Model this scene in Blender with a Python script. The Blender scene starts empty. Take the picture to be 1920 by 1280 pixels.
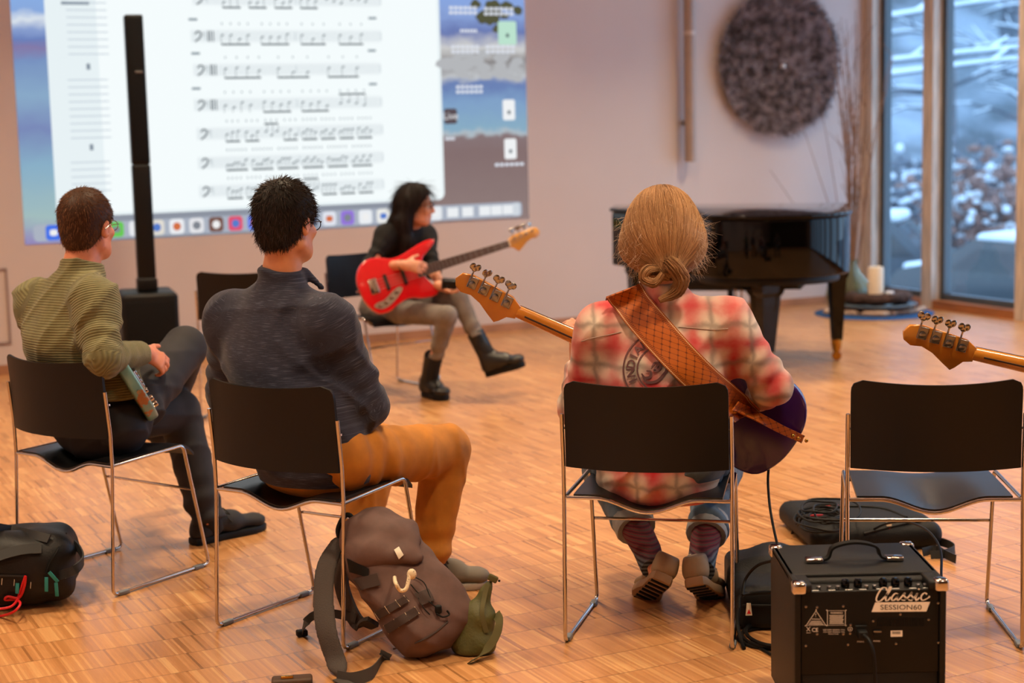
import bpy, bmesh, math, random
import numpy as np
from mathutils import Vector, Matrix
from mathutils.bvhtree import BVHTree

# ------------------------------------------------------------------ camera, world, lights
scene = bpy.context.scene
col = scene.collection
FPX, PITCH, ROLL, CAMH = 3125.0, math.radians(7.586), math.radians(1.3654), 1.5676
_F = np.array([0, math.cos(PITCH), -math.sin(PITCH)])
_R0 = np.array([1.0, 0, 0]); _U0 = np.array([0, math.sin(PITCH), math.cos(PITCH)])
_R = _R0*math.cos(ROLL) - _U0*math.sin(ROLL)
_U = _U0*math.cos(ROLL) + _R0*math.sin(ROLL)
_C = np.array([0, 0, CAMH])
cam_d = bpy.data.cameras.new('camera'); cam = bpy.data.objects.new('camera', cam_d); col.objects.link(cam)
cam_d.sensor_width = 36.0; cam_d.lens = FPX*36/1920
cam.matrix_world = Matrix(((_R[0], _U[0], -_F[0], 0), (_R[1], _U[1], -_F[1], 0), (_R[2], _U[2], -_F[2], CAMH), (0, 0, 0, 1)))
cam_d.dof.use_dof = True; cam_d.dof.focus_distance = 5.0; cam_d.dof.aperture_fstop = 2.6
cam_d.clip_end = 300
scene.camera = cam
scene.view_settings.view_transform = 'Standard'; scene.view_settings.look = 'None'
scene.view_settings.exposure = 0.42; scene.view_settings.gamma = 1.0
scene.view_settings.use_curve_mapping = False
scene.cycles.use_denoising = True
scene.cycles.max_bounces = 8; scene.cycles.diffuse_bounces = 4; scene.cycles.glossy_bounces = 4; scene.cycles.transparent_max_bounces = 12
scene.cycles.caustics_reflective = False; scene.cycles.caustics_refractive = False
scene.cycles.sample_clamp_indirect = 6.0

W = bpy.data.worlds.new('overcast_sky'); scene.world = W; W.use_nodes = True
WORLD_STRENGTH = 2.5
_bg = W.node_tree.nodes['Background']; _bg.inputs[0].default_value = (0.46, 0.69, 1.0, 1); _bg.inputs[1].default_value = WORLD_STRENGTH

LAMP_POWER = 30.0            # each ceiling lamp, watts
LAMP_COLOR = (1.0, 0.77, 0.50)
PROJECTION_EMIT = 0.72

# room frame: U runs along the projection wall to the right, N away from the room
A0 = math.atan2(0.5, 1.0)
UX, UY = math.cos(A0), math.sin(A0); NX, NY = -UY, UX
def room(t, n, z=0.0):           # t along the projection wall, n towards the camera (negative = beyond)
    return Vector((UX*t - NX*n, 12.4*1.0 + UY*t - NY*n, z))
CORNER_T = 3.36; LEFT_T = -7.2; BACK_N = 17.0; CEIL = 4.0

def at(px, py, Y):               # a point seen at this place at distance Y
    d = _F + _R*(px-960)/FPX + _U*(640-py)/FPX
    return _C + d*(Y/d[1])
def fl(px, py, z=0.0):
    d = _F + _R*(px-960)/FPX + _U*(640-py)/FPX
    return _C + d*((z-CAMH)/d[2])
def wallp(px, py):               # (t, z) on the projection wall
    d = _F + _R*(px-960)/FPX + _U*(640-py)/FPX
    n = np.array([NX, NY, 0]); P0 = np.array([0, 12.4, 0])
    P = _C + d*(((P0-_C)@n)/(d@n))
    return (P[0]*UX + (P[1]-12.4)*UY, P[2])

# ------------------------------------------------------------------ materials
def lin(c):
    if isinstance(c, str):
        c = tuple(int(c[i:i+2], 16)/255 for i in (0, 2, 4))
    return tuple((v/12.92 if v <= .04045 else ((v+.055)/1.055)**2.4) for v in c) + (1.0,)
def newmat(name):
    m = bpy.data.materials.new(name); m.use_nodes = True
    nt = m.node_tree
    return m, nt, nt.nodes['Principled BSDF']
def nd(nt, typ, **kw):
    n = nt.nodes.new(typ)
    for k, v in kw.items(): setattr(n, k, v)
    return n
def mat(name, c, rough=.5, metal=0., spec=.5, coat=0., var=0., vscale=8., bump=0., bscale=60., coords='Object', stretch=(1, 1, 1), c2=None, sheen=0.):
    m, nt, b = newmat(name)
    base = lin(c)
    b.inputs['Base Color'].default_value = base
    b.inputs['Roughness'].default_value = rough; b.inputs['Metallic'].default_value = metal
    b.inputs['Specular IOR Level'].default_value = spec; b.inputs['Coat Weight'].default_value = coat
    b.inputs['Coat Roughness'].default_value = .08
    if sheen: b.inputs['Sheen Weight'].default_value = sheen
    if var or bump or c2:
        tc = nd(nt, 'ShaderNodeTexCoord'); mp = nd(nt, 'ShaderNodeMapping'); mp.inputs['Scale'].default_value = stretch
        nt.links.new(tc.outputs[coords], mp.inputs[0])
    if var or c2:
        n = nd(nt, 'ShaderNodeTexNoise'); n.inputs['Scale'].default_value = vscale; n.inputs['Detail'].default_value = 5
        nt.links.new(mp.outputs[0], n.inputs['Vector'])
        r = nd(nt, 'ShaderNodeValToRGB')
        lo = tuple(v*(1-var) for v in base[:3])+(1,); hi = lin(c2) if c2 else tuple(min(1, v*(1+var)) for v in base[:3])+(1,)
        r.color_ramp.elements[0].color = base if c2 else lo; r.color_ramp.elements[1].color = hi
        r.color_ramp.elements[0].position = .36; r.color_ramp.elements[1].position = .64
        nt.links.new(n.outputs['Fac'], r.inputs[0]); nt.links.new(r.outputs[0], b.inputs['Base Color'])
    if bump:
        n2 = nd(nt, 'ShaderNodeTexNoise'); n2.inputs['Scale'].default_value = bscale; n2.inputs['Detail'].default_value = 3
        nt.links.new(mp.outputs[0], n2.inputs['Vector'])
        bp = nd(nt, 'ShaderNodeBump'); bp.inputs['Strength'].default_value = bump; bp.inputs['Distance'].default_value = .004
        nt.links.new(n2.outputs['Fac'], bp.inputs['Height']); nt.links.new(bp.outputs[0], b.inputs['Normal'])
    return m
def emit(name, c, s=1.0, ramp=None):
    m = bpy.data.materials.new(name); m.use_nodes = True; nt = m.node_tree; nt.nodes.clear()
    o = nd(nt, 'ShaderNodeOutputMaterial'); e = nd(nt, 'ShaderNodeEmission')
    e.inputs[0].default_value = lin(c); e.inputs[1].default_value = s
    nt.links.new(e.outputs[0], o.inputs[0])
    return m, nt, e

# ------------------------------------------------------------------ mesh helpers
def V(*a): return np.array(a if len(a) > 1 else a[0], float)
def unit(v): v = np.asarray(v, float); return v/max(np.linalg.norm(v), 1e-9)
def cr(points, n=8, closed=False):         # Catmull-Rom through points
    P = [np.asarray(p, float) for p in points]; m = len(P); out = []
    rng = range(m) if closed else range(m-1)
    for i in rng:
        p0 = P[(i-1) % m] if closed or i > 0 else 2*P[0]-P[1]
        p1 = P[i]; p2 = P[(i+1) % m]
        p3 = P[(i+2) % m] if closed or i+2 < m else 2*P[-1]-P[-2]
        for k in range(n):
            t = k/n
            out.append(.5*((2*p1)+(-p0+p2)*t+(2*p0-5*p1+4*p2-p3)*t*t+(-p0+3*p1-3*p2+p3)*t**3))
    if not closed: out.append(P[-1])
    return out
def fillet(points, r, n=5):                # polyline with rounded corners
    P = [np.asarray(p, float) for p in points]; out = [P[0]]
    for i in range(1, len(P)-1):
        a, b, c = P[i-1], P[i], P[i+1]
        u, v = unit(a-b), unit(c-b); d = min(r, np.linalg.norm(a-b)*.45, np.linalg.norm(c-b)*.45)
        p, q = b+u*d, b+v*d
        for k in range(n+1):
            t = k/n; out.append((1-t)**2*p + 2*t*(1-t)*b + t*t*q)
    out.append(P[-1]); return out
class MB:
    def __init__(s): s.v = []; s.f = []
    def add(s, vs, fs):
        o = len(s.v); s.v += [tuple(map(float, v)) for v in vs]; s.f += [tuple(i+o for i in f) for f in fs]; return s
    def box(s, c, size, R=None):
        c = V(c); h = V(size)/2; vs = []
        for x in (-1, 1):
            for y in (-1, 1):
                for z in (-1, 1):
                    p = h*V(x, y, z); vs.append(c + (R@p if R is not None else p))
        return s.add(vs, [(0, 1, 3, 2), (4, 6, 7, 5), (0, 4, 5, 1), (2, 3, 7, 6), (0, 2, 6, 4), (1, 5, 7, 3)])
    def rbox(s, c, size, r, R=None, n=3):   # rounded box
        bm = bmesh.new(); bmesh.ops.create_cube(bm, size=1.0)
        for v in bm.verts: v.co = Vector((v.co.x*size[0], v.co.y*size[1], v.co.z*size[2]))
        bmesh.ops.bevel(bm, geom=list(bm.edges), offset=min(r, min(size)*.49), segments=n, profile=.5, affect='EDGES')
        vs = [V(*v.co) for v in bm.verts]; bm.verts.index_update()
        fs = [tuple(v.index for v in f.verts) for f in bm.faces]; bm.free()
        return s.add([V(c)+(R@p if R is not None else p) for p in vs], fs)
    def tube(s, path, r, n=8, closed=False, cap=True, squash=None):
        P = [np.asarray(p, float) for p in path]; m = len(P); rr = r if hasattr(r, '__len__') else [r]*m
        T = []
        for i in range(m):
            a = P[(i-1) % m] if closed or i > 0 else P[0]; b = P[(i+1) % m] if closed or i < m-1 else P[-1]
            T.append(unit(b-a))
        up = V(0, 0, 1) if abs(T[0][2]) < .9 else V(1, 0, 0)
        nrm = unit(np.cross(np.cross(T[0], up), T[0])); vs = []
        for i in range(m):
            nrm = unit(nrm - T[i]*(nrm@T[i])); bi = np.cross(T[i], nrm)
            for k in range(n):
                a = 2*math.pi*k/n
                vs.append(P[i] + rr[i]*(math.cos(a)*nrm*(squash or 1) + math.sin(a)*bi))
        fs = []
        for i in range(m if closed else m-1):
            j = (i+1) % m
            for k in range(n):
                l = (k+1) % n; fs.append((i*n+k, i*n+l, j*n+l, j*n+k))
        if cap and not closed: fs += [tuple(range(n))[::-1], tuple((m-1)*n+k for k in range(n))]
        return s.add(vs, fs)
    def lathe(s, prof, c=(0, 0, 0), n=20, R=None):   # prof: (radius, z)
        c = V(c); vs = []; fs = []
        for r, z in prof:
            for k in range(n):
                a = 2*math.pi*k/n; p = V(max(r, 1e-4)*math.cos(a), max(r, 1e-4)*math.sin(a), z); vs.append(c+(R@p if R is not None else p))
        for i in range(len(prof)-1):
            for k in range(n):
                l = (k+1) % n; fs.append((i*n+k, i*n+l, (i+1)*n+l, (i+1)*n+k))
        fs += [tuple(range(n))[::-1], tuple((len(prof)-1)*n+k for k in range(n))]
        return s.add(vs, fs)
    def ell(s, c, r, R=None, n=12, m=8):
        prof = [(math.sin(math.pi*i/m), -math.cos(math.pi*i/m)) for i in range(m+1)]
        vs = []; fs = []; c = V(c)
        for a, z in prof:
            for k in range(n):
                t = 2*math.pi*k/n; p = V(max(a, 1e-3)*math.cos(t)*r[0], max(a, 1e-3)*math.sin(t)*r[1], z*r[2]); vs.append(c+(R@p if R is not None else p))
        for i in range(m):
            for k in range(n):
                l = (k+1) % n; fs.append((i*n+k, i*n+l, (i+1)*n+l, (i+1)*n+k))
        return s.add(vs, fs)
    def prism(s, poly, z0, z1, M=None, edge=0.0, steps=2):    # extruded outline (CCW in x,y), optionally with rounded edges
        n = len(poly); P = [V(p[0], p[1]) for p in poly]; rings = []
        cen = sum(P)/n
        if edge > 0:
            nr = []
            for i in range(n):
                t = unit(P[(i+1) % n]-P[i-1]); nr.append(V(t[1], -t[0]))
            for k in range(steps+1):
                a = math.pi/2*k/steps; rings.append(([P[i]-nr[i]*edge*(1-math.sin(a)) for i in range(n)], z0+edge*(1-math.cos(a))))
            for k in range(steps+1):
                a = math.pi/2*(1-k/steps); rings.append(([P[i]-nr[i]*edge*(1-math.sin(a)) for i in range(n)], z1-edge*(1-math.cos(a))))
        else: rings = [(P, z0), (P, z1)]
        vs = []; fs = []
        for pts, z in rings:
            for p in pts:
                q = V(p[0], p[1], z); vs.append(M(q) if M else q)
        for i in range(len(rings)-1):
            for k in range(n):
                l = (k+1) % n; fs.append((i*n+k, i*n+l, (i+1)*n+l, (i+1)*n+k))
        fs += [tuple(range(n))[::-1], tuple((len(rings)-1)*n+k for k in range(n))]
        return s.add(vs, fs)
    def ribbon(s, path, wdir, width, thick):     # flat strap with thickness; wdir: vector or list of vectors across it
        P = [np.asarray(p, float) for p in path]; m = len(P); vs = []; fs = []
        for i in range(m):
            t = unit(P[min(i+1, m-1)]-P[max(i-1, 0)]); w = wdir[i] if isinstance(wdir, list) else wdir
            w = unit(np.asarray(w, float)-t*(t@np.asarray(w, float))); nn = np.cross(t, w)
            ww = width[i] if hasattr(width, '__len__') else width
            for a, b in ((-1, -1), (1, -1), (1, 1), (-1, 1)): vs.append(P[i]+w*a*ww/2+nn*b*thick/2)
        for i in range(m-1):
            for k in range(4):
                l = (k+1) % 4; fs.append((i*4+k, i*4+l, i*4+4+l, i*4+4+k))
        fs += [(3, 2, 1, 0), tuple((m-1)*4+k for k in range(4))]
        return s.add(vs, fs)
    def sheet(s, fn, nu, nv, thick=None):        # fn(u,v)->(point, normal); closed slab when thick
        vs = []; fs = []
        for i in range(nu+1):
            for j in range(nv+1):
                p, nn = fn(i/nu, j/nv); p = V(p); nn = V(nn)
                vs.append(p); vs.append(p - nn*(thick or 0))
        w = nv+1; q = lambda i, j, b: (i*w+j)*2+b
        for i in range(nu):
            for j in range(nv):
                fs.append((q(i, j, 0), q(i+1, j, 0), q(i+1, j+1, 0), q(i, j+1, 0)))
                if thick: fs.append((q(i, j, 1), q(i, j+1, 1), q(i+1, j+1, 1), q(i+1, j, 1)))
        if thick:
            for i in range(nu):
                fs.append((q(i, 0, 0), q(i, 0, 1), q(i+1, 0, 1), q(i+1, 0, 0))); fs.append((q(i, nv, 0), q(i+1, nv, 0), q(i+1, nv, 1), q(i, nv, 1)))
            for j in range(nv):
                fs.append((q(0, j, 0), q(0, j+1, 0), q(0, j+1, 1), q(0, j, 1))); fs.append((q(nu, j, 0), q(nu, j, 1), q(nu, j+1, 1), q(nu, j+1, 0)))
        return s.add(vs, fs)
    def build(s, name, m, parent=None, smooth=True, origin=None, angle=40):
        me = bpy.data.meshes.new(name); vs = s.v
        if origin is not None: vs = [tuple(V(v)-V(origin)) for v in vs]
        me.from_pydata(vs, [], s.f); me.materials.append(m)
        if smooth:
            me.polygons.foreach_set('use_smooth', [True]*len(me.polygons))
            try: me.set_sharp_from_angle(angle=math.radians(angle))
            except Exception: pass
        bm = bmesh.new(); bm.from_mesh(me); bmesh.ops.recalc_face_normals(bm, faces=bm.faces); bm.to_mesh(me); bm.free()
        o = bpy.data.objects.new(name, me); col.objects.link(o)
        if parent is not None: o.parent = parent
        return o
def arr_obj(name, vs, fs, m, parent=None, origin=None, smooth=True):
    me = bpy.data.meshes.new(name); vs = np.asarray(vs, np.float32)
    if origin is not None: vs = vs-np.asarray(origin, np.float32)
    fs = np.asarray(fs, np.int32); nf, k = fs.shape
    me.vertices.add(len(vs)); me.vertices.foreach_set('co', vs.ravel())
    me.loops.add(nf*k); me.loops.foreach_set('vertex_index', fs.ravel())
    me.polygons.add(nf); me.polygons.foreach_set('loop_start', np.arange(0, nf*k, k, dtype=np.int32))
    me.polygons.foreach_set('loop_total', np.full(nf, k, np.int32))
    me.update(calc_edges=True); me.validate()
    if smooth: me.polygons.foreach_set('use_smooth', [True]*nf)
    me.materials.append(m)
    o = bpy.data.objects.new(name, me); col.objects.link(o)
    if parent is not None: o.parent = parent
    return o
def tag(o, label=None, cat=None, group=None, kind=None):
    if label: o['label'] = label
    if cat: o['category'] = cat
    if group: o['group'] = group
    if kind: o['kind'] = kind
    return o
def empty(name, loc, label=None, cat=None, group=None, rz=0.0):
    o = bpy.data.objects.new(name, None); o.location = Vector([float(c) for c in loc]); o.rotation_euler = (0, 0, rz); o.empty_display_size = .1
    col.objects.link(o); return tag(o, label, cat, group)
def copy_tree(o, parent=None):
    c = o.copy(); col.objects.link(c)
    if parent is not None: c.parent = parent
    for ch in list(o.children): copy_tree(ch, c)
    return c
def text_geo(s, size=1.0, shear=0.0, bold=0.0, align='LEFT'):
    cu = bpy.data.curves.new('lettering', 'FONT'); cu.body = s; cu.size = size; cu.shear = shear; cu.offset = bold; cu.align_x = align; cu.resolution_u = 3
    ob = bpy.data.objects.new('lettering', cu); col.objects.link(ob)
    dg = bpy.context.evaluated_depsgraph_get(); me = ob.evaluated_get(dg).to_mesh()
    vs = [V(*v.co) for v in me.vertices]; fs = [tuple(p.vertices) for p in me.polygons]
    ob.evaluated_get(dg).to_mesh_clear(); bpy.data.objects.remove(ob); bpy.data.curves.remove(cu)
    return vs, fs
def rotm(yaw=0, pitch=0, roll=0):   # local +y forward, yaw about z (ccw), pitch up, roll
    return np.array((Matrix.Rotation(yaw, 3, 'Z') @ Matrix.Rotation(pitch, 3, 'X') @ Matrix.Rotation(roll, 3, 'Y')))
# ------------------------------------------------------------------ soft shapes: distance fields turned into one smooth skin
class SDF:
    def __init__(s, lo, hi, h):
        s.lo = np.asarray(lo, np.float32); s.h = h
        s.n = np.ceil((np.asarray(hi)-np.asarray(lo))/h).astype(int)+1
        s.f = np.full(s.n, 0.3, np.float32); s.prims = []
    def _sub(s, lo, hi):
        a = np.clip(np.floor((lo-s.lo)/s.h).astype(int), 0, s.n); b = np.clip(np.ceil((hi-s.lo)/s.h).astype(int)+1, 0, s.n)
        if np.any(b <= a): return None, None
        g = [(s.lo[i]+s.h*np.arange(a[i], b[i])).astype(np.float32) for i in range(3)]
        X = np.stack(np.meshgrid(*g, indexing='ij'), -1)
        return tuple(slice(a[i], b[i]) for i in range(3)), X
    def _mix(s, sl, d, k, op):
        f = s.f[sl]
        if op == 'add':
            hh = np.maximum(k-np.abs(f-d), 0)/max(k, 1e-6); s.f[sl] = np.minimum(f, d)-hh*hh*k*.25
        else:
            d = -d; hh = np.maximum(k-np.abs(f-d), 0)/max(k, 1e-6); s.f[sl] = np.maximum(f, d)+hh*hh*k*.25
    def cone(s, a, b, ra, rb, k=.02, op='add', fold=None, pid=None):
        a = np.asarray(a, np.float32); b = np.asarray(b, np.float32); m = max(ra, rb)+k+.05
        sl, X = s._sub(np.minimum(a, b)-m, np.maximum(a, b)+m)
        if sl is None: return
        def dist(X):
            ab = b-a; L2 = float(ab@ab)+1e-9; q = X-a; t = np.clip((q@ab)/L2, 0, 1)
            v = q-t[..., None]*ab; r = ra+(rb-ra)*t
            if fold:
                amp, freq, tw, t0, t1 = fold
                ax = unit(ab); e1 = unit(np.cross(ax, V(.3, .5, .8))); e2 = np.cross(ax, e1)
                th = np.arctan2(v@e2.astype(np.float32), v@e1.astype(np.float32)); L = math.sqrt(L2)
                w = np.exp(-((t-t0)/t1)**2)
                r = r + amp*w*(np.sin(freq*t*L+tw*np.sin(th+1.3))+.6*np.sin(freq*.57*t*L-1.7*tw*np.sin(th*1.0+.2)+1))
            return np.sqrt((v*v).sum(-1))-r
        s._mix(sl, dist(X), k, op)
        if pid: s.prims.append((pid, dist, a, b))
    def chain(s, pts, rad, k=.02, **kw):
        for i in range(len(pts)-1): s.cone(pts[i], pts[i+1], rad[i], rad[i+1], k, **kw)
    def ecap(s, a, b, ra, rb, Wd, Dd, k=.03, op='add', pid=None, wr=None):   # elliptic tapered capsule; ra,rb = (half width, half depth)
        a = np.asarray(a, np.float32); b = np.asarray(b, np.float32); m = max(*ra, *rb)+k+.05
        sl, X = s._sub(np.minimum(a, b)-m, np.maximum(a, b)+m)
        if sl is None: return
        Wd = unit(Wd).astype(np.float32); Dd = unit(Dd).astype(np.float32); Ad = np.cross(Wd, Dd)
        def dist(X):
            ab = b-a; L2 = float(ab@ab)+1e-9; q = X-a; t = np.clip((q@ab)/L2, 0, 1); v = q-t[..., None]*ab
            hw = ra[0]+(rb[0]-ra[0])*t; hd = ra[1]+(rb[1]-ra[1])*t; mn = np.minimum(hw, hd)
            w = v@Wd; d = v@Dd; c = v@Ad
            out = (np.sqrt((w/hw)**2+(d/hd)**2+(c/mn)**2)-1)*mn
            if wr:
                for amp, fx, fz, ph in wr: out = out+amp*np.sin(w*fx+ (X[..., 2])*fz+ph)*np.sin(X[..., 2]*fz*.37+w*fx*.6+ph*1.7)
            return out
        s._mix(sl, dist(X), k, op)
        if pid: s.prims.append((pid, dist, a, b))
    def ell(s, c, r, R=None, k=.02, op='add'):
        c = np.asarray(c, np.float32); m = max(r)+k+.03
        sl, X = s._sub(c-m, c+m)
        if sl is None: return
        q = X-c
        if R is not None: q = q@np.asarray(R, np.float32)
        s._mix(sl, (np.sqrt((q[..., 0]/r[0])**2+(q[..., 1]/r[1])**2+(q[..., 2]/r[2])**2)-1)*min(r), k, op)
    def rbox(s, c, half, r, R=None, k=.01, op='add'):
        c = np.asarray(c, np.float32); m = float(np.linalg.norm(half))+k+.03
        sl, X = s._sub(c-m, c+m)
        if sl is None: return
        q = X-c
        if R is not None: q = q@np.asarray(R, np.float32)
        q = np.abs(q)-(np.asarray(half, np.float32)-r)
        d = np.sqrt((np.maximum(q, 0)**2).sum(-1))+np.minimum(q.max(-1), 0)-r
        s._mix(sl, d, k, op)
    def clip(s, p, n, rad=None, k=.004):        # remove everything on the n side of the plane (within rad of p)
        p = np.asarray(p, np.float32); n = unit(n).astype(np.float32)
        if rad: sl, X = s._sub(p-rad, p+rad)
        else: sl, X = s._sub(s.lo, s.lo+s.h*s.n)
        if sl is None: return
        d = (X-p)@n
        if rad: d = np.where(((X-p)**2).sum(-1) < rad*rad, d, -1)
        f = s.f[sl]; hh = np.maximum(k-np.abs(f-d), 0)/k; s.f[sl] = np.maximum(f, d)+hh*hh*k*.25
    def warp(s, fn):
        sl, X = s._sub(s.lo, s.lo+s.h*(s.n-1)); s.f += fn(X)[:s.n[0], :s.n[1], :s.n[2]].astype(np.float32)
    def mesh(s, smooth=1):
        f = s.f; f[0] = f[-1] = 1; f[:, 0] = f[:, -1] = 1; f[:, :, 0] = f[:, :, -1] = 1
        ins = f < 0; n = np.array(f.shape)
        c = ins[:-1, :-1, :-1].astype(np.int8)
        tot = sum(ins[i:n[0]-1+i, j:n[1]-1+j, k:n[2]-1+k].astype(np.int8) for i in (0, 1) for j in (0, 1) for k in (0, 1))
        act = np.argwhere((tot > 0) & (tot < 8)); idx = np.full(n-1, -1, np.int32); idx[tuple(act.T)] = np.arange(len(act))
        acc = np.zeros((len(act), 3)); cnt = np.zeros(len(act))
        cor = [(i, j, k) for i in (0, 1) for j in (0, 1) for k in (0, 1)]
        val = {q: f[act[:, 0]+q[0], act[:, 1]+q[1], act[:, 2]+q[2]] for q in cor}
        for a in cor:
            for d in range(3):
                if a[d]: continue
                b = list(a); b[d] = 1; b = tuple(b); va, vb = val[a], val[b]; mk = (va < 0) != (vb < 0)
                t = np.where(mk, va/np.where(mk, va-vb, 1), 0)
                P = np.tile(np.array(a, float), (len(act), 1)); P[:, d] = t; acc += P*mk[:, None]; cnt += mk
        vs = (act+acc/cnt[:, None])*s.h+s.lo
        F = []
        for d in range(3):
            u, v = [(1, 2), (2, 0), (0, 1)][d]
            A = [slice(None)]*3; B = [slice(None)]*3; A[d] = slice(0, -1); B[d] = slice(1, None)
            ch = ins[tuple(A)] != ins[tuple(B)]; e = np.argwhere(ch); e = e[(e[:, u] > 0) & (e[:, v] > 0)]
            e = e[(e[:, u] < n[u]-1) & (e[:, v] < n[v]-1)]
            def cell(du, dv):
                q = e.copy(); q[:, u] -= du; q[:, v] -= dv; return idx[tuple(q.T)]
            q = np.stack([cell(1, 1), cell(0, 1), cell(0, 0), cell(1, 0)], 1)
            fl_ = ~ins[tuple(e.T)]; q[fl_] = q[fl_][:, ::-1]; F.append(q)
        F = np.concatenate(F); F = F[(F >= 0).all(1)]
        for _ in range(smooth):
            nb = np.zeros_like(vs); c2 = np.zeros(len(vs))
            for i in range(4):
                j = (i+1) % 4; np.add.at(nb, F[:, i], vs[F[:, j]]); np.add.at(nb, F[:, j], vs[F[:, i]]); np.add.at(c2, F[:, i], 1); np.add.at(c2, F[:, j], 1)
            vs = vs*.5+.5*nb/np.maximum(c2, 1)[:, None]
        return vs, F
    def sampler(s):
        f = np.clip(s.f, -.1, .1); G = np.stack(np.gradient(f, s.h), -1)
        def fn(P):
            i = np.clip(np.rint((P-s.lo)/s.h).astype(int), 0, s.n-1); i = tuple(i.T); g = G[i]; g = g/np.maximum(np.linalg.norm(g, axis=1), 1e-6)[:, None]
            return f[i]+((P-(s.lo+s.h*np.stack(i, 1)))*g).sum(1), g
        return fn
    def patcoord(s, vs):      # per-vertex pattern coordinates: along the limb, around it
        out = np.zeros((len(vs), 3), np.float64); ws = np.zeros(len(vs)); ds = [dist(vs.astype(np.float32)) for _, dist, _, _ in s.prims]; mn = np.min(ds, 0)
        for (pid, dist, a, b), d in zip(s.prims, ds):
            w = np.exp(-(d-mn)/.0015); w[w < .02] = 0; out += pid[1](vs)*w[:, None]; ws += w
        return (out/ws[:, None]).astype(np.float32)
def vnormals(vs, F):
    n = np.cross(vs[F[:, 2]]-vs[F[:, 0]], vs[F[:, 3]]-vs[F[:, 1]]); o = np.zeros_like(vs)
    for i in range(4): np.add.at(o, F[:, i], n)
    return o/np.maximum(np.linalg.norm(o, axis=1), 1e-9)[:, None]
def limb_coord(a, b, off=0.0):
    a = V(a); b = V(b); ax = unit(b-a); e1 = V(.15, -1, .1); e1 = unit(e1-ax*(e1@ax)); e2 = np.cross(ax, e1)
    def fn(vs):
        q = vs-a; v = q@e1; w = q@e2; return np.stack([np.arctan2(w, v)*.055, np.zeros(len(vs)), (q@ax)+off], 1)
    return ('limb', fn)
def torso_coord(c, Wd):
    c = V(c); Wd = unit(Wd)
    def fn(vs): return np.stack([(vs-c)@Wd, np.zeros(len(vs)), vs[:, 2]-c[2]], 1)
    return ('torso', fn)

def add_hand(S, Wp, d, n, th, curl=.5, sc=1.0, spread=.0, thumb=(.75, .6, .35), thumb2=None):
    Wp = V(Wp); d = unit(d); n = unit(V(n)-d*(V(n)@d)); th = unit(V(th)-d*(V(th)@d)-n*(V(th)@n))
    curls = curl if hasattr(curl, '__len__') else [curl]*4
    S.cone(Wp-d*.03*sc, Wp+d*.02*sc, .026*sc, .027*sc, .015)
    S.ecap(Wp+d*.02*sc, Wp+d*.078*sc, (.028*sc, .016*sc), (.039*sc, .0135*sc), th, n, .012)
    S.ell(Wp+d*.04*sc+th*.024*sc+n*.008*sc, (.018*sc, .018*sc, .018*sc), None, .015)
    for i, (off, L) in enumerate(((.030, .076), (.0105, .085), (-.010, .079), (-.029, .062))):
        p = Wp+d*(.082-.004*abs(i-1.3))*sc+th*off*sc; ang = 0.0; dd = d+th*(1.2-i)*spread; r = .0092*sc
        for j, fr in enumerate((.46, .30, .24)):
            ang += curls[i]*(.75, 1.15, .75)[j]
            v = unit(dd)*math.cos(ang)+n*math.sin(ang); q = p+v*L*fr*sc
            S.cone(p, q, r, r*.92, .004); p = q; r *= .92
    t0 = Wp+d*.022*sc+th*.026*sc; tv = unit(th*thumb[0]+d*thumb[1]+n*thumb[2]); t1 = t0+tv*.042*sc
    tv2 = unit(th*thumb2[0]+d*thumb2[1]+n*thumb2[2]) if thumb2 else unit(tv+d*.5)
    S.cone(t0, t1, .0125*sc, .0105*sc, .008); S.cone(t1, t1+tv2*.032*sc, .0105*sc, .0088*sc, .004)

def add_head(S, c, R, sc=1.0, female=False):
    c = V(c); P = lambda x, y, z: c+R@(V(x, y, z)*sc)
    S.ell(P(0, -.012, .035), (.076*sc, .096*sc, .088*sc), R, .02)
    S.ell(P(0, .030, -.035), (.063*sc, .066*sc, .078*sc), R, .03)
    S.ell(P(0, .052, -.085), ((.034 if female else .041)*sc, .036*sc, .028*sc), R, .03)
    for sx in (-1, 1):
        S.cone(P(sx*.055, .0, -.07), P(sx*.025, .065, -.095), .018*sc, .018*sc, .025)      # jaw
        S.ell(P(sx*.042, .070, -.025), (.02*sc, .018*sc, .016*sc), R, .02)                # cheek
        S.cone(P(sx*.012, .088, .018), P(sx*.05, .070, .018), .009*sc, .008*sc, .012)     # brow
        S.ell(P(sx*.033, .096, .001), (.016*sc, .016*sc, .011*sc), R, .012, 'sub')        # eye socket
        Re = R@rotm(sx*-.35, -.15, 0)
        S.ell(P(sx*.080, -.006, -.012), (.010*sc, .021*sc, .034*sc), Re, .006)            # ear
        S.ell(P(sx*.089, .002, -.010), (.006*sc, .010*sc, .018*sc), Re, .004, 'sub')
    S.cone(P(0, .090, .012), P(0, .110, -.028), .008*sc, .0125*sc, .012)
    for sx in (-1, 1): S.ell(P(sx*.012, .100, -.033), (.009*sc, .010*sc, .008*sc), R, .006)
    S.cone(P(-.018, .088, -.056), P(.018, .088, -.056), .007*sc, .007*sc, .006)
    S.cone(P(-.016, .088, -.068), P(.016, .088, -.068), .008*sc, .008*sc, .005)
    S.rbox(P(0, .100, -.0620), (.021*sc, .008*sc, .0012*sc), .001, R, .003, 'sub')
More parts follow.
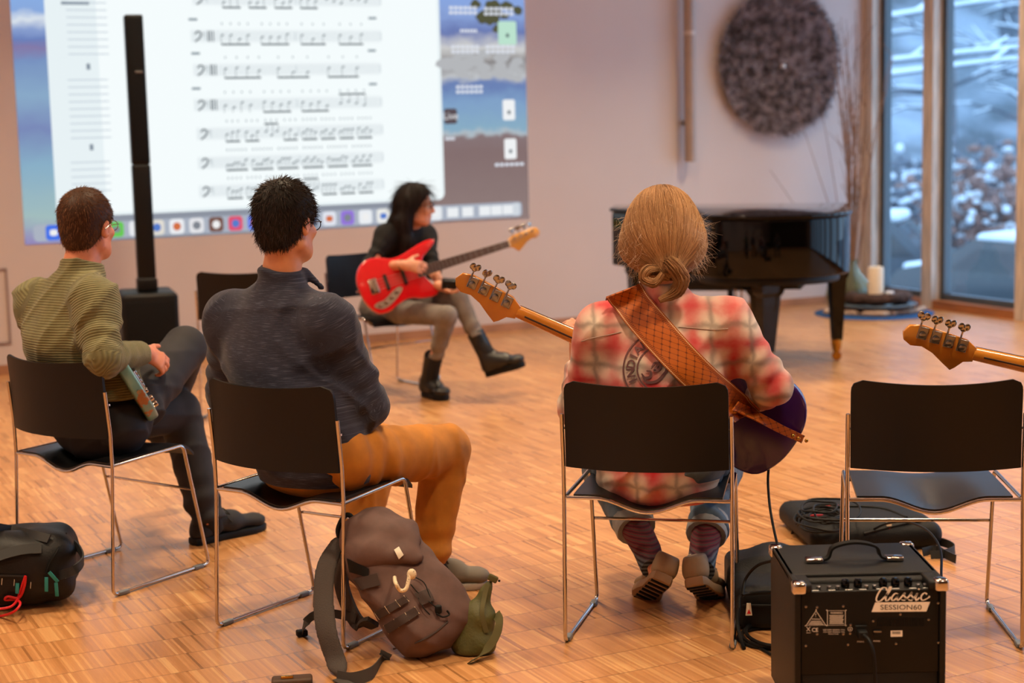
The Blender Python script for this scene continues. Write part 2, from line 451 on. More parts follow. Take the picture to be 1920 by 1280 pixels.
def face_parts(parent, org, c, R, sc, eyem, lipm, browm):
    c = V(c); P = lambda x, y, z: c+R@(V(x, y, z)*sc)
    for sx in (-1, 1):
        e = MB().ell(P(sx*.033, .076, .001), (.0125*sc,)*3).build('eye', eyem, parent, origin=org)
        MB().ell(P(sx*.033, .0865, .001), (.0055*sc, .003*sc, .0055*sc), R).build('iris', MAT['pupil'], e, origin=None if False else org)
        MB().tube([P(sx*.014, .099, .022), P(sx*.034, .096, .028), P(sx*.054, .080, .022)], [.003*sc, .004*sc, .0015*sc], 6).build('eyebrow', browm, parent, origin=org)
    MB().tube([P(-.022, .088, -.061), P(0, .0965, -.057), P(.022, .088, -.061)], [.002, .0045, .002], 6).build('lips', lipm, parent, origin=org)

def strands(name, pts, dirs, m, parent, org, length, seg=4, width=.0012, jitter=.25, flow=None, lift=0., seed=1, taper=.25, curl=0.):
    rng = np.random.default_rng(seed); P = np.asarray(pts, float).copy(); n = len(P); D = np.asarray(dirs, float)
    L = length*(.7+.6*rng.random(n)) if np.isscalar(length) else length
    ring = []; J = rng.normal(size=(n, 3))*jitter
    for i in range(seg+1):
        d = (flow(P, i/seg) if flow else D)+J
        if curl: d = d+curl*rng.normal(size=(n, 3))
        d /= np.maximum(np.linalg.norm(d, axis=1), 1e-9)[:, None]
        e1 = np.cross(d, np.array([.31, .77, .55])); e1 /= np.maximum(np.linalg.norm(e1, axis=1), 1e-9)[:, None]; e2 = np.cross(d, e1)
        r = width*(1-(1-taper)*i/seg)
        ring.append(np.stack([P+r*(math.cos(a)*e1+math.sin(a)*e2) for a in (0, 2.094, 4.189)], 1))
        P = P+d*(L/seg)[:, None]
    A = np.stack(ring, 1); vs = A.reshape(-1, 3); base = (np.arange(n)*(seg+1)*3)[:, None, None]
    f = []
    for i in range(seg):
        for k in range(3):
            l = (k+1) % 3; f.append([i*3+k, i*3+l, i*3+3+l, i*3+3+k])
    F = (base+np.array(f)[None]).reshape(-1, 4)
    o = arr_obj(name, vs, F, m, parent, org); sh = np.repeat((.25+.75*rng.random(n)).astype(np.float32), (seg+1)*3)
    if len(o.data.vertices) == len(sh): o.data.attributes.new('shade', 'FLOAT', 'POINT').data.foreach_set('value', sh)
    return o
# ------------------------------------------------------------------ material set
MAT = {}
def M_(k, *a, **kw): MAT[k] = mat(k, *a, **kw); return MAT[k]
M_('chrome', 'c9c2bc', .12, 1.0); M_('brass', 'b98a3c', .22, 1.0); M_('steel', '8f8f92', .3, 1.0)
M_('shell', '0f0a07', .48, spec=.32, bump=.12, bscale=900); M_('seat', '0b0c0f', .34, spec=.45, bump=.06, bscale=900)
M_('glide', '6f757c', .4); M_('black', '070708', .45, spec=.3); M_('blackgloss', '040404', .05, spec=.3)
M_('rubber', '080808', .6, spec=.25); M_('pupil', '120c08', .2); M_('eyewhite', 'd9d2ca', .3); M_('lip', 'a4584c', .5); M_('lipw', 'a85a52', .5)
M_('wallpaint', 'd3c9c8', .75, var=.02, vscale=1.2); M_('ceilpaint', 'd8cfc4', .8)
M_('oaktrim', 'a5683c', .45, var=.25, vscale=3, stretch=(1, 1, 12)); M_('sprucewood', 'cabdb0', .5, var=.2, vscale=5, stretch=(9, 9, .8)); M_('baseboard', 'b08060', .45, var=.15, vscale=4)
M_('greyframe', '4c5660', .4); M_('snow', 'dfe6ee', .7, var=.06, vscale=2)
def skin_mat(name, c):
    m, nt, b = newmat(name); b.inputs['Base Color'].default_value = lin(c); b.inputs['Roughness'].default_value = .5
    b.inputs['Subsurface Weight'].default_value = .18; b.inputs['Subsurface Radius'].default_value = (.012, .005, .003); b.inputs['Subsurface Scale'].default_value = .6
    n = nd(nt, 'ShaderNodeTexNoise'); n.inputs['Scale'].default_value = 35; r = nd(nt, 'ShaderNodeValToRGB')
    l = lin(c); r.color_ramp.elements[0].color = (l[0]*.86, l[1]*.74, l[2]*.7, 1); r.color_ramp.elements[1].color = (min(1, l[0]*1.08), l[1]*1.08, l[2]*1.08, 1)
    tc = nd(nt, 'ShaderNodeTexCoord'); nt.links.new(tc.outputs['Object'], n.inputs['Vector']); nt.links.new(n.outputs[0], r.inputs[0]); nt.links.new(r.outputs[0], b.inputs['Base Color'])
    MAT[name] = m; return m
skin_mat('skin_a', 'd98f6c'); skin_mat('skin_b', 'cf8f68'); skin_mat('skin_c', 'dba083'); skin_mat('skin_d', 'd9a184')

def parquet():
    m, nt, b = newmat('strip_parquet'); L = nt.links.new
    tc = nd(nt, 'ShaderNodeTexCoord'); mp = nd(nt, 'ShaderNodeMapping'); mp.vector_type = 'POINT'; mp.inputs['Rotation'].default_value = (0, 0, -A0)
    L(tc.outputs['Object'], mp.inputs[0]); sp = nd(nt, 'ShaderNodeSeparateXYZ'); L(mp.outputs[0], sp.inputs[0])
    def mt(op, a, bb=None):
        n = nd(nt, 'ShaderNodeMath', operation=op)
        for i, q in enumerate((a, bb)):
            if q is None: continue
            if isinstance(q, (int, float)): n.inputs[i].default_value = q
            else: L(q, n.inputs[i])
        return n.outputs[0]
    row = mt('DIVIDE', sp.outputs[1], .165); ri = mt('FLOOR', row); rf = mt('FRACT', row)
    wr = nd(nt, 'ShaderNodeTexWhiteNoise', noise_dimensions='1D'); L(ri, wr.inputs['W'])
    sx = mt('ADD', mt('DIVIDE', sp.outputs[0], .0080), mt('MULTIPLY', wr.outputs[0], 37.0)); si = mt('FLOOR', sx); sf = mt('FRACT', sx)
    cb = nd(nt, 'ShaderNodeCombineXYZ'); L(si, cb.inputs[0]); L(ri, cb.inputs[1])
    wn = nd(nt, 'ShaderNodeTexWhiteNoise', noise_dimensions='3D'); L(cb.outputs[0], wn.inputs['Vector'])
    gi = mt('FLOOR', mt('DIVIDE', sx, 5.0)); cg = nd(nt, 'ShaderNodeCombineXYZ'); L(gi, cg.inputs[0]); L(ri, cg.inputs[1]); cg.inputs[2].default_value = 7
    wg = nd(nt, 'ShaderNodeTexWhiteNoise', noise_dimensions='3D'); L(cg.outputs[0], wg.inputs['Vector'])
    bl = mt('ADD', mt('MULTIPLY', wn.outputs[0], .72), mt('MULTIPLY', wg.outputs[0], .28))
    ns = nd(nt, 'ShaderNodeTexNoise'); ns.inputs['Scale'].default_value = 1.2; L(mp.outputs[0], ns.inputs['Vector'])
    bl = mt('ADD', bl, mt('MULTIPLY', mt('SUBTRACT', ns.outputs[0], .5), .5))
    r = nd(nt, 'ShaderNodeValToRGB'); L(bl, r.inputs[0]); e = r.color_ramp.elements
    e[0].position = .05; e[0].color = lin('8c6038'); e[1].position = .97; e[1].color = lin('cfa06a')
    for pos, c in ((.15, 'ac7646'), (.45, 'b78150'), (.72, 'c08a58')): q = e.new(pos); q.color = lin(c)
    gr = nd(nt, 'ShaderNodeTexNoise'); gr.inputs['Scale'].default_value = 14; gr.inputs['Detail'].default_value = 6
    m2 = nd(nt, 'ShaderNodeMapping'); m2.inputs['Scale'].default_value = (30, 1.5, 1); L(mp.outputs[0], m2.inputs[0]); L(m2.outputs[0], gr.inputs['Vector'])
    jl = mt('MINIMUM', mt('MULTIPLY', rf, 40.0), mt('MULTIPLY', mt('SUBTRACT', 1.0, rf), 40.0)); js = mt('MULTIPLY', sf, 7.0)
    jm = mt('MINIMUM', mt('MINIMUM', jl, mt('ADD', js, .62)), 1.0)
    fac = mt('MULTIPLY', mt('ADD', mt('MULTIPLY', jm, .5), .5), mt('ADD', mt('MULTIPLY', gr.outputs[0], .3), .85))
    mx = nd(nt, 'ShaderNodeMix', data_type='RGBA', blend_type='MULTIPLY'); mx.inputs[0].default_value = 1.0
    L(r.outputs[0], mx.inputs[6]); L(fac, mx.inputs[7]); L(mx.outputs[2], b.inputs['Base Color'])
    rr = nd(nt, 'ShaderNodeMapRange'); rr.inputs[3].default_value = .27; rr.inputs[4].default_value = .37; L(wn.outputs[0], rr.inputs[0]); L(rr.outputs[0], b.inputs['Roughness'])
    bp = nd(nt, 'ShaderNodeBump'); bp.inputs['Strength'].default_value = .12; bp.inputs['Distance'].default_value = .001
    L(jm, bp.inputs['Height']); L(bp.outputs[0], b.inputs['Normal']); b.inputs['Specular IOR Level'].default_value = .5
    return m
MAT['parquet'] = parquet()
def glass_mat():
    m = bpy.data.materials.new('window_glass'); m.use_nodes = True; nt = m.node_tree; nt.nodes.clear()
    o = nd(nt, 'ShaderNodeOutputMaterial'); mx = nd(nt, 'ShaderNodeMixShader'); t = nd(nt, 'ShaderNodeBsdfTransparent'); g = nd(nt, 'ShaderNodeBsdfGlossy')
    g.inputs['Roughness'].default_value = .02; t.inputs[0].default_value = (.93, .97, .98, 1); lw = nd(nt, 'ShaderNodeLayerWeight'); pw = nd(nt, 'ShaderNodeMath', operation='POWER'); pw.inputs[1].default_value = 5.0; ma = nd(nt, 'ShaderNodeMath', operation='MULTIPLY_ADD'); ma.inputs[1].default_value = .8; ma.inputs[2].default_value = .04
    nt.links.new(lw.outputs['Facing'], pw.inputs[0]); nt.links.new(pw.outputs[0], ma.inputs[0]); nt.links.new(ma.outputs[0], mx.inputs[0]); nt.links.new(t.outputs[0], mx.inputs[1]); nt.links.new(g.outputs[0], mx.inputs[2]); nt.links.new(mx.outputs[0], o.inputs[0])
    return m
MAT['pane'] = glass_mat()

# ------------------------------------------------------------------ room shell
def slab(name, pts, z0, z1, m, parent=None, kind='structure'):
    o = MB().prism([(p[0], p[1]) for p in pts], z0, z1).build(name, MAT[m], parent, smooth=False)
    if kind: o['kind'] = kind
    return o
def rslab(name, t0, t1, n0, n1, z0, z1, m, parent=None, kind='structure'):
    return slab(name, [room(t0, n1), room(t1, n1), room(t1, n0), room(t0, n0)], z0, z1, m, parent, kind)
WT = CORNER_T+.30
rslab('floor', LEFT_T, CORNER_T+.12, 0, BACK_N, -.12, 0, 'parquet')
rslab('ceiling', LEFT_T-.2, WT, -.2, BACK_N+.2, CEIL, CEIL+.15, 'ceilpaint')
wb = rslab('wall_back', LEFT_T, CORNER_T, -.25, 0, -.12, CEIL, 'wallpaint')
rslab('wall_left', LEFT_T-.2, LEFT_T, -.25, BACK_N, -.12, CEIL, 'wallpaint')
M_('darkpanel', '4a3728', .5, var=.4, vscale=2, stretch=(9, 9, .3)); rslab('wall_rear', LEFT_T, WT, BACK_N, BACK_N+.2, -.12, CEIL, 'darkpanel')
WIN_TOP, WIN_END = 3.45, 12.0
rslab('wall_right', CORNER_T, WT, -.25, BACK_N, WIN_TOP, CEIL, 'wallpaint')
w2 = rslab('wall_right_end', CORNER_T, WT, WIN_END, BACK_N, -.12, WIN_TOP, 'wallpaint')
rslab('baseboard_back', LEFT_T, CORNER_T, 0, .018, 0, .062, 'baseboard')
rslab('baseboard_left', LEFT_T, LEFT_T+.018, 0, BACK_N, 0, .062, 'baseboard')
# service hatch in the wall, left of the projection
ht, hz = wallp(0, 650)
wc = MB()
for a, b, c, d in ((-.42, .44, 0, .012), (-.42, .44, .48, .492), (.43, .442, 0, .492)):
    P = [room(ht-.37+a, .006), room(ht-.37+b, .006)]
    wc.box(((P[0]+P[1])/2)+Vector((0, 0, .20+(c+d)/2)), (b-a, .008, d-c), np.array(Matrix.Rotation(A0, 3, 'Z')))
hh = wc.build('wall_panel', mat('hatch_edge', '9c8a88', .7), None, False); tag(hh, 'flush painted hatch outline low in the wall at far left', 'wall panel', kind='structure')

# window wall: posts, metal frames, glass, sill
posts = [-.02, .72, 1.76]+[1.76+1.04*i for i in range(1, 14)]
posts = [p for p in posts if p < WIN_END]
for i, p in enumerate(posts):
    o = rslab('trim_%d' % (i+1), CORNER_T-.06, CORNER_T+.12, p, p+.12, 0, WIN_TOP, 'sprucewood')
    n1 = posts[i+1] if i+1 < len(posts) else WIN_END
    a, b = p+.12, n1
    fr = MB()
    for n0_, n1_, z0, z1 in ((a, a+.05, .07, WIN_TOP), (b-.05, b, .07, WIN_TOP), (a, b, .07, .12), (a, b, WIN_TOP-.06, WIN_TOP)):
        fr.prism([tuple(room(CORNER_T+.03, n1_))[:2], tuple(room(CORNER_T+.10, n1_))[:2], tuple(room(CORNER_T+.10, n0_))[:2], tuple(room(CORNER_T+.03, n0_))[:2]], z0, z1)
    w = fr.build('window_%d' % (i+1), MAT['greyframe'], None, False); w['kind'] = 'structure'
    pn = rslab('pane', CORNER_T+.06, CORNER_T+.066, a+.05, b-.05, .12, WIN_TOP-.06, 'pane', w, None)
    rslab('window_sill', CORNER_T-.05, CORNER_T+.12, a, b, 0, .07, 'oaktrim', w, None)
pd = bpy.data.lights.new('window_portal', 'AREA'); pd.shape = 'RECTANGLE'; pd.size = WIN_END; pd.size_y = WIN_TOP; pd.cycles.is_portal = True
po = bpy.data.objects.new('window_portal', pd); col.objects.link(po)
_x = Vector((-NX, -NY, 0)); _z = Vector((UX, UY, 0)); _y = _z.cross(_x)
pc = room(CORNER_T+.25, WIN_END/2, WIN_TOP/2)
po.matrix_world = Matrix(((_x.x, _y.x, _z.x, pc.x), (_x.y, _y.y, _z.y, pc.y), (_x.z, _y.z, _z.z, pc.z), (0, 0, 0, 1)))

# ceiling lamps (round flush fittings, above the frame)
lm, _, le = emit('lamp_glass', 'ffd9a8', 6.0)
for i, (t, n) in enumerate([(t, n) for n in (2.2, 5.2, 8.2, 11.2) for t in (-5.6, -3.0, -.4, 2.0)]):
    p = room(t, n, CEIL)
    e = empty('ceiling_lamp', p, 'round warm white flush lamp on the ceiling', 'ceiling lamp', 'round flush lamps on the ceiling')
    MB().lathe([(.24, 0), (.25, -.03), (.24, -.07), (.21, -.075)], n=28).build('housing', MAT['steel'], e)
    MB().lathe([(.21, -.074), (.19, -.088), (.01, -.094)], n=28).build('diffuser', lm, e)
    ld = bpy.data.lights.new('lamp_light', 'AREA'); ld.shape = 'DISK'; ld.size = .42; ld.energy = LAMP_POWER; ld.spread = math.radians(105); ld.color = LAMP_COLOR
    lo = bpy.data.objects.new('lamp_light', ld); col.objects.link(lo); lo.parent = e; lo.location = (0, 0, -.11)

# ------------------------------------------------------------------ projected computer desktop
def q2(m, px0, py0, px1, py1, off, r=0.0):      # upright rectangle on the wall between two picked corners
    t0, z1 = wallp(px0, py0); t1, z0 = wallp(px1, py1); return rect(m, t0, t1, z0, z1, off, r)
def rect(m, t0, t1, z0, z1, off, r=0.0):
    if r <= 0: pts = [(t0, z0), (t1, z0), (t1, z1), (t0, z1)]
    else:
        pts = []
        for cx, cz, a0 in ((t1-r, z0+r, -90), (t1-r, z1-r, 0), (t0+r, z1-r, 90), (t0+r, z0+r, 180)):
            for k in range(5): a = math.radians(a0+22.5*k); pts.append((cx+r*math.cos(a), cz+r*math.sin(a)))
    m.add([room(t, off, z) for t, z in pts], [tuple(range(len(pts)))])
def lineseg(m, t0, z0, t1, z1, w, off):
    d = unit((t1-t0, z1-z0)); nx, nz = -d[1]*w/2, d[0]*w/2
    m.add([room(t0-nx, off, z0-nz), room(t1-nx, off, z1-nz), room(t1+nx, off, z1+nz), room(t0+nx, off, z0+nz)], [(0, 1, 2, 3)])
S0, S1, SZ0, SZ1 = -3.52, .165, .835, 3.15
scr = empty('projected_glow', room((S0+S1)/2, 0, SZ0), 'bright projected computer desktop showing bass clef sheet music on the wall', 'projection')  # projector light on the bare wall, built as self-glowing sheets
so = scr.location
ec = {}
def E_(c, s=1.0):
    k = (c, s)
    if k not in ec: ec[k] = emit('projected_%s' % c, c, PROJECTION_EMIT*s)[0]
    return ec[k]
def wallpaper(name, stops, t0, t1, nscale, namp):
    m, nt, e = emit(name, 'ffffff', PROJECTION_EMIT*.95)
    tc = nd(nt, 'ShaderNodeTexCoord'); sp = nd(nt, 'ShaderNodeSeparateXYZ'); nt.links.new(tc.outputs['Object'], sp.inputs[0])
    mp = nd(nt, 'ShaderNodeMapping'); mp.inputs['Scale'].default_value = (1, 1, 1.6); nt.links.new(tc.outputs['Object'], mp.inputs[0])
    n = nd(nt, 'ShaderNodeTexNoise'); n.inputs['Scale'].default_value = nscale; n.inputs['Detail'].default_value = 5; nt.links.new(mp.outputs[0], n.inputs['Vector'])
    a = nd(nt, 'ShaderNodeMath', operation='MULTIPLY_ADD'); nt.links.new(n.outputs[0], a.inputs[0]); a.inputs[1].default_value = namp; nt.links.new(sp.outputs[2], a.inputs[2])
    mr = nd(nt, 'ShaderNodeMapRange'); mr.inputs[1].default_value = namp/2; mr.inputs[2].default_value = 1.65+namp/2; nt.links.new(a.outputs[0], mr.inputs[0])
    r = nd(nt, 'ShaderNodeValToRGB'); el = r.color_ramp.elements; el[0].position, el[0].color = stops[0][0], lin(stops[0][1]); el[1].position, el[1].color = stops[-1][0], lin(stops[-1][1])
    for p, c in stops[1:-1]: q = el.new(p); q.color = lin(c)
    nt.links.new(mr.outputs[0], r.inputs[0]); nt.links.new(r.outputs[0], e.inputs[0]); return m
WL = wallpaper('lake_wallpaper', [(0, '9a8fc0'), (.10, 'a9c4c4'), (.30, '8fb6cf'), (.45, '7f8fc0'), (.58, '8fb0d0'), (.72, '7d98c8'), (.765, '8a7fae'), (.80, '6f86c2'), (.84, '8fa6d8'), (.875, 'e3ecf5'), (.91, '8fb0e6'), (1, '8fb8f0')], 0, 1, 7, .10)
WR = wallpaper('boulder_wallpaper', [(0, '96827f'), (.30, '8a7474'), (.37, '8d7a7c'), (.385, 'b9c4cc'), (.41, '8fb4cc'), (.52, '86a8d0'), (.60, '6f86bb'), (.64, 'c9ccd0'), (.70, '8a8686'), (.76, 'd6d6d6'), (.83, '6f7fb8'), (.90, '8fa9e0'), (1, '8fb0ee')], 0, 1, 9, .13)
m = MB(); rect(m, S0, S1, SZ0, SZ1, .004); m.build('light_field', E_('9fa6b4', .8), scr, False, so)
m = MB(); rect(m, S0, -3.02, SZ0, SZ1, .006); m.build('wallpaper', WL, scr, False, so)
m = MB(); rect(m, -.62, S1, SZ0, SZ1, .006); m.build('wallpaper', WR, scr, False, so)
tL, zb = wallp(106, 408); tR, _z2 = wallp(833, 378); zb = 1.0
m = MB(); rect(m, tL, tR, zb, SZ1, .009, .05); m.build('document_window', E_('eaf4f7', 1.02), scr, False, so)
m = MB(); rect(m, tL+.33, tR-.02, zb+.02, SZ1, .0095); m.build('page_area', E_('f3fafb', 1.06), scr, False, so)
# thumbnails in the sidebar
m = MB()
for (x0, y0, x1, y1) in ((122, 5, 204, 108), (126, 150, 208, 262), (132, 305, 208, 360)):
    t0, z1 = wallp(x0, y0); t1, z0 = wallp(x1, y1); k = 0; z = z1
    while z > z0: lineseg(m, t0, z, t1, z, .006, .011); z -= .047
m.build('page_thumbnail_lines', E_('c3cfdc', .95), scr, False, so)['kind'] = 'stuff'
m = MB()
for x, y in ((165, 125), (171, 276)): t, z = wallp(x, y); rect(m, t-.012, t+.012, z-.02, z+.02, .011)
t, z = wallp(140, 6); rect(m, t-.09, t+.09, z-.01, z+.01, .011); m.build('page_number', E_('8d9aa8', .9), scr, False, so)['kind'] = 'stuff'
# staves
rngs = random.Random(4); stf = MB(); beams = MB(); heads = MB(); clefs = MB(); pl_ = MB(); marks = MB()
rows = [(360, 712, 0, 4, 5), (357, 713, 68, 3, 0), (362, 712, 130, 2, 1), (363, 714, 194, 3, 0), (368, 716, 247, 5, 0), (370, 717, 300, 6, 0), (372, 718, 352, 5, 0)]
for ri_, (x0, x1, yc, dens, kk) in enumerate(rows):
    t0, z = wallp(x0, yc+3); t1, _ = wallp(x1, yc); _, z = wallp((x0+x1)/2, yc)
    for i in range(5): lineseg(stf, t0, z+(i-2)*.013, t1, z+(i-2)*.013, .0022, .012)
    rect(pl_, t0, t1, z-.045, z+.045, .0105)
    # bass clef: a dot, a hook and two dots
    P = cr([(t0+.03, z+.012), (t0+.045, z+.03), (t0+.068, z+.022), (t0+.062, z-.01), (t0+.028, z-.036)], 5)
    for a, b in zip(P[:-1], P[1:]): lineseg(clefs, a[0], a[1], b[0], b[1], .011, .0125)
    rect(clefs, t0+.082, t0+.09, z+.016, z+.024, .0125); rect(clefs, t0+.082, t0+.09, z-.002, z+.006, .0125)
    if ri_ in (1, 2, 3):
        for q in (.115, .13, .15): rect(clefs, t0+q, t0+q+.008, z-.036, z+.036, .0125)
        m3 = MB()
    ngr = {0: 6, 1: 4, 2: 3, 3: 4, 4: 8, 5: 6, 6: 8}[ri_]; s0 = t0+.20; span = (t1-s0-.05)/ngr
    for g in range(ngr):
        per = {0: 3, 1: 4 if g < 2 else 3, 2: 4 if g == 0 else 3, 3: 4, 4: 3 if g < 4 else 4, 5: 6, 6: 4}[ri_]
        if ri_ == 2 and g > 1 and False: continue
        xs = [s0+g*span+span*.86*(i+.3)/per for i in range(per)]; dn = rngs.random() < .7; zz = [z+rngs.choice((-.02, -.006, .006, .013)) for _ in xs]
        zb_ = z-.055 if dn else z+.058
        for x, q in zip(xs, zz):
            heads.add([room(x+.011*math.cos(a)+.003*math.sin(a), .013, q+.0075*math.sin(a)+.003*math.cos(a)) for a in [k*math.pi/4 for k in range(8)]], [tuple(range(8))])
            sx_ = x+(-.01 if dn else .01); lineseg(heads, sx_, q, sx_, zb_, .0035, .013)
            rect(marks, x-.004, x+.004, z+.075, z+.09, .012)
        if not (ri_ == 3 and g == 0): lineseg(beams, xs[0]-.01, zb_, xs[-1]+.01, zb_, .012, .0132)
    for b_ in (0, .5, 1): lineseg(stf, t0+.10+(t1-t0-.10)*b_, z-.028, t0+.10+(t1-t0-.10)*b_, z+.028, .005, .012)
    if 0 < ri_ < 4:
        for q in ((t0-.01, z+.11), (t1-.09, z+.125)): rect(marks, q[0], q[0]+.06, q[1]-.008, q[1]+.008, .012)
pl_.build('stave_band', E_('eff6f8', 1.03), scr, False, so)['kind'] = 'stuff'; stf.build('stave_lines', E_('c4d0d6', .97), scr, False, so)['kind'] = 'stuff'
clefs.build('bass_clefs', E_('57636c', .85), scr, False, so)['kind'] = 'stuff'; heads.build('notes', E_('66757e', .9), scr, False, so)['kind'] = 'stuff'
beams.build('note_beams', E_('5d6a72', .88), scr, False, so)['kind'] = 'stuff'; marks.build('finger_marks', E_('8f9ea8', .9), scr, False, so)['kind'] = 'stuff'
# dock
td0, _a = wallp(62, 430); td1, _b = wallp(978, 395); dz = .905
m = MB(); rect(m, td0, td1, dz-.055, dz+.055, .008, .03); m.build('dock', E_('b4bccb', .92), scr, False, so)
dcols = ['4a78f0', 'e8eef6', 'd6f0d0', '6fcf5a', 'f0f2f6', 'e9e4da', 'f3f5f9', 'ececf0', '7d5a50', 'e85a78', '6d86f2', 'a6e04e', 'f2f3f7', '5a6070', 'e8ecf6', '9a7be0', 'f2f6fb', 'f4f4f0', 'cfe060', 'c9d6e6', 'eef2f6']
n_ic = 21; x0_ = td0+.06; x1_ = wallp(832, 400)[0]
for i in range(n_ic):
    x = x0_+(x1_-x0_)*(i+.5)/n_ic; w_ = (x1_-x0_)/n_ic*.37
    mi = MB(); rect(mi, x-w_, x+w_, dz-w_, dz+w_, .010, w_*.45); ic = mi.build('dock_icon', E_(dcols[i], .95), scr, False, so)
    mg = MB(); g = rngs.choice((0, 1, 2)); cc = ['ffffff', '5f86d8', 'e0784a', '8a8f98'][i % 4]
    if g == 0: rect(mg, x-w_*.5, x+w_*.5, dz-w_*.4, dz+w_*.4, .012, w_*.3)
    else: mg.add([room(x+w_*.55*math.cos(a), .012, dz+w_*.55*math.sin(a)) for a in [k*math.pi/6 for k in range(12)]], [tuple(range(12))])
    mg.build('symbol', E_(cc, .9), ic, False, so)
for px in (848, 876, 908, 930, 952):
    t, _ = wallp(px, 397); mi = MB(); rect(mi, t-.045, t+.045, dz-.035, dz+.035, .010); mi.build('window_miniature', E_('f2f5f8', .98), scr, False, so)
t, _ = wallp(967, 396); mi = MB(); rect(mi, t-.03, t+.03, dz-.045, dz+.045, .0105, .012); mi.build('waste_bin_icon', E_('dfe6ee', .9), scr, False, so)
# files on the desktop
for px, py, w_, h_, c in ((950, 62, .075, .085, 'bfe6d2'), (953, 206, .05, .075, 'f4f6f8'), (956, 279, .05, .075, 'f4f6f8')):
    t, z = wallp(px, py); mi = MB(); rect(mi, t-w_, t+w_, z-h_, z+h_, .010, .015); fi = mi.build('file_icon', E_(c, 1.0), scr, False, so)
    mi = MB(); rect(mi, t-.012, t+.012, z-.03, z-.005, .012); mi.build('symbol', E_('5b6a72', .8), fi, False, so)
m = MB()
for px, py, n_, w_ in ((868, 15, 2, 26), (935, 17, 2, 28), (878, 58, 1, 16), (872, 88, 2, 26), (938, 88, 2, 28), (880, 163, 2, 25), (955, 308, 1, 28), (843, 260, 1, 9)):
    for k in range(n_):
        t, z = wallp(px, py+k*9); tw = w_*.0044
        for q in range(6): rect(m, t-tw+q*tw/3, t-tw+q*tw/3+tw*.26, z-.011, z+.011, .0105)
m.build('file_captions', E_('e6ebf6', .95), scr, False, so)['kind'] = 'stuff'
t, z = wallp(843, 218); mi = MB(); rect(mi, t-.05, t+.055, z-.055, z+.055, .0105, .02); lb = mi.build('live_badge', E_('6d5f66', .7), scr, False, so)
vs, fs = text_geo('Live', .075, align='CENTER'); MB().add([room(t+.003+v[0], .012, z-.022+v[1]) for v in vs], fs).build('live_lettering', E_('f4f4f6', .95), lb, False, so)
m = MB(); rr_ = random.Random(8)
for i in range(26):
    t, z = wallp(925+rr_.gauss(0, 16), 20+rr_.gauss(0, 14)); a0_ = rr_.random()*6
    m.add([room(t+.055*rr_.uniform(.5, 1)*math.cos(a0_+k*.9), .0075+.0001*i, z+.04*rr_.uniform(.5, 1)*math.sin(a0_+k*.9)) for k in range(7)], [tuple(range(7))])
m.build('pine_branch_picture', E_('6f6f52', .6), scr, False, so)['kind'] = 'stuff'
m = MB()
for i in range(34):
    px = rr_.uniform(832, 985); py = rr_.uniform(98, 148); t, z = wallp(px, py); s_ = rr_.uniform(.03, .085)
    if t+s_ > S1-.005: continue
    m.add([room(t+s_*rr_.uniform(.75, 1)*math.cos(k*.7), .0078+.0001*i, z+s_*.6*rr_.uniform(.75, 1)*math.sin(k*.7)) for k in range(9)], [tuple(range(9))])
m.build('boulder_picture', E_('c6c8cc', .85), scr, False, so)['kind'] = 'stuff'
# ------------------------------------------------------------------ outside: snowy ground, cars, shrubs, trees
GZ = -2.1
gm = mat('snowy_ground', '5f6870', .8, var=.0, c2='a9b4c2', vscale=.5)
g = MB(); nx_, ny_ = 40, 40
def gfun(u, v):
    x = 0+u*60; y = 15+v*95; t = max(0, (y-44)); return (x, y, GZ+t*.55 + .25*math.sin(x*.4)*math.sin(y*.3)*min(1, t*.2)), (0, 0, 1)
gs_ = MB(); gs_.sheet(gfun, 30, 40); go = gs_.build('ground_outside', gm); go['kind'] = 'structure'
def car(name, label, loc, yaw, paint, snow=True, tall=1.0):
    e = empty(name, loc, label, 'car', rz=yaw)
    prof = [(-2.15, .35), (-2.2, .75), (-2.05, .95), (-1.3, 1.02), (-.75, 1.42*tall), (.55, 1.48*tall), (1.25, 1.08), (2.0, .92), (2.2, .7), (2.15, .32)]
    pm = mat(name+'_paint', paint, .25, spec=.6, coat=.8)
    Mx = lambda q: V(q[0], q[2], q[1])
    MB().prism([(p[0], p[1]) for p in prof], -.86, .86, Mx, edge=.10, steps=3).build('body', pm, e)
    gl = mat(name+'_glass', '1a242c', .08, spec=.7)
    for s_ in (-1, 1):
        MB().prism([(-1.15, 1.04), (-.68, 1.36*tall), (.5, 1.42*tall), (1.05, 1.06)], s_*.865-.006, s_*.865+.006, Mx).build('side_window', gl, e)
        for wx in (-1.35, 1.35):
            Rw = np.array(Matrix.Rotation(math.pi/2, 3, 'X'))
            w = MB().lathe([(.33, -.1), (.34, -.06), (.34, .06), (.33, .1)], (wx, s_*.82, .33), 20, Rw).build('wheel', MAT['rubber'], e)
            MB().lathe([(.22, -.11), (.23, .0), (.22, .11)], (wx, s_*.825, .33), 16, Rw).build('rim', MAT['steel'], w)
    Rr = rotm()
    MB().add([(-1.32, -.72, 1.045), (-1.32, .72, 1.045), (-.80, .62, 1.40*tall), (-.80, -.62, 1.40*tall)], [(0, 1, 2, 3)]).build('rear_window', gl, e)
    MB().add([(1.24, -.72, 1.10), (1.24, .72, 1.10), (.62, .62, 1.465*tall), (.62, -.62, 1.465*tall)], [(0, 1, 2, 3)]).build('windscreen', gl, e)
    if snow:
        MB().rbox((-.1, 0, 1.50*tall+.06), (1.5, 1.4, .20), .09).build('snow_cover', MAT['snow'], e)
        MB().rbox((1.62, 0, 1.04), (.85, 1.45, .16), .07).build('bonnet_snow', MAT['snow'], e)
    return e
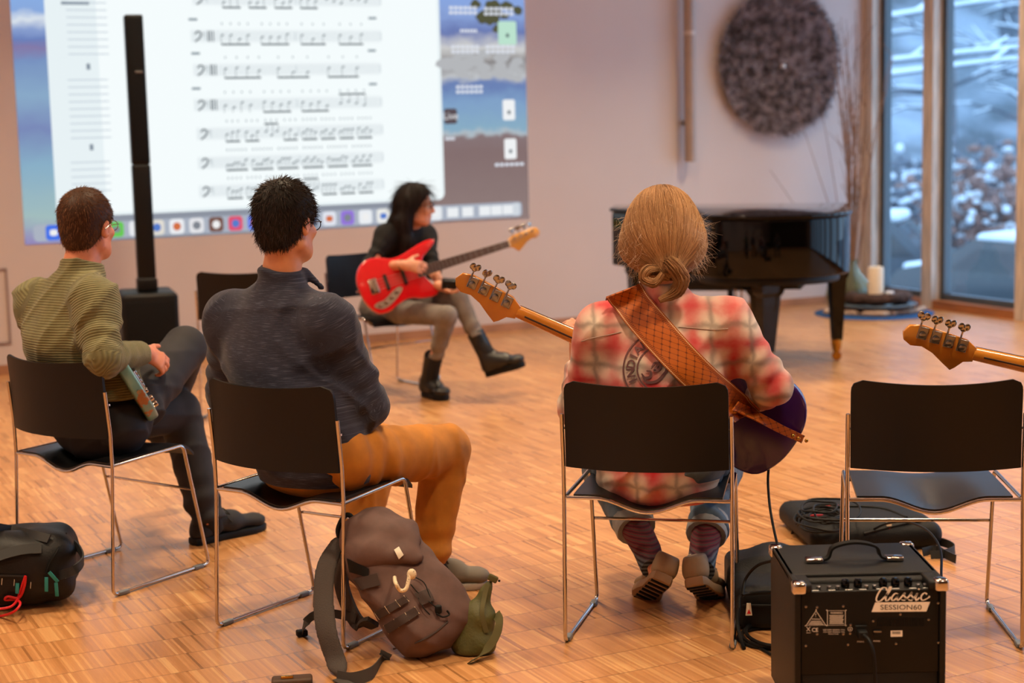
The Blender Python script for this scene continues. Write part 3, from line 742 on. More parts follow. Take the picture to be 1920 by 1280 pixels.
pA = at(1700, 545, 31); car('parked_car', 'dark parked car under thick snow seen through the narrow window', (pA[0]-.9, 31, GZ), 2.75, '2b3a46', True, 1.12)
pB = at(1880, 500, 27); car('parked_car', 'black parked car with snow on its roof behind the wide window', (pB[0]+.5, 27, GZ), 2.3, '20262c', True)
def shrub(loc, r, n, seed, label, leafm):
    e = empty('shrub', loc, label, 'shrub'); rg = random.Random(seed); st = MB(); tw = MB(); sn = MB()
    for i in range(n):
        a = rg.random()*6.28; d = V(math.cos(a)*.7*rg.random(), math.sin(a)*.7*rg.random(), 1); d = unit(d)
        L = r*rg.uniform(.7, 1.3); p0 = V(0, 0, 0); p1 = d*L*.5+V(rg.gauss(0, .1), rg.gauss(0, .1), 0)*r; p2 = d*L+V(rg.gauss(0, .2), rg.gauss(0, .2), -.05)*r
        st.tube([p0, p1, p2], [.03*r/2, .018*r/2, .008], 4)
        for k in range(8):
            q = p1+(p2-p1)*rg.random()+V(rg.gauss(0, .15), rg.gauss(0, .15), rg.gauss(0, .1))*r
            (sn if rg.random() < .28 else tw).ell(q, (.09*r*rg.uniform(.4, 1), .09*r*rg.uniform(.4, 1), .06*r*rg.uniform(.4, 1)), n=5, m=3)
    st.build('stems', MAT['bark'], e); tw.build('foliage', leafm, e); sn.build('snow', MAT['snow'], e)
    return e
M_('bark', '6a6f78', .9); M_('leafred', '8a6a62', .8, var=.3); M_('leafgrey', '6c7480', .8, var=.3)  # outdoor haze is put into the paler, bluer bark colour
for i, (px, Y, r, lf) in enumerate(((1676, 39, 2.0, 'leafgrey'), (1725, 42, 2.4, 'leafgrey'), (1815, 37, 2.0, 'leafred'), (1870, 40, 2.5, 'leafred'), (1915, 36, 1.8, 'leafred'), (1790, 43, 2.6, 'leafgrey'))):
    p = at(px, 400, Y)
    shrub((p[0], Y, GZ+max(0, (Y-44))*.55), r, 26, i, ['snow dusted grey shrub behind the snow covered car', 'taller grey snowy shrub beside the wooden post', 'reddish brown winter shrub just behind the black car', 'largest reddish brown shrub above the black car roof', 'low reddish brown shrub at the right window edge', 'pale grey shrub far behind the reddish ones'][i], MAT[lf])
def tree(loc, h, seed, label):
    e = empty('forest_tree', loc, label, 'tree', 'bare winter trees on the slope'); rg = random.Random(seed); b = MB(); sn = MB()
    tr = [V(0, 0, 0), V(rg.gauss(0, .2), 0, h*.4), V(rg.gauss(0, .4), 0, h)]
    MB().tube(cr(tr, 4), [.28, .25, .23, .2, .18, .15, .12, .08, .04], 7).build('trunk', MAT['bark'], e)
    for i in range(34):
        z = h*rg.uniform(.12, .98); a = rg.random()*6.28; L = (1.15-z/h)*h*.2*rg.uniform(.6, 1.2); d = V(math.cos(a), math.sin(a), rg.uniform(-.05, .5))
        p = tr[1]*0+V(0, 0, z); q1 = p+d*L*.5; q2_ = p+d*L+V(0, 0, -.08*L)
        b.tube([p, q1, q2_], [.07, .045, .015], 4); up = V(0, 0, .06)
        if rg.random() < .7: sn.tube([p+d*L*.2+up*.9, q1+up, q2_+up*.6], [.05, .05, .02], 4)
        for k in range(4):
            s = q1+(q2_-q1)*rg.random(); dd = unit(d+V(rg.gauss(0, .7), rg.gauss(0, .7), rg.gauss(0, .5)))*L*.35; b.tube([s, s+dd], [.025, .008], 3); 
            if rg.random() < .5: sn.tube([s+up*.5, s+dd+up*.5], [.035, .02], 3)
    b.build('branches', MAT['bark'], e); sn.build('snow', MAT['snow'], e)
k = 0; rg = random.Random(5)
for Y, n in ((47, 6), (55, 7), (64, 7)):
    for i in range(n):
        px = 1560+(i+.5)/n*900+rg.gauss(0, 5); p = at(px, 300, Y); tree((p[0], Y, GZ+(Y-44)*.55-.2), rg.uniform(11, 16), 100+k, 'bare snow dusted tree standing on the wooded slope outside'); k += 1
p = at(1665, 120, 23); ob = MB(); sn = MB(); e = empty('snowy_branch_tree', (p[0]-3.2, 23, GZ), 'near tree reaching snow laden branches across the top of the windows', 'tree')
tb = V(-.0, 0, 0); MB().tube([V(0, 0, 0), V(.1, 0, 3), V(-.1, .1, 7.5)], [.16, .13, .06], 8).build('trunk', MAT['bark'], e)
for z0, L, s, yy in ((3.6, 5.4, .22, .0), (4.2, 5.2, .3, .3), (4.8, 4.9, .34, -.3), (3.9, 6.8, .16, .6), (5.3, 5.8, .2, .2)):
    P = [V(0, 0, z0), V(L*.35, yy*.4, z0+s*L*.3), V(L*.7, yy, z0+s*L*.5), V(L, yy*1.4, z0+s*L*.62)]; P = cr(P, 4)
    ob.tube(P, [.06-.05*i/12 for i in range(len(P))], 5); sn.tube([q+V(0, 0, .04) for q in P], [.06-.04*i/12 for i in range(len(P))], 5)
    for i in range(4, len(P), 2):
        q = P[i]+V(.5, .15, .35)*(.5+.5*rg.random()); ob.tube([P[i], q], [.02, .008], 4); sn.tube([P[i]+V(0, 0, .03), q+V(0, 0, .03)], [.035, .02], 4)
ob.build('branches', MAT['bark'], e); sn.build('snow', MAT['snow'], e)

# ------------------------------------------------------------------ sled-base stacking chairs
def backz(z): return .030-.018*max(0, (z-.60)/.2)
def make_chair(name='sled_chair'):
    e = empty(name, (0, 0, 0))
    for s in (-1, 1):
        xr, xf = s*.25, s*.23
        P = fillet([(xr, .012, .701), (xr, .026, .56), (xr, .027, .441), (xr, .0, .0085), (xf, .465, .0085), (xf, .368, .458), (xr*.985, .034, .447)], .024, 5)
        fr = MB().tube(P, .0062, 10).build('side_frame', MAT['chrome'], e)
        for t in (.10, .88):
            p = V(xr, 0, .0085)*(1-t)+V(xf, .465, .0085)*t; MB().rbox(p-V(0, 0, .001), (.019, .045, .0150), .004).build('floor_glide', MAT['glide'], fr)
    sag = lambda x: -.040*(.5+.5*math.cos(math.pi*min(1, abs(x)/.155)))
    MB().tube([(x, .028, .444+sag(x)) for x in np.linspace(-.25, .25, 29)], .0058, 8).build('rear_rail', MAT['chrome'], e)
    MB().tube([(x, .413, .289) for x in (-.226, .226)], .0052, 8).build('front_stretcher', MAT['chrome'], e)
    def seat(u, v):
        x = (u-.5)*2*(.222-.010*v); y = .030+v*.405; w = 1-.75*max(0, min(1, (v-.1)/.6))
        z = .4545+sag(x)*w - (.035*max(0, (v-.86)/.14)**2) + .010*v*(1-v)
        return (x, y, z), (0, 0, 1)
    MB().sheet(seat, 24, 18, .011).build('seat', MAT['seat'], e, angle=60)
    def back(u, v):
        z = .540+v*.265; c = (v-.86)/.14; sh = 0.0
        if c > 0: sh = .032*(1-math.sqrt(max(0, 1-c*c)))
        hw = .242-sh; x = (u-.5)*2*hw; q = 1-(x/.242)**2
        z -= .012*q*v
        y = .030-.062*q - .016*v*v
        return (x, y, z), (0, 1, 0)
    MB().sheet(back, 28, 20, .010).build('backrest', MAT['shell'], e, angle=60)
    for s in (-1, 1):
        MB().tube([(s*.250, .030, .655), (s*.228, .024, .655)], .004, 6).build('back_bolt', MAT['chrome'], e)
    return e
proto = make_chair()
chairs = {}
CH = {'A': (-1.569, 5.611, -.619, 'dark chair seat under the person in the green top'), 'B': (-.739, 4.960, -.558, 'dark chair under the person in ochre trousers'),
      'C': (.383, 4.797, -.218, 'dark chair under the person in the plaid shirt'), 'D': (1.214, 4.709, -.105, 'empty dark chair behind the small black amplifier'),
      'E': (-1.440, 8.842, -.12, 'empty dark chair standing back between the two seated men'), 'W': (-.900, 9.910, -2.450, 'dark chair under the woman with the red bass'),
      'R': (2.17, 4.42, .12, 'dark chair under the person mostly beyond the right edge')}
for i, (k, (x, y, th, lab)) in enumerate(CH.items()):
    c = proto if i == 0 else copy_tree(proto)
    c.location = (x, y, 0); c.rotation_euler = (0, 0, th); tag(c, lab, 'chair', 'chrome sled chairs with dark shells'); chairs[k] = c
def cpt(k, rx, fy, z):     # chair-local point to world
    x, y, th, _ = CH[k]; c, s = math.cos(th), math.sin(th); return V(x+c*rx-s*fy, y+s*rx+c*fy, z)
def cdir(k, rx, fy, z=0): return cpt(k, rx, fy, z)-cpt(k, 0, 0, 0)

# ------------------------------------------------------------------ grand piano
pe = empty('grand_piano', (1.5, 10.5, 0), 'black polished grand piano with closed lid by the wall', 'piano'); po_ = V(1.5, 10.5, 0)
outl = [(2.22, 10.98), (.74, 11.42), (.66, 11.02), (.78, 10.80), (.98, 10.52), (1.12, 10.20), (1.22, 9.95), (1.42, 9.80), (1.68, 9.78), (1.92, 9.88), (2.04, 10.05)]
body = [tuple(p) for p in [V(2.22, 10.98), V(.74, 11.42)]+cr([V(.68, 11.02), V(.80, 10.78), V(.97, 10.52), V(1.10, 10.22), V(1.22, 9.98), V(1.42, 9.84), V(1.68, 9.82), V(1.90, 9.90), V(2.05, 10.08), V(2.13, 10.42)], 5)]
cen = V(1.5, 10.5)
def scl(poly, k): return [tuple(cen+(V(p)-cen)*k) for p in poly]
def ccw(p): 
    a = sum(p[i][0]*p[(i+1) % len(p)][1]-p[(i+1) % len(p)][0]*p[i][1] for i in range(len(p))); return p if a > 0 else p[::-1]
MB().prism(ccw(body), .595, .945, edge=.012, steps=3).build('rim', MAT['blackgloss'], pe, origin=po_, angle=22)
MB().prism(ccw(scl(body, 1.018)), .948, .972, edge=.008, steps=3).build('lid', MAT['blackgloss'], pe, origin=po_, angle=22)
MB().prism(ccw(scl(body, .90)), .545, .594, edge=.008).build('bottom_frame', MAT['black'], pe, origin=po_)
MB().rbox((1.50, 10.45, .525), (.72, .55, .05), .01, rotm(-.29)).build('key_bed_beam', MAT['black'], pe, origin=po_)
def pleg(p, top, rot, w0, w1):
    R = rotm(rot); prof = [(w0*1.25, top), (w0*1.22, top-.05), (w0, top-.075), (w0*.97, top-.12), (w1, .135)]
    m = MB(); vs = []; 
    for w, z in prof:
        for a, b in ((-1, -1), (1, -1), (1, 1), (-1, 1)): vs.append(V(p[0], p[1], z)+R@V(a*w, b*w, 0))
    fs = [(0, 1, 2, 3)[::-1]]+[(i*4+k, i*4+(k+1) % 4, i*4+4+(k+1) % 4, i*4+4+k) for i in range(len(prof)-1) for k in range(4)]+[tuple((len(prof)-1)*4+k for k in range(4))]
    l = m.add(vs, fs).build('leg', MAT['blackgloss'], pe, False, po_)
    MB().lathe([(w1*1.15, .14), (w1*1.2, .12), (w1*.95, .075), (w1*.7, .06)], (p[0], p[1], 0), 12).build('ferrule', MAT['brass'], l, origin=po_)
    MB().lathe([(.012, -.012), (.030, -.011), (.032, 0), (.030, .011), (.012, .012)], (p[0], p[1], .032), 14, np.array(Matrix.Rotation(math.pi/2, 3, 'X'))@rotm(0)).build('caster', MAT['brass'], l, origin=po_)
pleg((2.06, 10.48), .595, .1, .048, .030); pleg((1.53, 9.98), .55, .5, .066, .040); pleg((.84, 11.08), .595, .3, .048, .030)
tl = MB()
for s in (-1, 1):    # curved brackets beside the tail leg
    tl.prism([(.0, .0), (s*.20, .0), (s*.20, -.015), (s*.12, -.03), (s*.08, -.07), (s*.065, -.16), (0, -.16)][::s], -.03, .03, lambda q: V(1.53, 9.98, .55)+rotm(-.25)@V(q[0], q[2], q[1]))
tl.build('leg_bracket', MAT['blackgloss'], pe, False, po_)
ly = V(1.55, 10.95, 0)
for s in (-.10, .10): MB().tube([ly+V(s, 0, .56), ly+V(s, .0, .12)], .02, 8).build('lyre_post', MAT['black'], pe, origin=po_)
MB().rbox(ly+V(0, 0, .10), (.30, .10, .05), .01).build('lyre_box', MAT['black'], pe, origin=po_)
for s in (-.07, -.03, .03, .07): MB().tube([ly+V(s, -.02, .56), ly+V(s, -.02, .12)], .006, 6).build('pedal_rod', MAT['brass'], pe, origin=po_)
for s in (-.08, 0, .08): MB().rbox(ly+V(s, .10, .055), (.028, .16, .012), .005).build('pedal', MAT['brass'], pe, origin=po_)
kb = V(1.48, 11.20); kd = unit(V(-1.48, .44)); 
MB().prism(ccw([tuple(kb+kd*a+V(kd[1], -kd[0])*(-1)*b*(-1)) for a, b in ((.72, .0), (-.72, .0), (-.72, -.13), (.72, -.13))]), .60, .735, edge=.006).build('key_slip', MAT['blackgloss'], pe, origin=po_)
# bench behind the piano
bn = empty('piano_bench', (1.46, 11.50, 0), 'low black piano bench under the far side of the grand piano', 'bench'); br = rotm(-.29)
MB().rbox((0, 0, .47), (.62, .34, .07), .02, br).build('cushion', MAT['black'], bn)
for sx in (-1, 1):
    for sy in (-1, 1): MB().box(br@V(sx*.27, sy*.13, .22), (.035, .035, .44), br).build('leg', MAT['black'], bn, False)
for sy in (-1, 1): MB().box(br@V(0, sy*.13, .40), (.54, .025, .06), br).build('apron', MAT['black'], bn, False)

# ------------------------------------------------------------------ column loudspeaker
sp = at(280, 640, 10.2); sx, sy = sp[0], 10.2
se = empty('column_speaker', (sx, sy, 0), 'tall black column loudspeaker rising from its subwoofer', 'loudspeaker', rz=.30)
M_('speakerblack', '070708', .5, spec=.3, bump=.1, bscale=300); M_('grille', '0a0a0c', .75, spec=.2, bump=.5, bscale=500)
MB().rbox((0, 0, .30), (.34, .42, .56), .03).build('subwoofer', MAT['speakerblack'], se)
MB().rbox((0, -.212, .29), (.29, .008, .48), .003).build('front_grille', MAT['grille'], se)
for s in (-1, 1): MB().rbox((s*.13, 0, .01), (.05, .3, .02), .006).build('foot', MAT['rubber'], se)
MB().rbox((0, -.05, .62), (.122, .13, .09), .015).build('column_socket', MAT['speakerblack'], se)
MB().rbox((0, -.05, 1.005), (.108, .11, .69), .012).build('lower_column', MAT['speakerblack'], se)
MB().rbox((0, -.05, 1.795), (.108, .11, .89), .012).build('upper_column', MAT['speakerblack'], se)
MB().rbox((0, -.1055, 1.795), (.09, .006, .85), .002).build('column_grille', MAT['grille'], se)
MB().rbox((.014, -.1095, 1.90), (.044, .004, .012), .0015).build('badge', MAT['steel'], se)

# ------------------------------------------------------------------ wall lamp tube, woolly disc
t, z0 = wallp(1283, 303); p = room(t, .09)
te = empty('wall_tube', p+Vector((0, 0, z0)), 'slim beige vertical tube fixed to the wall beside the piano', 'pipe')
M_('tubebeige', 'a8958a', .4, var=.05)
MB().lathe([(.040, 0), (.046, .004), (.046, .95), (.046, 2.4)], n=20).build('tube', MAT['tubebeige'], te)
MB().lathe([(.049, .97), (.049, 1.00)], n=20).build('joint_ring', mat('ringpale', 'c9bdb6', .4), te)
for zz in (.3, 1.6): MB().box(V(NX*.05, NY*.05, zz), (.03, .10, .03), np.array(Matrix.Rotation(A0, 3, 'Z'))).build('wall_bracket', MAT['steel'], te, False)
t, zc = wallp(1456, 118); cpos = room(t, .03, zc); R_D = .575
de = empty('woolly_wall_disc', cpos, 'round shaggy grey brown disc of fine twigs hanging on the wall', 'wall art')
M_('woolbase', '6a6264', .95, var=.5, vscale=14); M_('wooltwig', '5c5356', .9, vscale=14, c2='cfc6ce')
rgd = np.random.default_rng(3); X_ = V(UX, UY, 0); Z_ = V(0, 0, 1); Y_ = V(-NX, -NY, 0)*1.0
MB().add([X_*R_D*.97*math.cos(a)*(1+.015*math.sin(a*7))+Z_*R_D*.97*math.sin(a)+Y_*yy for yy in (0, .03) for a in np.linspace(0, 2*math.pi, 48, endpoint=False)],
         [tuple(range(48)), tuple(range(48, 96))]+[(i, (i+1) % 48, 48+(i+1) % 48, 48+i) for i in range(48)]).build('backing', MAT['woolbase'], de, False)
N_ = 9000; r_ = R_D*np.sqrt(rgd.random(N_)); a_ = rgd.random(N_)*2*math.pi
P_ = np.outer(r_*np.cos(a_), X_)+np.outer(r_*np.sin(a_), Z_)+Y_*.03
D_ = np.outer(np.cos(a_), X_)*.5+np.outer(np.sin(a_), Z_)*.5+Y_*.9
w1 = strands('twig_pile', P_, D_, MAT['wooltwig'], de, None, .055, 2, .0035, .75, seed=2); w1['kind'] = 'stuff'
MB().ell(Y_*.06-Z_*.03, (.02, .02, .02)).build('centre_bead', MAT['snow'], de)
# hanging wire beside the disc
wt = [room(wallp(1525, 232)[0], .02, wallp(1525, 232)[1]), room(wallp(1600, 390)[0], .05, wallp(1600, 390)[1]-.02)]

# ------------------------------------------------------------------ seasonal corner: rug, cloth, wreath, candle, vase of twigs
rc = V(2.83, 12.92, 0)
rug = MB().lathe([(.02, .0), (.455, .0), (.46, .004), (.455, .008), (.02, .009)], rc, 48).build('round_rug', mat('bluefelt', '1d4f86', .9, bump=.3, bscale=300)); tag(rug, 'round blue felt mat on the floor by the window', 'rug')
S = SDF(rc+V(-.42, -.36, -.01), rc+V(.42, .36, .12), .010); rgc = random.Random(2)
for i in range(26):
    a = rgc.random()*6.28; r = .10+.22*rgc.random(); q = rc+V(r*math.cos(a)*1.15, r*math.sin(a)*.9, .032); d = V(math.cos(a+1.2), math.sin(a+1.2), 0)*.07
    S.cone(q-d, q+d, .020, .024, .012)
S.ell(rc+V(0, 0, .02), (.33, .26, .03)); S.clip(rc+V(0, 0, .0095), (0, 0, -1))
vs, F = S.mesh(1); cl = arr_obj('crumpled_cloth', vs, F, mat('creamcloth', 'b79c88', .85, var=.12, vscale=9)); tag(cl, 'crumpled cream cloth spread on the blue mat', 'cloth')
zc_ = .068
tr = MB().lathe([(.02, zc_), (.30, zc_), (.315, zc_+.012), (.31, zc_+.016), (.02, zc_+.010)], rc+V(.03, 0, 0), 36).build('glass_plate', mat('slate', '54606a', .15, spec=.6)); tag(tr, 'wide flat grey plate carrying the dark wreath', 'plate')
S = SDF(rc+V(-.36, -.36, .05), rc+V(.42, .36, .24), .010)
for i in range(20):
    a = i/20*6.283; q = rc+V(.03+.20*math.cos(a), .19*math.sin(a), .128+.01*rgc.random()); S.ell(q, (.058+.02*rgc.random(), .055, .040+.012*rgc.random()), rotm(rgc.random()*3), .02)
vs, F = S.mesh(0); wr_ = arr_obj('dark_wreath', vs, F, mat('barkbrown', '43302a', .9, var=.5, vscale=25, bump=.8, bscale=60)); tag(wr_, 'dark brown bark wreath lying on the plate', 'wreath')
cd = empty('pillar_candle', rc+V(-.02, -.15, .165), 'thick cream pillar candle standing on the wreath', 'candle')
MB().lathe([(.055, 0), (.060, .005), (.060, .20), (.054, .215), (.03, .208), (.005, .206)], n=24).build('wax', mat('candlewax', 'e8dcc6', .45), cd); MB().tube([(0, 0, .2), (.002, 0, .228)], .0018, 5).build('wick', MAT['black'], cd)
td = MB().lathe([(.03, 0), (.034, .004), (.034, .018), (.03, .02)], rc+V(.075, -.20, .172), 16).build('tea_light', MAT['snow']); tag(td, 'small white tea light beside the pillar candle', 'candle')
mg = bpy.data.materials.new('green_glass'); mg.use_nodes = True; b_ = mg.node_tree.nodes['Principled BSDF']; b_.inputs['Base Color'].default_value = lin('c3cba0'); b_.inputs['Transmission Weight'].default_value = .85; b_.inputs['Roughness'].default_value = .06
vz = rc+V(-.16, .18, 0); vse = empty('twig_vase', vz+V(0, 0, .009), 'bulbous green glass vase holding tall bare twigs', 'vase')
MB().lathe([(.08, 0), (.155, .03), (.185, .12), (.16, .22), (.09, .30), (.065, .36), (.072, .40), (.066, .40), (.058, .36), (.08, .30), (.15, .22), (.175, .12), (.145, .04), (.02, .012)], n=32).build('glass', mg, vse)
M_('twigbrown', '8d6d58', .8, var=.3)
for i in range(24):
    a = rgc.gauss(.9, 1.5); sp_ = abs(rgc.gauss(0, .16)); H = rgc.uniform(1.3, 2.35); d = V(math.cos(a)*sp_, math.sin(a)*sp_*.5, 0)
    p0 = V(rgc.gauss(0, .02), rgc.gauss(0, .02), .06); P = [p0, d*.25+V(.02, 0, .42), d*.6*H*.5+V(.03, 0, H*.6), d*1.1*H*.6+V(rgc.gauss(.02, .03), 0, H)]
    m_ = MB(); Q = cr(P, 4); m_.tube(Q, list(np.linspace(.008, .002, len(Q))), 5)
    for j in range(4):
        s = Q[rgc.randrange(6, len(Q))]; m_.tube([s, s+V(rgc.gauss(0, .09), rgc.gauss(0, .03), rgc.uniform(.1, .3))], [.003, .0012], 4)
    m_.build('twig', MAT['twigbrown'], vse)
for pa, pb, zt in ((-.42, -.02, 1.62), (-.62, .0, 1.12), (-.25, .0, 1.75)):
    Q = cr([V(0, 0, .1), V(-.03, 0, .42), V(pa*.55, 0, zt*.65), V(pa, 0, zt)], 5); MB().tube(Q, list(np.linspace(.005, .0018, len(Q))), 5).build('twig', MAT['twigbrown'], vse)
# ------------------------------------------------------------------ bass guitars
BODY = [(.0, .0), (.006, .07), (.04, .130), (.10, .160), (.17, .152), (.24, .126), (.31, .128), (.39, .150), (.47, .166), (.515, .160), (.520, .140), (.480, .112), (.430, .080), (.408, .045), (.402, .030),
        (.402, -.030), (.408, -.050), (.425, -.085), (.448, -.120), (.445, -.150), (.405, -.160), (.34, -.148), (.27, -.128), (.20, -.140), (.13, -.166), (.06, -.155), (.015, -.085)]
def bass(name, label, O, X, Z, paint, guard, woodc='c78a3e', board='3a2419', plate='c9c4b8', strap=None, neckm=None, jazz=True, sc=1.0):
    O = V(O); X = unit(X); Z = unit(V(Z)-X*(V(Z)@X)); Y = np.cross(Z, X); e = empty(name, O, label, 'bass guitar')
    T = lambda q: (X*q[0]+Y*q[1]+Z*q[2])*sc; R = np.stack([X, Y, Z], 1); bt = lambda *q: T(q)
    o2 = cr([V(*p) for p in BODY], 4, True); o2 = [tuple(p) for p in o2]
    area = sum(o2[i][0]*o2[(i+1) % len(o2)][1]-o2[(i+1) % len(o2)][0]*o2[i][1] for i in range(len(o2)))
    if area < 0: o2 = o2[::-1]
    MB().prism(o2, -.042, 0, T, edge=.010, steps=4).build('body', paint, e, angle=60)
    if guard is not None:
        gp = [(.20, -.02), (.33, -.035), (.395, -.035), (.40, .032), (.44, .080), (.46, .10), (.42, .125), (.35, .105), (.28, .09), (.20, .06)]
        MB().prism([tuple(p) for p in cr([V(*p) for p in gp], 3, True)], 0, .003, T).build('pickguard', guard, e)
    wm = neckm; nut = .954
    def neck(u, v):
        x = .36+u*(nut-.36); w = .031-.0115*u; a = math.pi*v; return T((x, w*math.cos(a), .004-.021*math.sin(a)**.8)), T((0, math.cos(a), -math.sin(a)))
    m = MB(); n1, n2 = 12, 12; vs = []
    for i in range(n1+1):
        for j in range(n2+1): vs.append(neck(i/n1, j/n2)[0])
    fs = [(i*(n2+1)+j, i*(n2+1)+j+1, (i+1)*(n2+1)+j+1, (i+1)*(n2+1)+j) for i in range(n1) for j in range(n2)]
    fs += [(i*(n2+1), (i+1)*(n2+1), (i+1)*(n2+1)+n2, i*(n2+1)+n2) for i in range(n1)]+[tuple(range(n2+1)), tuple(n1*(n2+1)+j for j in range(n2+1))]
    nk = m.add(vs, fs).build('neck', wm, e)
    MB().rbox(T((.72, 0, -.0172)), (.42, .005, .004), .001, R).build('skunk_stripe', MAT['walnut'], nk)
    bm_ = mat(name+'_fretboard', board, .45, var=.2)
    fb = MB().add([T(q) for q in ((.36, .032, .003), (nut, .0205, .003), (nut, -.0205, .003), (.36, -.032, .003), (.36, .031, .009), (nut, .0198, .009), (nut, -.0198, .009), (.36, -.031, .009))],
             [(0, 1, 2, 3), (4, 7, 6, 5), (0, 4, 5, 1), (2, 6, 7, 3), (1, 5, 6, 2), (0, 3, 7, 4)]).build('fretboard', bm_, e, False)
    for k in range(1, 21):
        x = nut-.864*(1-2**(-k/12)); w = .031-.0115*(x-.36)/(nut-.36); MB().box(T((x, 0, .0095)), (.002, 2*w, .0018), R).build('fret', MAT['steel'], fb, False)
    hs = [(nut-.004, .021), (nut+.012, .030), (nut+.03, .040), (nut+.10, .047), (nut+.165, .052), (nut+.20, .044), (nut+.214, .020), (nut+.205, -.002), (nut+.182, -.014), (nut+.15, -.010), (nut+.115, -.022), (nut+.08, -.044), (nut+.052, -.060), (nut+.040, -.050), (nut+.022, -.028), (nut-.004, -.021)]
    MB().prism([tuple(p) for p in hs][::-1], -.013, .002, T, edge=.003, steps=2).build('headstock', wm, e, angle=50)
    MB().rbox(T((nut, 0, .006)), (.005, .041, .010), .001, R).build('nut', mat(name+'_nut', 'e0d8c4', .4), e)
    rg_ = random.Random(name)
    for k in range(4):
        x = nut+.040+k*.040; y = .020+.0035*k
        tp = MB().rbox(T((x, y, -.0155)), (.030, .038, .004), .002, R); tp.lathe([(.010, 0), (.011, -.003), (.011, -.007), (.007, -.009)], T((x, y-.004, -.0165)), 14, R); tp.tube([T((x+.012, y+.030, -.018)), T((x+.012, y-.016, -.018))], .003, 6)
        tn = tp.build('tuner', MAT['steel'], e)
        MB().lathe([(.006, 0), (.005, .015), (.007, .022)], T((x, y, .002)), 10, R).build('string_post', MAT['chrome'], tn)
        a = rg_.uniform(-.9, .9); ax = R@rotm(0, 0, a)
        kk = MB().tube([T((x+.012, y+.026, -.018)), T((x+.012, .062+.002*k, -.018))], .003, 6)
        kc = T((x+.012, .074+.002*k, -.018))
        for dx in (-.009, .009): kk.ell(kc+ax@V(dx, .002, 0), (.0105, .0115, .003), ax, 10, 6)
        kk.ell(kc+ax@V(0, -.005, 0), (.010, .010, .0028), ax, 10, 6); kk.build('tuning_key', MAT['nickel'], tn)
        y0 = (.5-k/3)*.058-.0 if False else (1.5-k)*-.019; y1 = (1.5-k)*-.0115
        MB().tube([T((.09, -y0, .016)), T((nut, -y1, .011)), T((x, y, .010))], .0011, 5).build('string', MAT['steel'], e)
    br_ = MB().rbox(T((.085, 0, .004)), (.050, .085, .006), .002, R).build('bridge', MAT['chrome'], e)
    for k in range(4): MB().rbox(T((.092, (1.5-k)*.019, .010)), (.030, .015, .008), .002, R).build('saddle', MAT['chrome'], br_)
    for x in ((.165, .275) if jazz else (.22,)):
        MB().rbox(T((x, 0, .006)), (.020, .092, .012), .004, R).build('pickup', MAT['black'], e)
    cp = MB().prism([tuple(p) for p in cr([V(.05, -.115), V(.09, -.140), V(.15, -.130), V(.21, -.095), V(.245, -.062), V(.225, -.045), V(.18, -.062), V(.12, -.092), V(.07, -.098)], 4, True)], 0, .003, T).build('control_plate', mat(name+'_plate', plate, .2, .9), e)
    for x, y in ((.085, -.118), (.125, -.110), (.165, -.092), (.205, -.070)): MB().lathe([(.011, 0), (.011, .012), (.009, .016), (.002, .017)], T((x, y, .003)), 14, R).build('knob', MAT['chrome'], cp)
    for x, y, d in ((0, 0, (-1, 0, 0)), (.515, .150, (.8, .6, 0))):
        q = T((x, y, -.021)); MB().tube([q, q+T(unit(d))*.010, q+T(unit(d))*.016], [.004, .004, .008], 10).build('strap_button', MAT['chrome'], e)
    return e, T, R, O
M_('walnut', '2e190f', .5); M_('nickel', 'a9a49c', .2, 1.0)
def neckwood(name, c): return mat(name, c, .22, coat=.4, var=.12, vscale=6, stretch=(1, 1, 1))
# ------------------------------------------------------------------ cloth and hair materials
def patmat(name, fn, rough=.85, sheen=.15):
    m, nt, b = newmat(name); b.inputs['Roughness'].default_value = rough; b.inputs['Sheen Weight'].default_value = sheen; b.inputs['Specular IOR Level'].default_value = .25
    at_ = nd(nt, 'ShaderNodeAttribute'); at_.attribute_name = 'pat'; sp = nd(nt, 'ShaderNodeSeparateXYZ'); nt.links.new(at_.outputs['Vector'], sp.inputs[0])
    def mt(op, *a):
        n = nd(nt, 'ShaderNodeMath', operation=op)
        for i, q in enumerate(a):
            if isinstance(q, (int, float)): n.inputs[i].default_value = q
            else: nt.links.new(q, n.inputs[i])
        return n.outputs[0]
    def mixc(f, a, c):
        n = nd(nt, 'ShaderNodeMix', data_type='RGBA')
        for i, q in ((0, f), (6, a), (7, c)):
            if isinstance(q, (int, float)): n.inputs[i].default_value = q
            elif isinstance(q, tuple): n.inputs[i].default_value = q
            else: nt.links.new(q, n.inputs[i])
        return n.outputs[2]
    def noise(scale, stretch=(1, 1, 1), vec=None, detail=4):
        n = nd(nt, 'ShaderNodeTexNoise'); n.inputs['Scale'].default_value = scale; n.inputs['Detail'].default_value = detail; mp = nd(nt, 'ShaderNodeMapping'); mp.inputs['Scale'].default_value = stretch
        if vec is None: tc = nd(nt, 'ShaderNodeTexCoord'); vec = tc.outputs['Object']
        nt.links.new(vec, mp.inputs[0]); nt.links.new(mp.outputs[0], n.inputs['Vector']); return n.outputs[0]
    def bump(h, s, d=.003):
        bp = nd(nt, 'ShaderNodeBump'); bp.inputs['Strength'].default_value = s; bp.inputs['Distance'].default_value = d; nt.links.new(h, bp.inputs['Height']); nt.links.new(bp.outputs[0], b.inputs['Normal'])
    c = fn(at_.outputs['Vector'], sp.outputs[0], sp.outputs[2], mt, mixc, noise, bump)
    nt.links.new(c, b.inputs['Base Color']); MAT[name] = m; return m
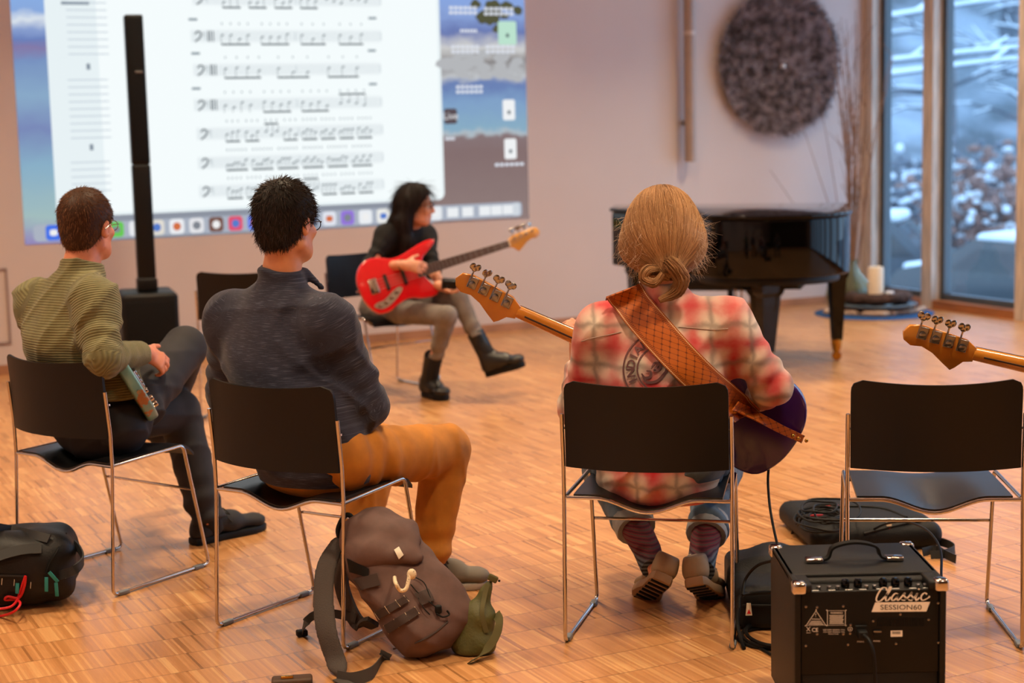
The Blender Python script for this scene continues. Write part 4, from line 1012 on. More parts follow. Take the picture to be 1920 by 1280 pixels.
def f_green(v, x, z, mt, mixc, noise, bump):
    w = mt('SINE', mt('ADD', mt('MULTIPLY', z, 2*math.pi/.0088), mt('MULTIPLY', noise(9), 5.0))); w = mt('MULTIPLY_ADD', w, .5, .5); bump(w, .55, .004)
    return mixc(mt('MULTIPLY', mt('SUBTRACT', 1.0, w), .42), mixc(noise(40), lin('6a6644'), lin('8c865e')), lin('403c22'))
def f_navy(v, x, z, mt, mixc, noise, bump):
    n = noise(160, (1, 1, 5), v, 3); bump(n, .25, .002)
    st = mt('MULTIPLY', mt('MAXIMUM', mt('SUBTRACT', noise(90, (.25, 1, 6), v, 2), .55), 0.0), 4.0)
    return mixc(mt('MINIMUM', st, .8), mixc(n, lin('1c1e2b'), lin('34364a')), lin('63667a'))
def f_plaid(v, x, z, mt, mixc, noise, bump):
    P = .118; wob = mt('MULTIPLY', mt('SUBTRACT', noise(14, vec=v), .5), .05); x = mt('ADD', x, wob); z = mt('ADD', z, wob)
    def band(q, ph, pw):
        c = mt('COSINE', mt('MULTIPLY', mt('ADD', q, ph), 2*math.pi/P)); return mt('POWER', mt('MULTIPLY_ADD', c, .5, .5), pw)
    rx, rz, gx, gz = band(x, 0, 1.7), band(z, .01, 1.7), band(x, P/2, 16.0), band(z, P/2+.01, 16.0)
    n1 = mt('MULTIPLY_ADD', noise(9, vec=v), 1.7, -.15); n2 = mt('MULTIPLY_ADD', noise(7, (1, 1, 2.2), v), 1.8, -.2)
    r = mt('SUBTRACT', 1.0, mt('MULTIPLY', mt('SUBTRACT', 1.0, mt('MULTIPLY', mt('MULTIPLY', rx, .95), n1)), mt('SUBTRACT', 1.0, mt('MULTIPLY', mt('MULTIPLY', rz, .95), n2)))); r = mt('MINIMUM', mt('MAXIMUM', r, 0.0), 1.0); g = mt('MULTIPLY', mt('MAXIMUM', gx, gz), .62)
    n = noise(500, (1, 1, 1), v, 2); bump(n, .12, .001)
    return mixc(g, mixc(r, lin('e2d4c4'), lin('c01028')), lin('77706a'))
patmat('green_fleece', f_green); patmat('navy_heather', f_navy); patmat('plaid_flannel', f_plaid)
M_('ochre', 'b2701c', .8, var=.10, vscale=20, bump=.1, bscale=900); M_('denim', '566b80', .85, var=.25, vscale=16, bump=.2, bscale=700); M_('denimcuff', '9aa0a6', .85, var=.12, vscale=30)
M_('blacktrouser', '1b1a20', .8, var=.15, vscale=20); M_('greyjeans', '77706a', .85, var=.15, vscale=22, bump=.15, bscale=700); M_('blackknit', '0d0d0f', .9, bump=.2, bscale=500)
M_('greyknit', '4d4f55', .9, bump=.2, bscale=500); M_('seam', '2a1a0c', .8)
def hairmat(name, c, c2):
    m, nt, b = newmat(name); b.inputs['Roughness'].default_value = .55; b.inputs['Specular IOR Level'].default_value = .22
    tc = nd(nt, 'ShaderNodeAttribute'); tc.attribute_name = 'shade'; r = nd(nt, 'ShaderNodeValToRGB')
    r.color_ramp.elements[0].color = lin(c); r.color_ramp.elements[1].color = lin(c2); nt.links.new(tc.outputs['Fac'], r.inputs[0]); nt.links.new(r.outputs[0], b.inputs['Base Color']); MAT[name] = m
hairmat('hair_brown', '3c2415', '8a5c3a'); hairmat('hair_dark', '17110e', '3a2c25'); hairmat('hair_blond', '6a4222', 'c69a6e'); hairmat('hair_wisp', 'c0a080', 'e4d2bc'); hairmat('hair_black', '140d0b', '2e1e18')

def setpat(o, S, vs):
    a = o.data.attributes.new('pat', 'FLOAT_VECTOR', 'POINT'); a.data.foreach_set('vector', S.patcoord(vs).ravel())
def bounds(pts, m): P = np.array(pts); return P.min(0)-m, P.max(0)+m
def shoe(parent, org, heel, toe, up, style, um, sm, ankle=None):
    heel = V(heel); toe = V(toe); f = unit(toe-heel); L = np.linalg.norm(toe-heel); up = unit(V(up)-f*(V(up)@f)); s = np.cross(f, up)
    T = lambda a, b, c: heel+f*a*L+s*b+up*c
    wid = [(-.02, .0), (.0, .026), (.08, .034), (.25, .034), (.42, .033), (.60, .042), (.76, .046), (.90, .036), (.98, .018), (1.0, .0)]
    poly = [(a, b) for a, b in wid]+[(a, -b) for a, b in wid[::-1][1:-1]]
    th = {'boot': .035, 'runner': .030, 'desert': .024, 'trail': .028}[style]
    e = empty('shoe', org, None) if False else None
    S = SDF(*bounds([T(-.1, -.06, 0), T(1.1, .06, 0), T(0, 0, .16), T(.5, 0, .16), T(-.1, .06, .16), T(1.1, -.06, .16)]+([V(ankle)] if ankle is not None else []), .07), .0065)
    S.ecap(T(.12, 0, th+.035), T(.5, 0, th+.03), (.034, .036), (.038, .032), s, up, .03); S.ecap(T(.5, 0, th+.028), T(.84, 0, th+.018), (.040, .034), (.040, .022), s, up, .03)
    S.cone(T(.13, 0, th+.02), T(.17, 0, .098), .037, .028, .03); S.cone(T(.07, 0, th+.015), T(.10, 0, .085), .030, .028, .02); S.cone(T(.22, 0, .095), T(.55, 0, th+.045), .030, .026, .03); S.ell(T(.86, 0, th+.015), (.042, .042, .026), np.stack([f, s, up], 1), .02)
    if ankle is not None: S.cone(T(.18, 0, .06), V(ankle), .050, .050 if style == 'boot' else .040, .03); S.cone(T(.22, 0, .09), T(.5, 0, .06), .045, .036, .03)
    S.clip(T(.5, 0, th-.004), -up); 
    if ankle is not None: S.clip(V(ankle), unit(V(ankle)-T(.18, 0, .08)), .09)
    else: S.clip(T(.2, 0, .112), unit(up-f*.3), .09)
    vs, F = S.mesh(1); sh = arr_obj('shoe', vs, F, um, parent, org)
    so_ = MB().prism(ccw([(a*L, b*1.08) for a, b in poly]), 0, th, lambda q: heel+f*q[0]+s*q[1]+up*q[2], edge=.006).build('sole', sm, sh, origin=org)
    if style == 'runner' or style == 'trail':
        for k in range(7): MB().box(T(.06+.14*k, 0, -.001), (.012, .060, .008), np.stack([f, s, up], 1)).build('tread', MAT['rubber'], so_, False, org)
    if style != 'boot':
        for k in range(4):
            a = .36+.07*k; MB().tube([T(a, -.022, th+.066-.05*(a-.36)), T(a+.01, 0, th+.078-.06*(a-.36)), T(a, .022, th+.066-.05*(a-.36))], .0028, 5).build('lace', MAT['lace_'+style], sh, origin=org)
        for sg in (-1, 1): MB().tube(cr([T(.36, 0, .112), T(.36, sg*.03, .125), T(.42, sg*.045, .10), T(.37, sg*.012, .110), T(.44, sg*.05, .07)], 4), .0026, 5).build('lace_bow', MAT['lace_'+style], sh, origin=org)
    return sh
M_('lace_runner', 'cdbfae', .8); M_('lace_desert', '3a241a', .8); M_('lace_trail', '141414', .8)
def socks(parent, org, J, s_, r=.043):
    kn, an, hl, to = (V(J[k+s_]) for k in ('kn', 'an', 'heel', 'toe')); MB().tube([kn+(an-kn)*.75, an, hl*.72+to*.28+V(0, 0, .05)], [r, r*1.02, r*1.02], 14).build('sock', MAT['darksock'], parent, origin=org)
def glasses(parent, org, c, R, sc, m):
    c = V(c); P = lambda x, y, z: c+R@(V(x, y, z)*sc); g = None
    m_ = MB()
    for sx in (-1, 1):
        m_.tube([P(sx*.034+.024*math.cos(a), .108-.006*abs(math.cos(a)), .0+.018*math.sin(a)) for a in np.linspace(0, 6.283, 20, endpoint=False)], .0016, 5, closed=True)
        m_.tube([P(sx*.058, .104, .006), P(sx*.084, .07, .006), P(sx*.092, .0, .002), P(sx*.088, -.02, -.012)], .0016, 5)
    m_.tube([P(-.010, .110, .004), P(0, .114, .007), P(.010, .110, .004)], .0016, 5)
    m_.build('glasses', m, parent, origin=org)

def cap_hair(parent, org, c, R, sc, m, thick, nstr, length, seed, nape=-.085, wstr=.0011, front=(0, .045, .02), fluff=.5, ears=True, flowdown=.6):
    c = V(c); P = lambda x, y, z: c+R@(V(x, y, z)*sc)
    S = SDF(c-.17*sc, c+.17*sc, .006)
    S.ell(P(0, -.012, .035), ((.076+thick)*sc, (.096+thick)*sc, (.088+thick*1.15)*sc), R, .01); S.ell(P(0, -.050, -.035), (.062*sc, .052*sc, .065*sc), R, .03)
    S.clip(P(*front), R@V(0, .75, -.66)); S.clip(P(0, -.05, nape), R@V(0, .25, -1))
    if ears:
        for sx in (-1, 1): S.ell(P(sx*.092, .006, -.022), (.030*sc, .027*sc, .036*sc), R, .008, 'sub')
    vs, F = S.mesh(1); N = vnormals(vs, F); h = arr_obj('hair', vs, F, m, parent, org)
    rg = np.random.default_rng(seed); idx = rg.integers(0, len(vs), nstr); crown = P(.0, -.05, .12)
    rad = vs[idx]-crown; rad -= N[idx]*(rad*N[idx]).sum(1)[:, None]; rad /= np.maximum(np.linalg.norm(rad, axis=1), 1e-6)[:, None]
    D = N[idx]*fluff+rad*flowdown
    strands('hair_strands', vs[idx]-N[idx]*.003, D, m, h, org, length, 3, wstr, .22, seed=seed)
    return h
def bundle(name, path, rad, n, m, parent, org, seed, w=.0012, wild=.0):
    Q = cr(path, 5); rr = np.interp(np.linspace(0, 1, len(Q)), np.linspace(0, 1, len(rad)), rad); rg = random.Random(seed); b = MB()
    T = [unit(Q[min(i+1, len(Q)-1)]-Q[max(i-1, 0)]) for i in range(len(Q))]; e1 = unit(np.cross(T[0], V(.2, .9, .3))); fr = []
    for t in T: e1 = unit(e1-t*(e1@t)); fr.append((e1, np.cross(t, e1)))
    b.tube(Q, list(rr*.82), 10); sh = [0.0]*len(b.v)
    for k in range(n):
        a = rg.random()*6.28; r = math.sqrt(rg.uniform(.5, 1.05)); tw = rg.gauss(0, .5); i0 = 0 if rg.random() < .8 else rg.randrange(len(Q)//2); i1 = len(Q) if rg.random() < .7 else rg.randrange(len(Q)//2, len(Q))
        pts = [Q[i]+(fr[i][0]*math.cos(a+tw*i/len(Q))+fr[i][1]*math.sin(a+tw*i/len(Q)))*rr[i]*r*(1+wild*rg.gauss(0, 1)) for i in range(i0, i1)]
        if len(pts) > 2: b.tube(pts, w, 3, cap=False); q_ = rg.uniform(.1, .75); sh += [q_]*(len(b.v)-len(sh))
    o = b.build(name, m, parent, origin=org, angle=180); o.data.attributes.new('shade', 'FLOAT', 'POINT').data.foreach_set('value', np.array(sh, np.float32)); return o

def wrinkle(amp, seed, c):
    c = V(c).astype(np.float32); rs = np.random.default_rng(int(seed*10)); A = rs.normal(size=(3, 3)).astype(np.float32); A /= np.linalg.norm(A, axis=1)[:, None]
    def fn(X):
        q = (X-c)@A.T; w = 6*np.sin(q[..., 1]*7+seed)+3*np.sin(q[..., 2]*13); r1 = 1-np.abs(np.sin(q[..., 0]*16+w*.35)); r2 = 1-np.abs(np.sin(q[..., 2]*19+q[..., 0]*6+w*.25+1)); m1 = .5+.5*np.sin(q[..., 1]*9+q[..., 0]*5); m2 = .5+.5*np.sin(q[..., 0]*8-q[..., 1]*6+2)
        return -amp*(r1**3*m1+r2**3*m2)+amp*.35
    return fn
def person(key, label, J, o):
    """J: world joints; o: look of the figure. One continuous body, clothing and hair as children."""
    org = V(J['pelvis'][0], J['pelvis'][1], 0); e = empty('person', org, label, 'person')
    pel, che, nb, hd = (V(J[k]) for k in ('pelvis', 'chest', 'neck', 'head')); sc = o.get('sc', 1.05); R = rotm(*o['headrot'])
    SL, SR = V(J['shL']), V(J['shR']); Wc = unit(SR-SL); Dc = unit(np.cross(nb-pel, Wc)); Wp = unit(o['right']); Dp = unit(np.cross(V(0, 0, 1), Wp)); g = o.get('g', 1.0)
    HL, HR = pel-Wp*.085*g-V(0, 0, .01), pel+Wp*.085*g-V(0, 0, .01); wai = pel*.55+che*.45+Dc*o.get('slump', 0.0)
    allp = [pel, che, nb, hd+V(0, 0, .14), hd-V(.13, .13, .12), hd+V(.13, .13, 0)]+[V(J[k]) for k in J]
    lo, hi = bounds(allp, .19)
    # --- body
    S = SDF(lo, hi, o.get('h', .0065))
    S.ecap(pel, wai, (.150*g, .100*g), (.130*g, .090*g), Wp, Dp, .03); S.ecap(wai, che, (.130*g, .090*g), (.150*g, .098*g), Wc, Dc, .03); S.ecap(che, nb-(nb-che)*.35, (.150*g, .098*g), (.11*g, .07*g), Wc, Dc, .03)
    up = R@V(0, -.02, -.075); S.chain([nb-(nb-che)*.3, nb+(hd-nb)*.2, hd+up*sc], [.062*sc, .056*sc, .054*sc], .03)
    for s_, sh in (('L', SL), ('R', SR)):
        S.cone(nb, sh, .045, .045, .03); S.chain([sh, V(J['el'+s_]), V(J['wr'+s_])], [.046*g, .039*g, .027*g], .02)
        hp = {'L': HL, 'R': HR}[s_]; S.chain([hp, V(J['kn'+s_]), V(J['an'+s_])], [.080*g, .056*g, .036*g], .025)
        ht_ = J['heel'+s_], J['toe'+s_]; S.cone(V(J['an'+s_]), V(ht_[0])*.72+V(ht_[1])*.28+V(0, 0, .05), .030, .018, .008); S.cone(V(ht_[0])*.72+V(ht_[1])*.28+V(0, 0, .05), V(ht_[0])*.25+V(ht_[1])*.75+V(0, 0, .035), .016, .012, .008)
        if 'hand'+s_ in o: d, n, th, cu = o['hand'+s_][:4]; add_hand(S, J['wr'+s_], d, n, th, cu, o.get('hsc', 1.0), *(o['hand'+s_][4:]))
    add_head(S, hd, R, sc, o.get('female', False))
    vs, F = S.mesh(1); body = arr_obj('body', vs, F, MAT[o['skin']], e, org)
    face_parts(body if False else e, org, hd, R, sc, MAT['eyewhite'], MAT['lipw' if o.get('female') else 'lip'], MAT[o['hair']])
    # --- top
    S = SDF(lo, hi, o.get('hc', .0075)); tc = torso_coord(pel, Wc); lo_ = o.get('loose', .0); WA = .150 if o.get('female') else .166
    wr = [(.0035, 14., 38., .3), (.0025, 31., 17., 1.1)] if o.get('wr', True) else None
    S.ecap(pel+V(0, 0, o.get('hemz', .02)), wai, ((.168+lo_)*g, (.118+lo_)*g), ((WA+lo_)*g, (.112+lo_)*g), Wp, Dp, .03, pid=tc, wr=wr); S.ecap(wai, che, ((WA+lo_)*g, (.112+lo_)*g), ((.168+lo_*.5)*g, (.115+lo_*.4)*g), Wc, Dc, .03, pid=tc, wr=wr)
    S.ecap(che, nb-(nb-che)*.30, ((.168+lo_*.5)*g, (.115+lo_*.4)*g), (.120*g, .082*g), Wc, Dc, .03, pid=tc, wr=wr)
    for s_, sh in (('L', SL), ('R', SR)):
        el, wr_ = V(J['el'+s_]), V(J['wr'+s_]); cuff = el+(wr_-el)*o.get('cuff', .97); sl = lo_*.5
        S.cone(nb-V(0, 0, .035), sh-V(0, 0, .005), .052, .056, .05, pid=tc); S.cone(che*.55+nb*.45, sh-V(0, 0, .03), .075*g, .060*g, .06, pid=tc)
        S.cone(sh, el, .061*g+sl, .052*g+sl, .055, fold=(.0045, 95., 1.6, .85, .55), pid=tc if o['top'] == 'plaid_flannel' else limb_coord(sh, el)); S.cone(el, cuff, .052*g+sl, (.037 if o.get('cuff', .97) > .6 else .05)*g+sl*.6, .018, fold=(.0038, 90., 1.3, .1, .5), pid=tc if o['top'] == 'plaid_flannel' else limb_coord(el, cuff, .3))
        S.clip(cuff, unit(wr_-el), .075)
    if 'collar' in o:
        ch, cr_ = o['collar']; S.cone(nb-V(0, 0, .02), nb+unit(hd+up*sc-nb)*ch, .078*sc, cr_*sc, .02, pid=tc)
        S.clip(nb+unit(hd+up*sc-nb)*ch, unit(hd+up*sc-nb), .105)
        if 'flap' in o: a, b, r = o['flap']; S.cone(a, b, r, r*.5, .012, pid=tc)
    else: S.clip(nb+V(0, 0, .03), unit(hd-nb), .09)
    S.warp(wrinkle(o.get('wamp', .0085), len(key)*1.7, pel))
    S.clip(pel+V(0, 0, o.get('hem', -.06)), (0, 0, -1), .30)
    vs, F = S.mesh(1); top = arr_obj(o['topname'], vs, F, MAT[o['top']], e, org); setpat(top, S, vs); top_geo = (vs, F)
    # --- trousers
    S = SDF(lo, hi, o.get('hc', .0075)); S.ecap(pel-Wp*.05-V(0, 0, .005), pel+Wp*.05-V(0, 0, .005), (.112*g, .108*g), (.112*g, .108*g), V(0, 0, 1), Dp, .04)
    S.ecap(pel, pel+(wai-pel)*.4, (.160*g, .112*g), (.146*g, .104*g), Wp, Dp, .03); lr = o.get('leg', (.092, .068, .052))
    for s_, hp in (('L', HL), ('R', HR)):
        kn, an = V(J['kn'+s_]), V(J['an'+s_]); end = kn+(an-kn)*o.get('hemleg', .98)
        S.cone(hp, kn, lr[0]*g, lr[1]*g, .035, fold=(.006, 80., 1.5, .08, .35)); S.cone(kn, end, lr[1]*g, lr[2]*g, .018, fold=(.006, 75., 1.4, .95, .30)); S.clip(end, unit(an-kn), .085)
    S.warp(wrinkle(.007, len(key)*2.3, pel))
    vs, F = S.mesh(1); tr_ = arr_obj('trousers', vs, F, MAT[o['trousers']], e, org)
    return e, org, hd, R, sc, top, top_geo, tr_
PEOPLE = {}

# ---- person in the plaid shirt (back to us)
J = dict(pelvis=cpt('C', .015, .185, .545), chest=at(1243, 690, 5.0), neck=at(1243, 560, 5.02), head=at(1241, 443, 5.04), shL=at(1128, 612, 5.02), shR=at(1362, 602, 4.97),
         elL=at(1083, 765, 5.12), wrL=at(1086, 664, 5.30), elR=at(1447, 722, 5.03), wrR=at(1395, 770, 5.27),
         knL=at(1135, 880, 5.62), knR=at(1345, 885, 5.62), anL=at(1213, 1030, 5.27), anR=at(1317, 1043, 5.26), heelL=at(1240, 1090, 5.09), toeL=at(1200, 1128, 5.36), heelR=at(1303, 1098, 5.07), toeR=at(1343, 1128, 5.34))
hL = unit(V(-.12, .05, 1.0))
e, org, hd, R, sc, top, tg, trs = person('plaid', 'person with blond ponytail and red plaid shirt playing a purple bass', J, dict(right=cdir('C', 1, 0), headrot=(.06, -.02, 0), sc=1.08, g=1.08, skin='skin_c', hair='hair_blond', top='plaid_flannel', topname='shirt',
    trousers='denim', loose=.012, collar=(.055, .066), hem=-.135, hemz=-.055, cuff=.80, hemleg=.72, leg=(.095, .074, .062), handL=(hL, (-.25, .35, .0), (0, 1, .2), .95, 0., (.2, .7, .8)), handR=((-.9, .3, -.1), (.3, .9, 0), (0, .3, 1), .5)))
PEOPLE['plaid'] = (e, org, tg)
for s_ in 'LR':
    kn, an = V(J['kn'+s_]), V(J['an'+s_]); d = unit(an-kn); L_ = np.linalg.norm(an-kn); c0, c1 = kn+d*L_*.58, kn+d*L_*.76
    MB().tube([c0+d*.004, c0, c0*.6+c1*.4, c1-d*.008, c1, c1-d*.004], [.060, .067, .068, .069, .066, .050], 20).build('turn_up', MAT['denimcuff'], trs, origin=org)
    sm_ = 'sock_knit'
    if sm_ not in MAT:
        m, nt, b = newmat(sm_); tc = nd(nt, 'ShaderNodeTexCoord'); w = nd(nt, 'ShaderNodeTexWave'); w.bands_direction = 'Z'; w.inputs['Scale'].default_value = 22; w.inputs['Distortion'].default_value = 1.5; w.inputs['Detail'].default_value = 2
        mp = nd(nt, 'ShaderNodeSeparateXYZ'); nt.links.new(tc.outputs['Object'], w.inputs['Vector']); nt.links.new(tc.outputs['Object'], mp.inputs[0])
        r = nd(nt, 'ShaderNodeValToRGB'); el = r.color_ramp.elements; el[0].color = lin('4a1a26'); el[1].color = lin('58423e'); q = el.new(.45); q.color = lin('7a2434')
        r2 = nd(nt, 'ShaderNodeValToRGB'); el = r2.color_ramp.elements; el[0].color = lin('1f2a3a'); el[1].color = lin('6a7a88'); mr = nd(nt, 'ShaderNodeMapRange'); mr.inputs[1].default_value = .155; mr.inputs[2].default_value = .185
        nt.links.new(w.outputs[0], r.inputs[0]); nt.links.new(w.outputs[0], r2.inputs[0]); nt.links.new(mp.outputs[2], mr.inputs[0]); mx = nd(nt, 'ShaderNodeMix', data_type='RGBA'); nt.links.new(mr.outputs[0], mx.inputs[0]); nt.links.new(r2.outputs[0], mx.inputs[6]); nt.links.new(r.outputs[0], mx.inputs[7]); nt.links.new(mx.outputs[2], b.inputs['Base Color']); b.inputs['Roughness'].default_value = .95; MAT[sm_] = m
    hl, to = V(J['heel'+s_]), V(J['toe'+s_])
    up_ = unit(np.cross(np.cross(to-hl, V(0, 0, 1)), to-hl)); MB().tube([c0, kn+d*L_*.85, an, hl*.75+to*.25+up_*.06], [.052, .049, .046, .040], 16).build('sock', MAT[sm_], e, origin=org)
    if 'suede' not in MAT: M_('suede', 'a08a70', .85, var=.10, vscale=14); M_('solebrown', 'a08468', .7)
    tilt = V(.35, -.1, .75) if s_ == 'L' else V(-.22, -.1, .9)
    shoe(e, org, hl, to, tilt if True else up_, 'runner', MAT['suede'], MAT['solebrown'])
# hair: cap, strands drawn to the tie, ponytail
P = lambda x, y, z: V(hd)+R@(V(x, y, z)*sc)
S = SDF(V(hd)-.19, V(hd)+.19, .006); S.ell(P(0, -.012, .035), (.096*sc, .114*sc, .107*sc), R, .01); S.ell(P(0, -.040, -.030), (.092*sc, .074*sc, .070*sc), R, .06); S.ell(P(0, -.024, .0), (.096*sc, .104*sc, .085*sc), R, .05); S.cone(P(0, -.07, -.04), P(0, -.116, -.088), .06*sc, .018*sc, .06)
for sx in (-1, 1): S.cone(P(sx*.062, -.01, -.03), P(0, -.11, -.085), .042*sc, .016*sc, .05)
S.clip(P(0, .055, .03), R@V(0, .80, -.60)); S.clip(P(0, -.05, -.105), R@V(0, .1, -1))
smp = S.sampler(); vs, F = S.mesh(2); Nn = vnormals(vs, F); hair = arr_obj('hair', vs, F, MAT['hair_blond'], e, org); tie = P(.0, -.122, -.092)
rg = np.random.default_rng(5); idx = rg.integers(0, len(vs), 9000); cen_ = P(0, -.014, .030); rr_h = np.array([.098, .116, .112])*sc
def flow_h(Q, t):
    d = tie-Q; d /= np.maximum(np.linalg.norm(d, axis=1), 1e-6)[:, None]; f_, n_ = smp(Q); d = d-n_*(d*n_).sum(1)[:, None]
    return d/np.maximum(np.linalg.norm(d, axis=1), 1e-6)[:, None]+n_*np.clip((.0022-f_)*60, -.8, .8)[:, None]
far = np.linalg.norm(vs[idx]-tie, axis=1)
strands('hair_strands', vs[idx]+Nn[idx]*.001, Nn[idx], MAT['hair_blond'], hair, org, np.minimum(.16, far*.9)*(.7+.4*rg.random(len(idx))), 9, .0012, .035, flow=flow_h, seed=6)
wi = [i for i in rg.integers(0, len(vs), 6000) if abs(((vs[i]-cen_)@R)[0]) > .075 and ((vs[i]-cen_)@R)[2] < .03][:260]
strands('hair_wisps', vs[wi], Nn[wi]*.6+V(0, -.1, -.7), MAT['hair_wisp'], hair, org, .05, 5, .0005, .4, seed=8, curl=.3)['kind'] = 'stuff'
cro = rg.integers(0, len(vs), 160); strands('hair_flyaways', vs[cro], Nn[cro]*.5+(tie-vs[cro])*4, MAT['hair_wisp'], hair, org, .05, 4, .0005, .5, seed=9, curl=.2)
yb = tie[1]
bundle('ponytail', [tie+V(0, .01, 0), at(1258, 494, yb-.035), at(1277, 520, yb-.03), at(1268, 546, yb-.025), at(1236, 563, yb-.03)], [.016, .022, .024, .020, .008], 240, MAT['hair_blond'], hair, org, 3, .0009, .06)
bundle('ponytail_loop', [tie+V(-.005, .01, 0), at(1216, 506, yb-.03), at(1208, 522, yb-.035), at(1228, 530, yb-.045), at(1243, 512, yb-.045)], [.012, .016, .015, .013, .008], 130, MAT['hair_blond'], hair, org, 4, .0009, .05)
MB().tube([tie+V(.011*math.cos(a), -.022, .003+.013*math.sin(a)) for a in np.linspace(0, 6.283, 16, endpoint=False)], .004, 6, closed=True).build('hair_tie', mat('hairtie', '6a4328', .8), hair, origin=org)
bundle('ponytail_wrap', [tie+V(-.016, -.012, .002), tie+V(-.004, -.03, .010), tie+V(.016, -.016, .006)], [.010, .012, .010], 60, MAT['hair_blond'], hair, org, 7, .0009)

# ---- person in the navy jumper
J = dict(pelvis=cpt('B', .02, .185, .545), chest=at(525, 670, 5.16), neck=at(527, 535, 5.16), head=at(537, 418, 5.17), shL=at(432, 590, 5.27), shR=at(617, 602, 5.04),
         elL=at(425, 745, 5.42), wrL=at(560, 775, 5.52), elR=at(690, 762, 5.12), wrR=at(668, 775, 5.40), knL=at(712, 838, 5.78), knR=at(836, 842, 5.46), anL=at(655, 1050, 5.66), anR=at(806, 1040, 5.42),
         heelL=fl(628, 1075), toeL=fl(720, 1045), heelR=fl(782, 1108), toeR=fl(915, 1098))
e, org, hd, R, sc, top, tg, trs = person('navy', 'person with short dark hair, glasses, navy jumper and ochre trousers', J, dict(right=cdir('B', 1, 0), headrot=(-.52, -.12, -.04), sc=.985, g=1.14, skin='skin_b', hair='hair_dark', top='navy_heather', topname='jumper',
    trousers='ochre', loose=.014, collar=(.058, .074), flap=(at(572, 512, 5.17), at(602, 536, 5.20), .020), hem=-.078, hemz=-.03, hemleg=1.07, leg=(.097, .073, .058), slump=-.02, handL=((.7, .5, -.2), (0, .2, -1), (.3, .9, .1), .35), handR=((-.4, .9, -.1), (0, .1, -1), (-.6, .2, .1), .35)))
PEOPLE['navy'] = (e, org, tg)
cap_hair(e, org, hd, R, sc, MAT['hair_dark'], 0.015, 5200, .023, 11, nape=-.080, wstr=.0013, fluff=.35, flowdown=.9); glasses(e, org, hd, R, sc, MAT['black'])
M_('desertgrey', '6a6258', .85, var=.1); M_('soletaupe', '9a8f84', .7)
M_('darksock', '17161a', .9)
for s_ in 'LR': shoe(e, org, J['heel'+s_], J['toe'+s_], (0, 0, 1), 'desert', MAT['desertgrey'], MAT['soletaupe']); socks(e, org, J, s_)
sw = MB()

# ---- person in the green fleece
J = dict(pelvis=cpt('A', .0, .19, .55), chest=at(128, 640, 5.74), neck=at(152, 508, 5.76), head=at(163, 423, 5.80), shL=at(70, 566, 5.86), shR=at(180, 562, 5.63),
         elL=at(90, 690, 6.05), wrL=at(170, 650, 6.25), elR=at(193, 672, 5.52), wrR=at(268, 660, 5.80), knL=at(335, 770, 6.22), knR=at(347, 652, 6.20), anL=at(388, 968, 6.17), anR=at(300, 800, 6.52),
         heelL=fl(362, 1022), toeL=fl(497, 990), heelR=at(290, 830, 6.56), toeR=at(360, 850, 6.72))
e, org, hd, R, sc, top, tg, trs = person('green', 'person with short brown hair in green ribbed fleece holding a worn teal bass', J, dict(right=cdir('A', 1, 0), headrot=(-.36, -.06, 0), sc=1.0, g=1.10, skin='skin_a', hair='hair_brown', top='green_fleece', topname='fleece_top',
    trousers='blacktrouser', loose=.010, collar=(.036, .078), hem=.095, hemz=.12, hemleg=1.05, leg=(.092, .074, .060), handR=((.75, .55, -.55), (-.6, .55, -.5), (.2, .4, .8), (.5, .6, .7, .8)), handL=((-.5, .5, .4), (.3, -.6, .2), (.3, .2, .8), .9)))
PEOPLE['green'] = (e, org, tg)
cap_hair(e, org, hd, R, sc, MAT['hair_brown'], .010, 4200, .018, 21, nape=-.082, wstr=.0011, fluff=.25, flowdown=1.0); glasses(e, org, hd, R, sc, MAT['steel'])
M_('trailblack', '17161a', .75, bump=.3, bscale=200)
for s_ in 'LR': shoe(e, org, J['heel'+s_], J['toe'+s_], (0, 0, 1), 'trail', MAT['trailblack'], MAT['rubber']); socks(e, org, J, s_)

# ---- woman with the red bass
J = dict(pelvis=at(722, 575, 9.78), chest=at(745, 490, 9.70), neck=at(764, 425, 9.66), head=at(779, 385, 9.62), shL=at(797, 440, 9.75), shR=at(725, 440, 9.55),
         elL=at(812, 508, 9.55), wrL=at(829, 537, 9.35), elR=at(694, 498, 9.42), wrR=at(757, 497, 9.28), knL=at(858, 556, 9.35), knR=at(838, 592, 9.22), anL=at(903, 648, 9.30), anR=at(812, 690, 9.36),
         heelL=at(916, 706, 9.32), toeL=at(985, 687, 9.20), heelR=fl(797, 742), toeR=fl(836, 752))
e, org, hd, R, sc, top, tg, trs = person('woman', 'woman with long dark hair in black top with a red bass', J, dict(right=cdir('W', 1, 0), headrot=(-1.66, -.08, 0), sc=.97, g=.90, skin='skin_d', hair='hair_black', top='blackknit', topname='top', female=True, wamp=.004, h=.0075, hc=.0085,
    trousers='greyjeans', cuff=.12, hem=-.02, hemz=.03, hemleg=.80, leg=(.092, .066, .048), hsc=.95, handR=((.95, -.1, -.12), (.1, .9, -.3), (.2, -.1, .9), (.5, .55, .6, .65)), handL=((.8, -.2, -.25), (.1, -.3, .9), (.2, -.9, 0), (.8, .85, .9, .9))))
PEOPLE['woman'] = (e, org, tg)
P = lambda x, y, z: V(hd)+R@(V(x, y, z)*sc)
S = SDF(V(hd)-V(.25, .25, .50), V(hd)+.2, .008); S.ell(P(0, -.016, .038), (.088*sc, .108*sc, .100*sc), R, .01)
for sx in (-1, 1): S.chain([P(sx*.055, -.03, .02), P(sx*.085, -.055, -.10), P(sx*.100, -.02, -.22), P(sx*.105, .045, -.33)], [.050, .046, .042, .020], .03)
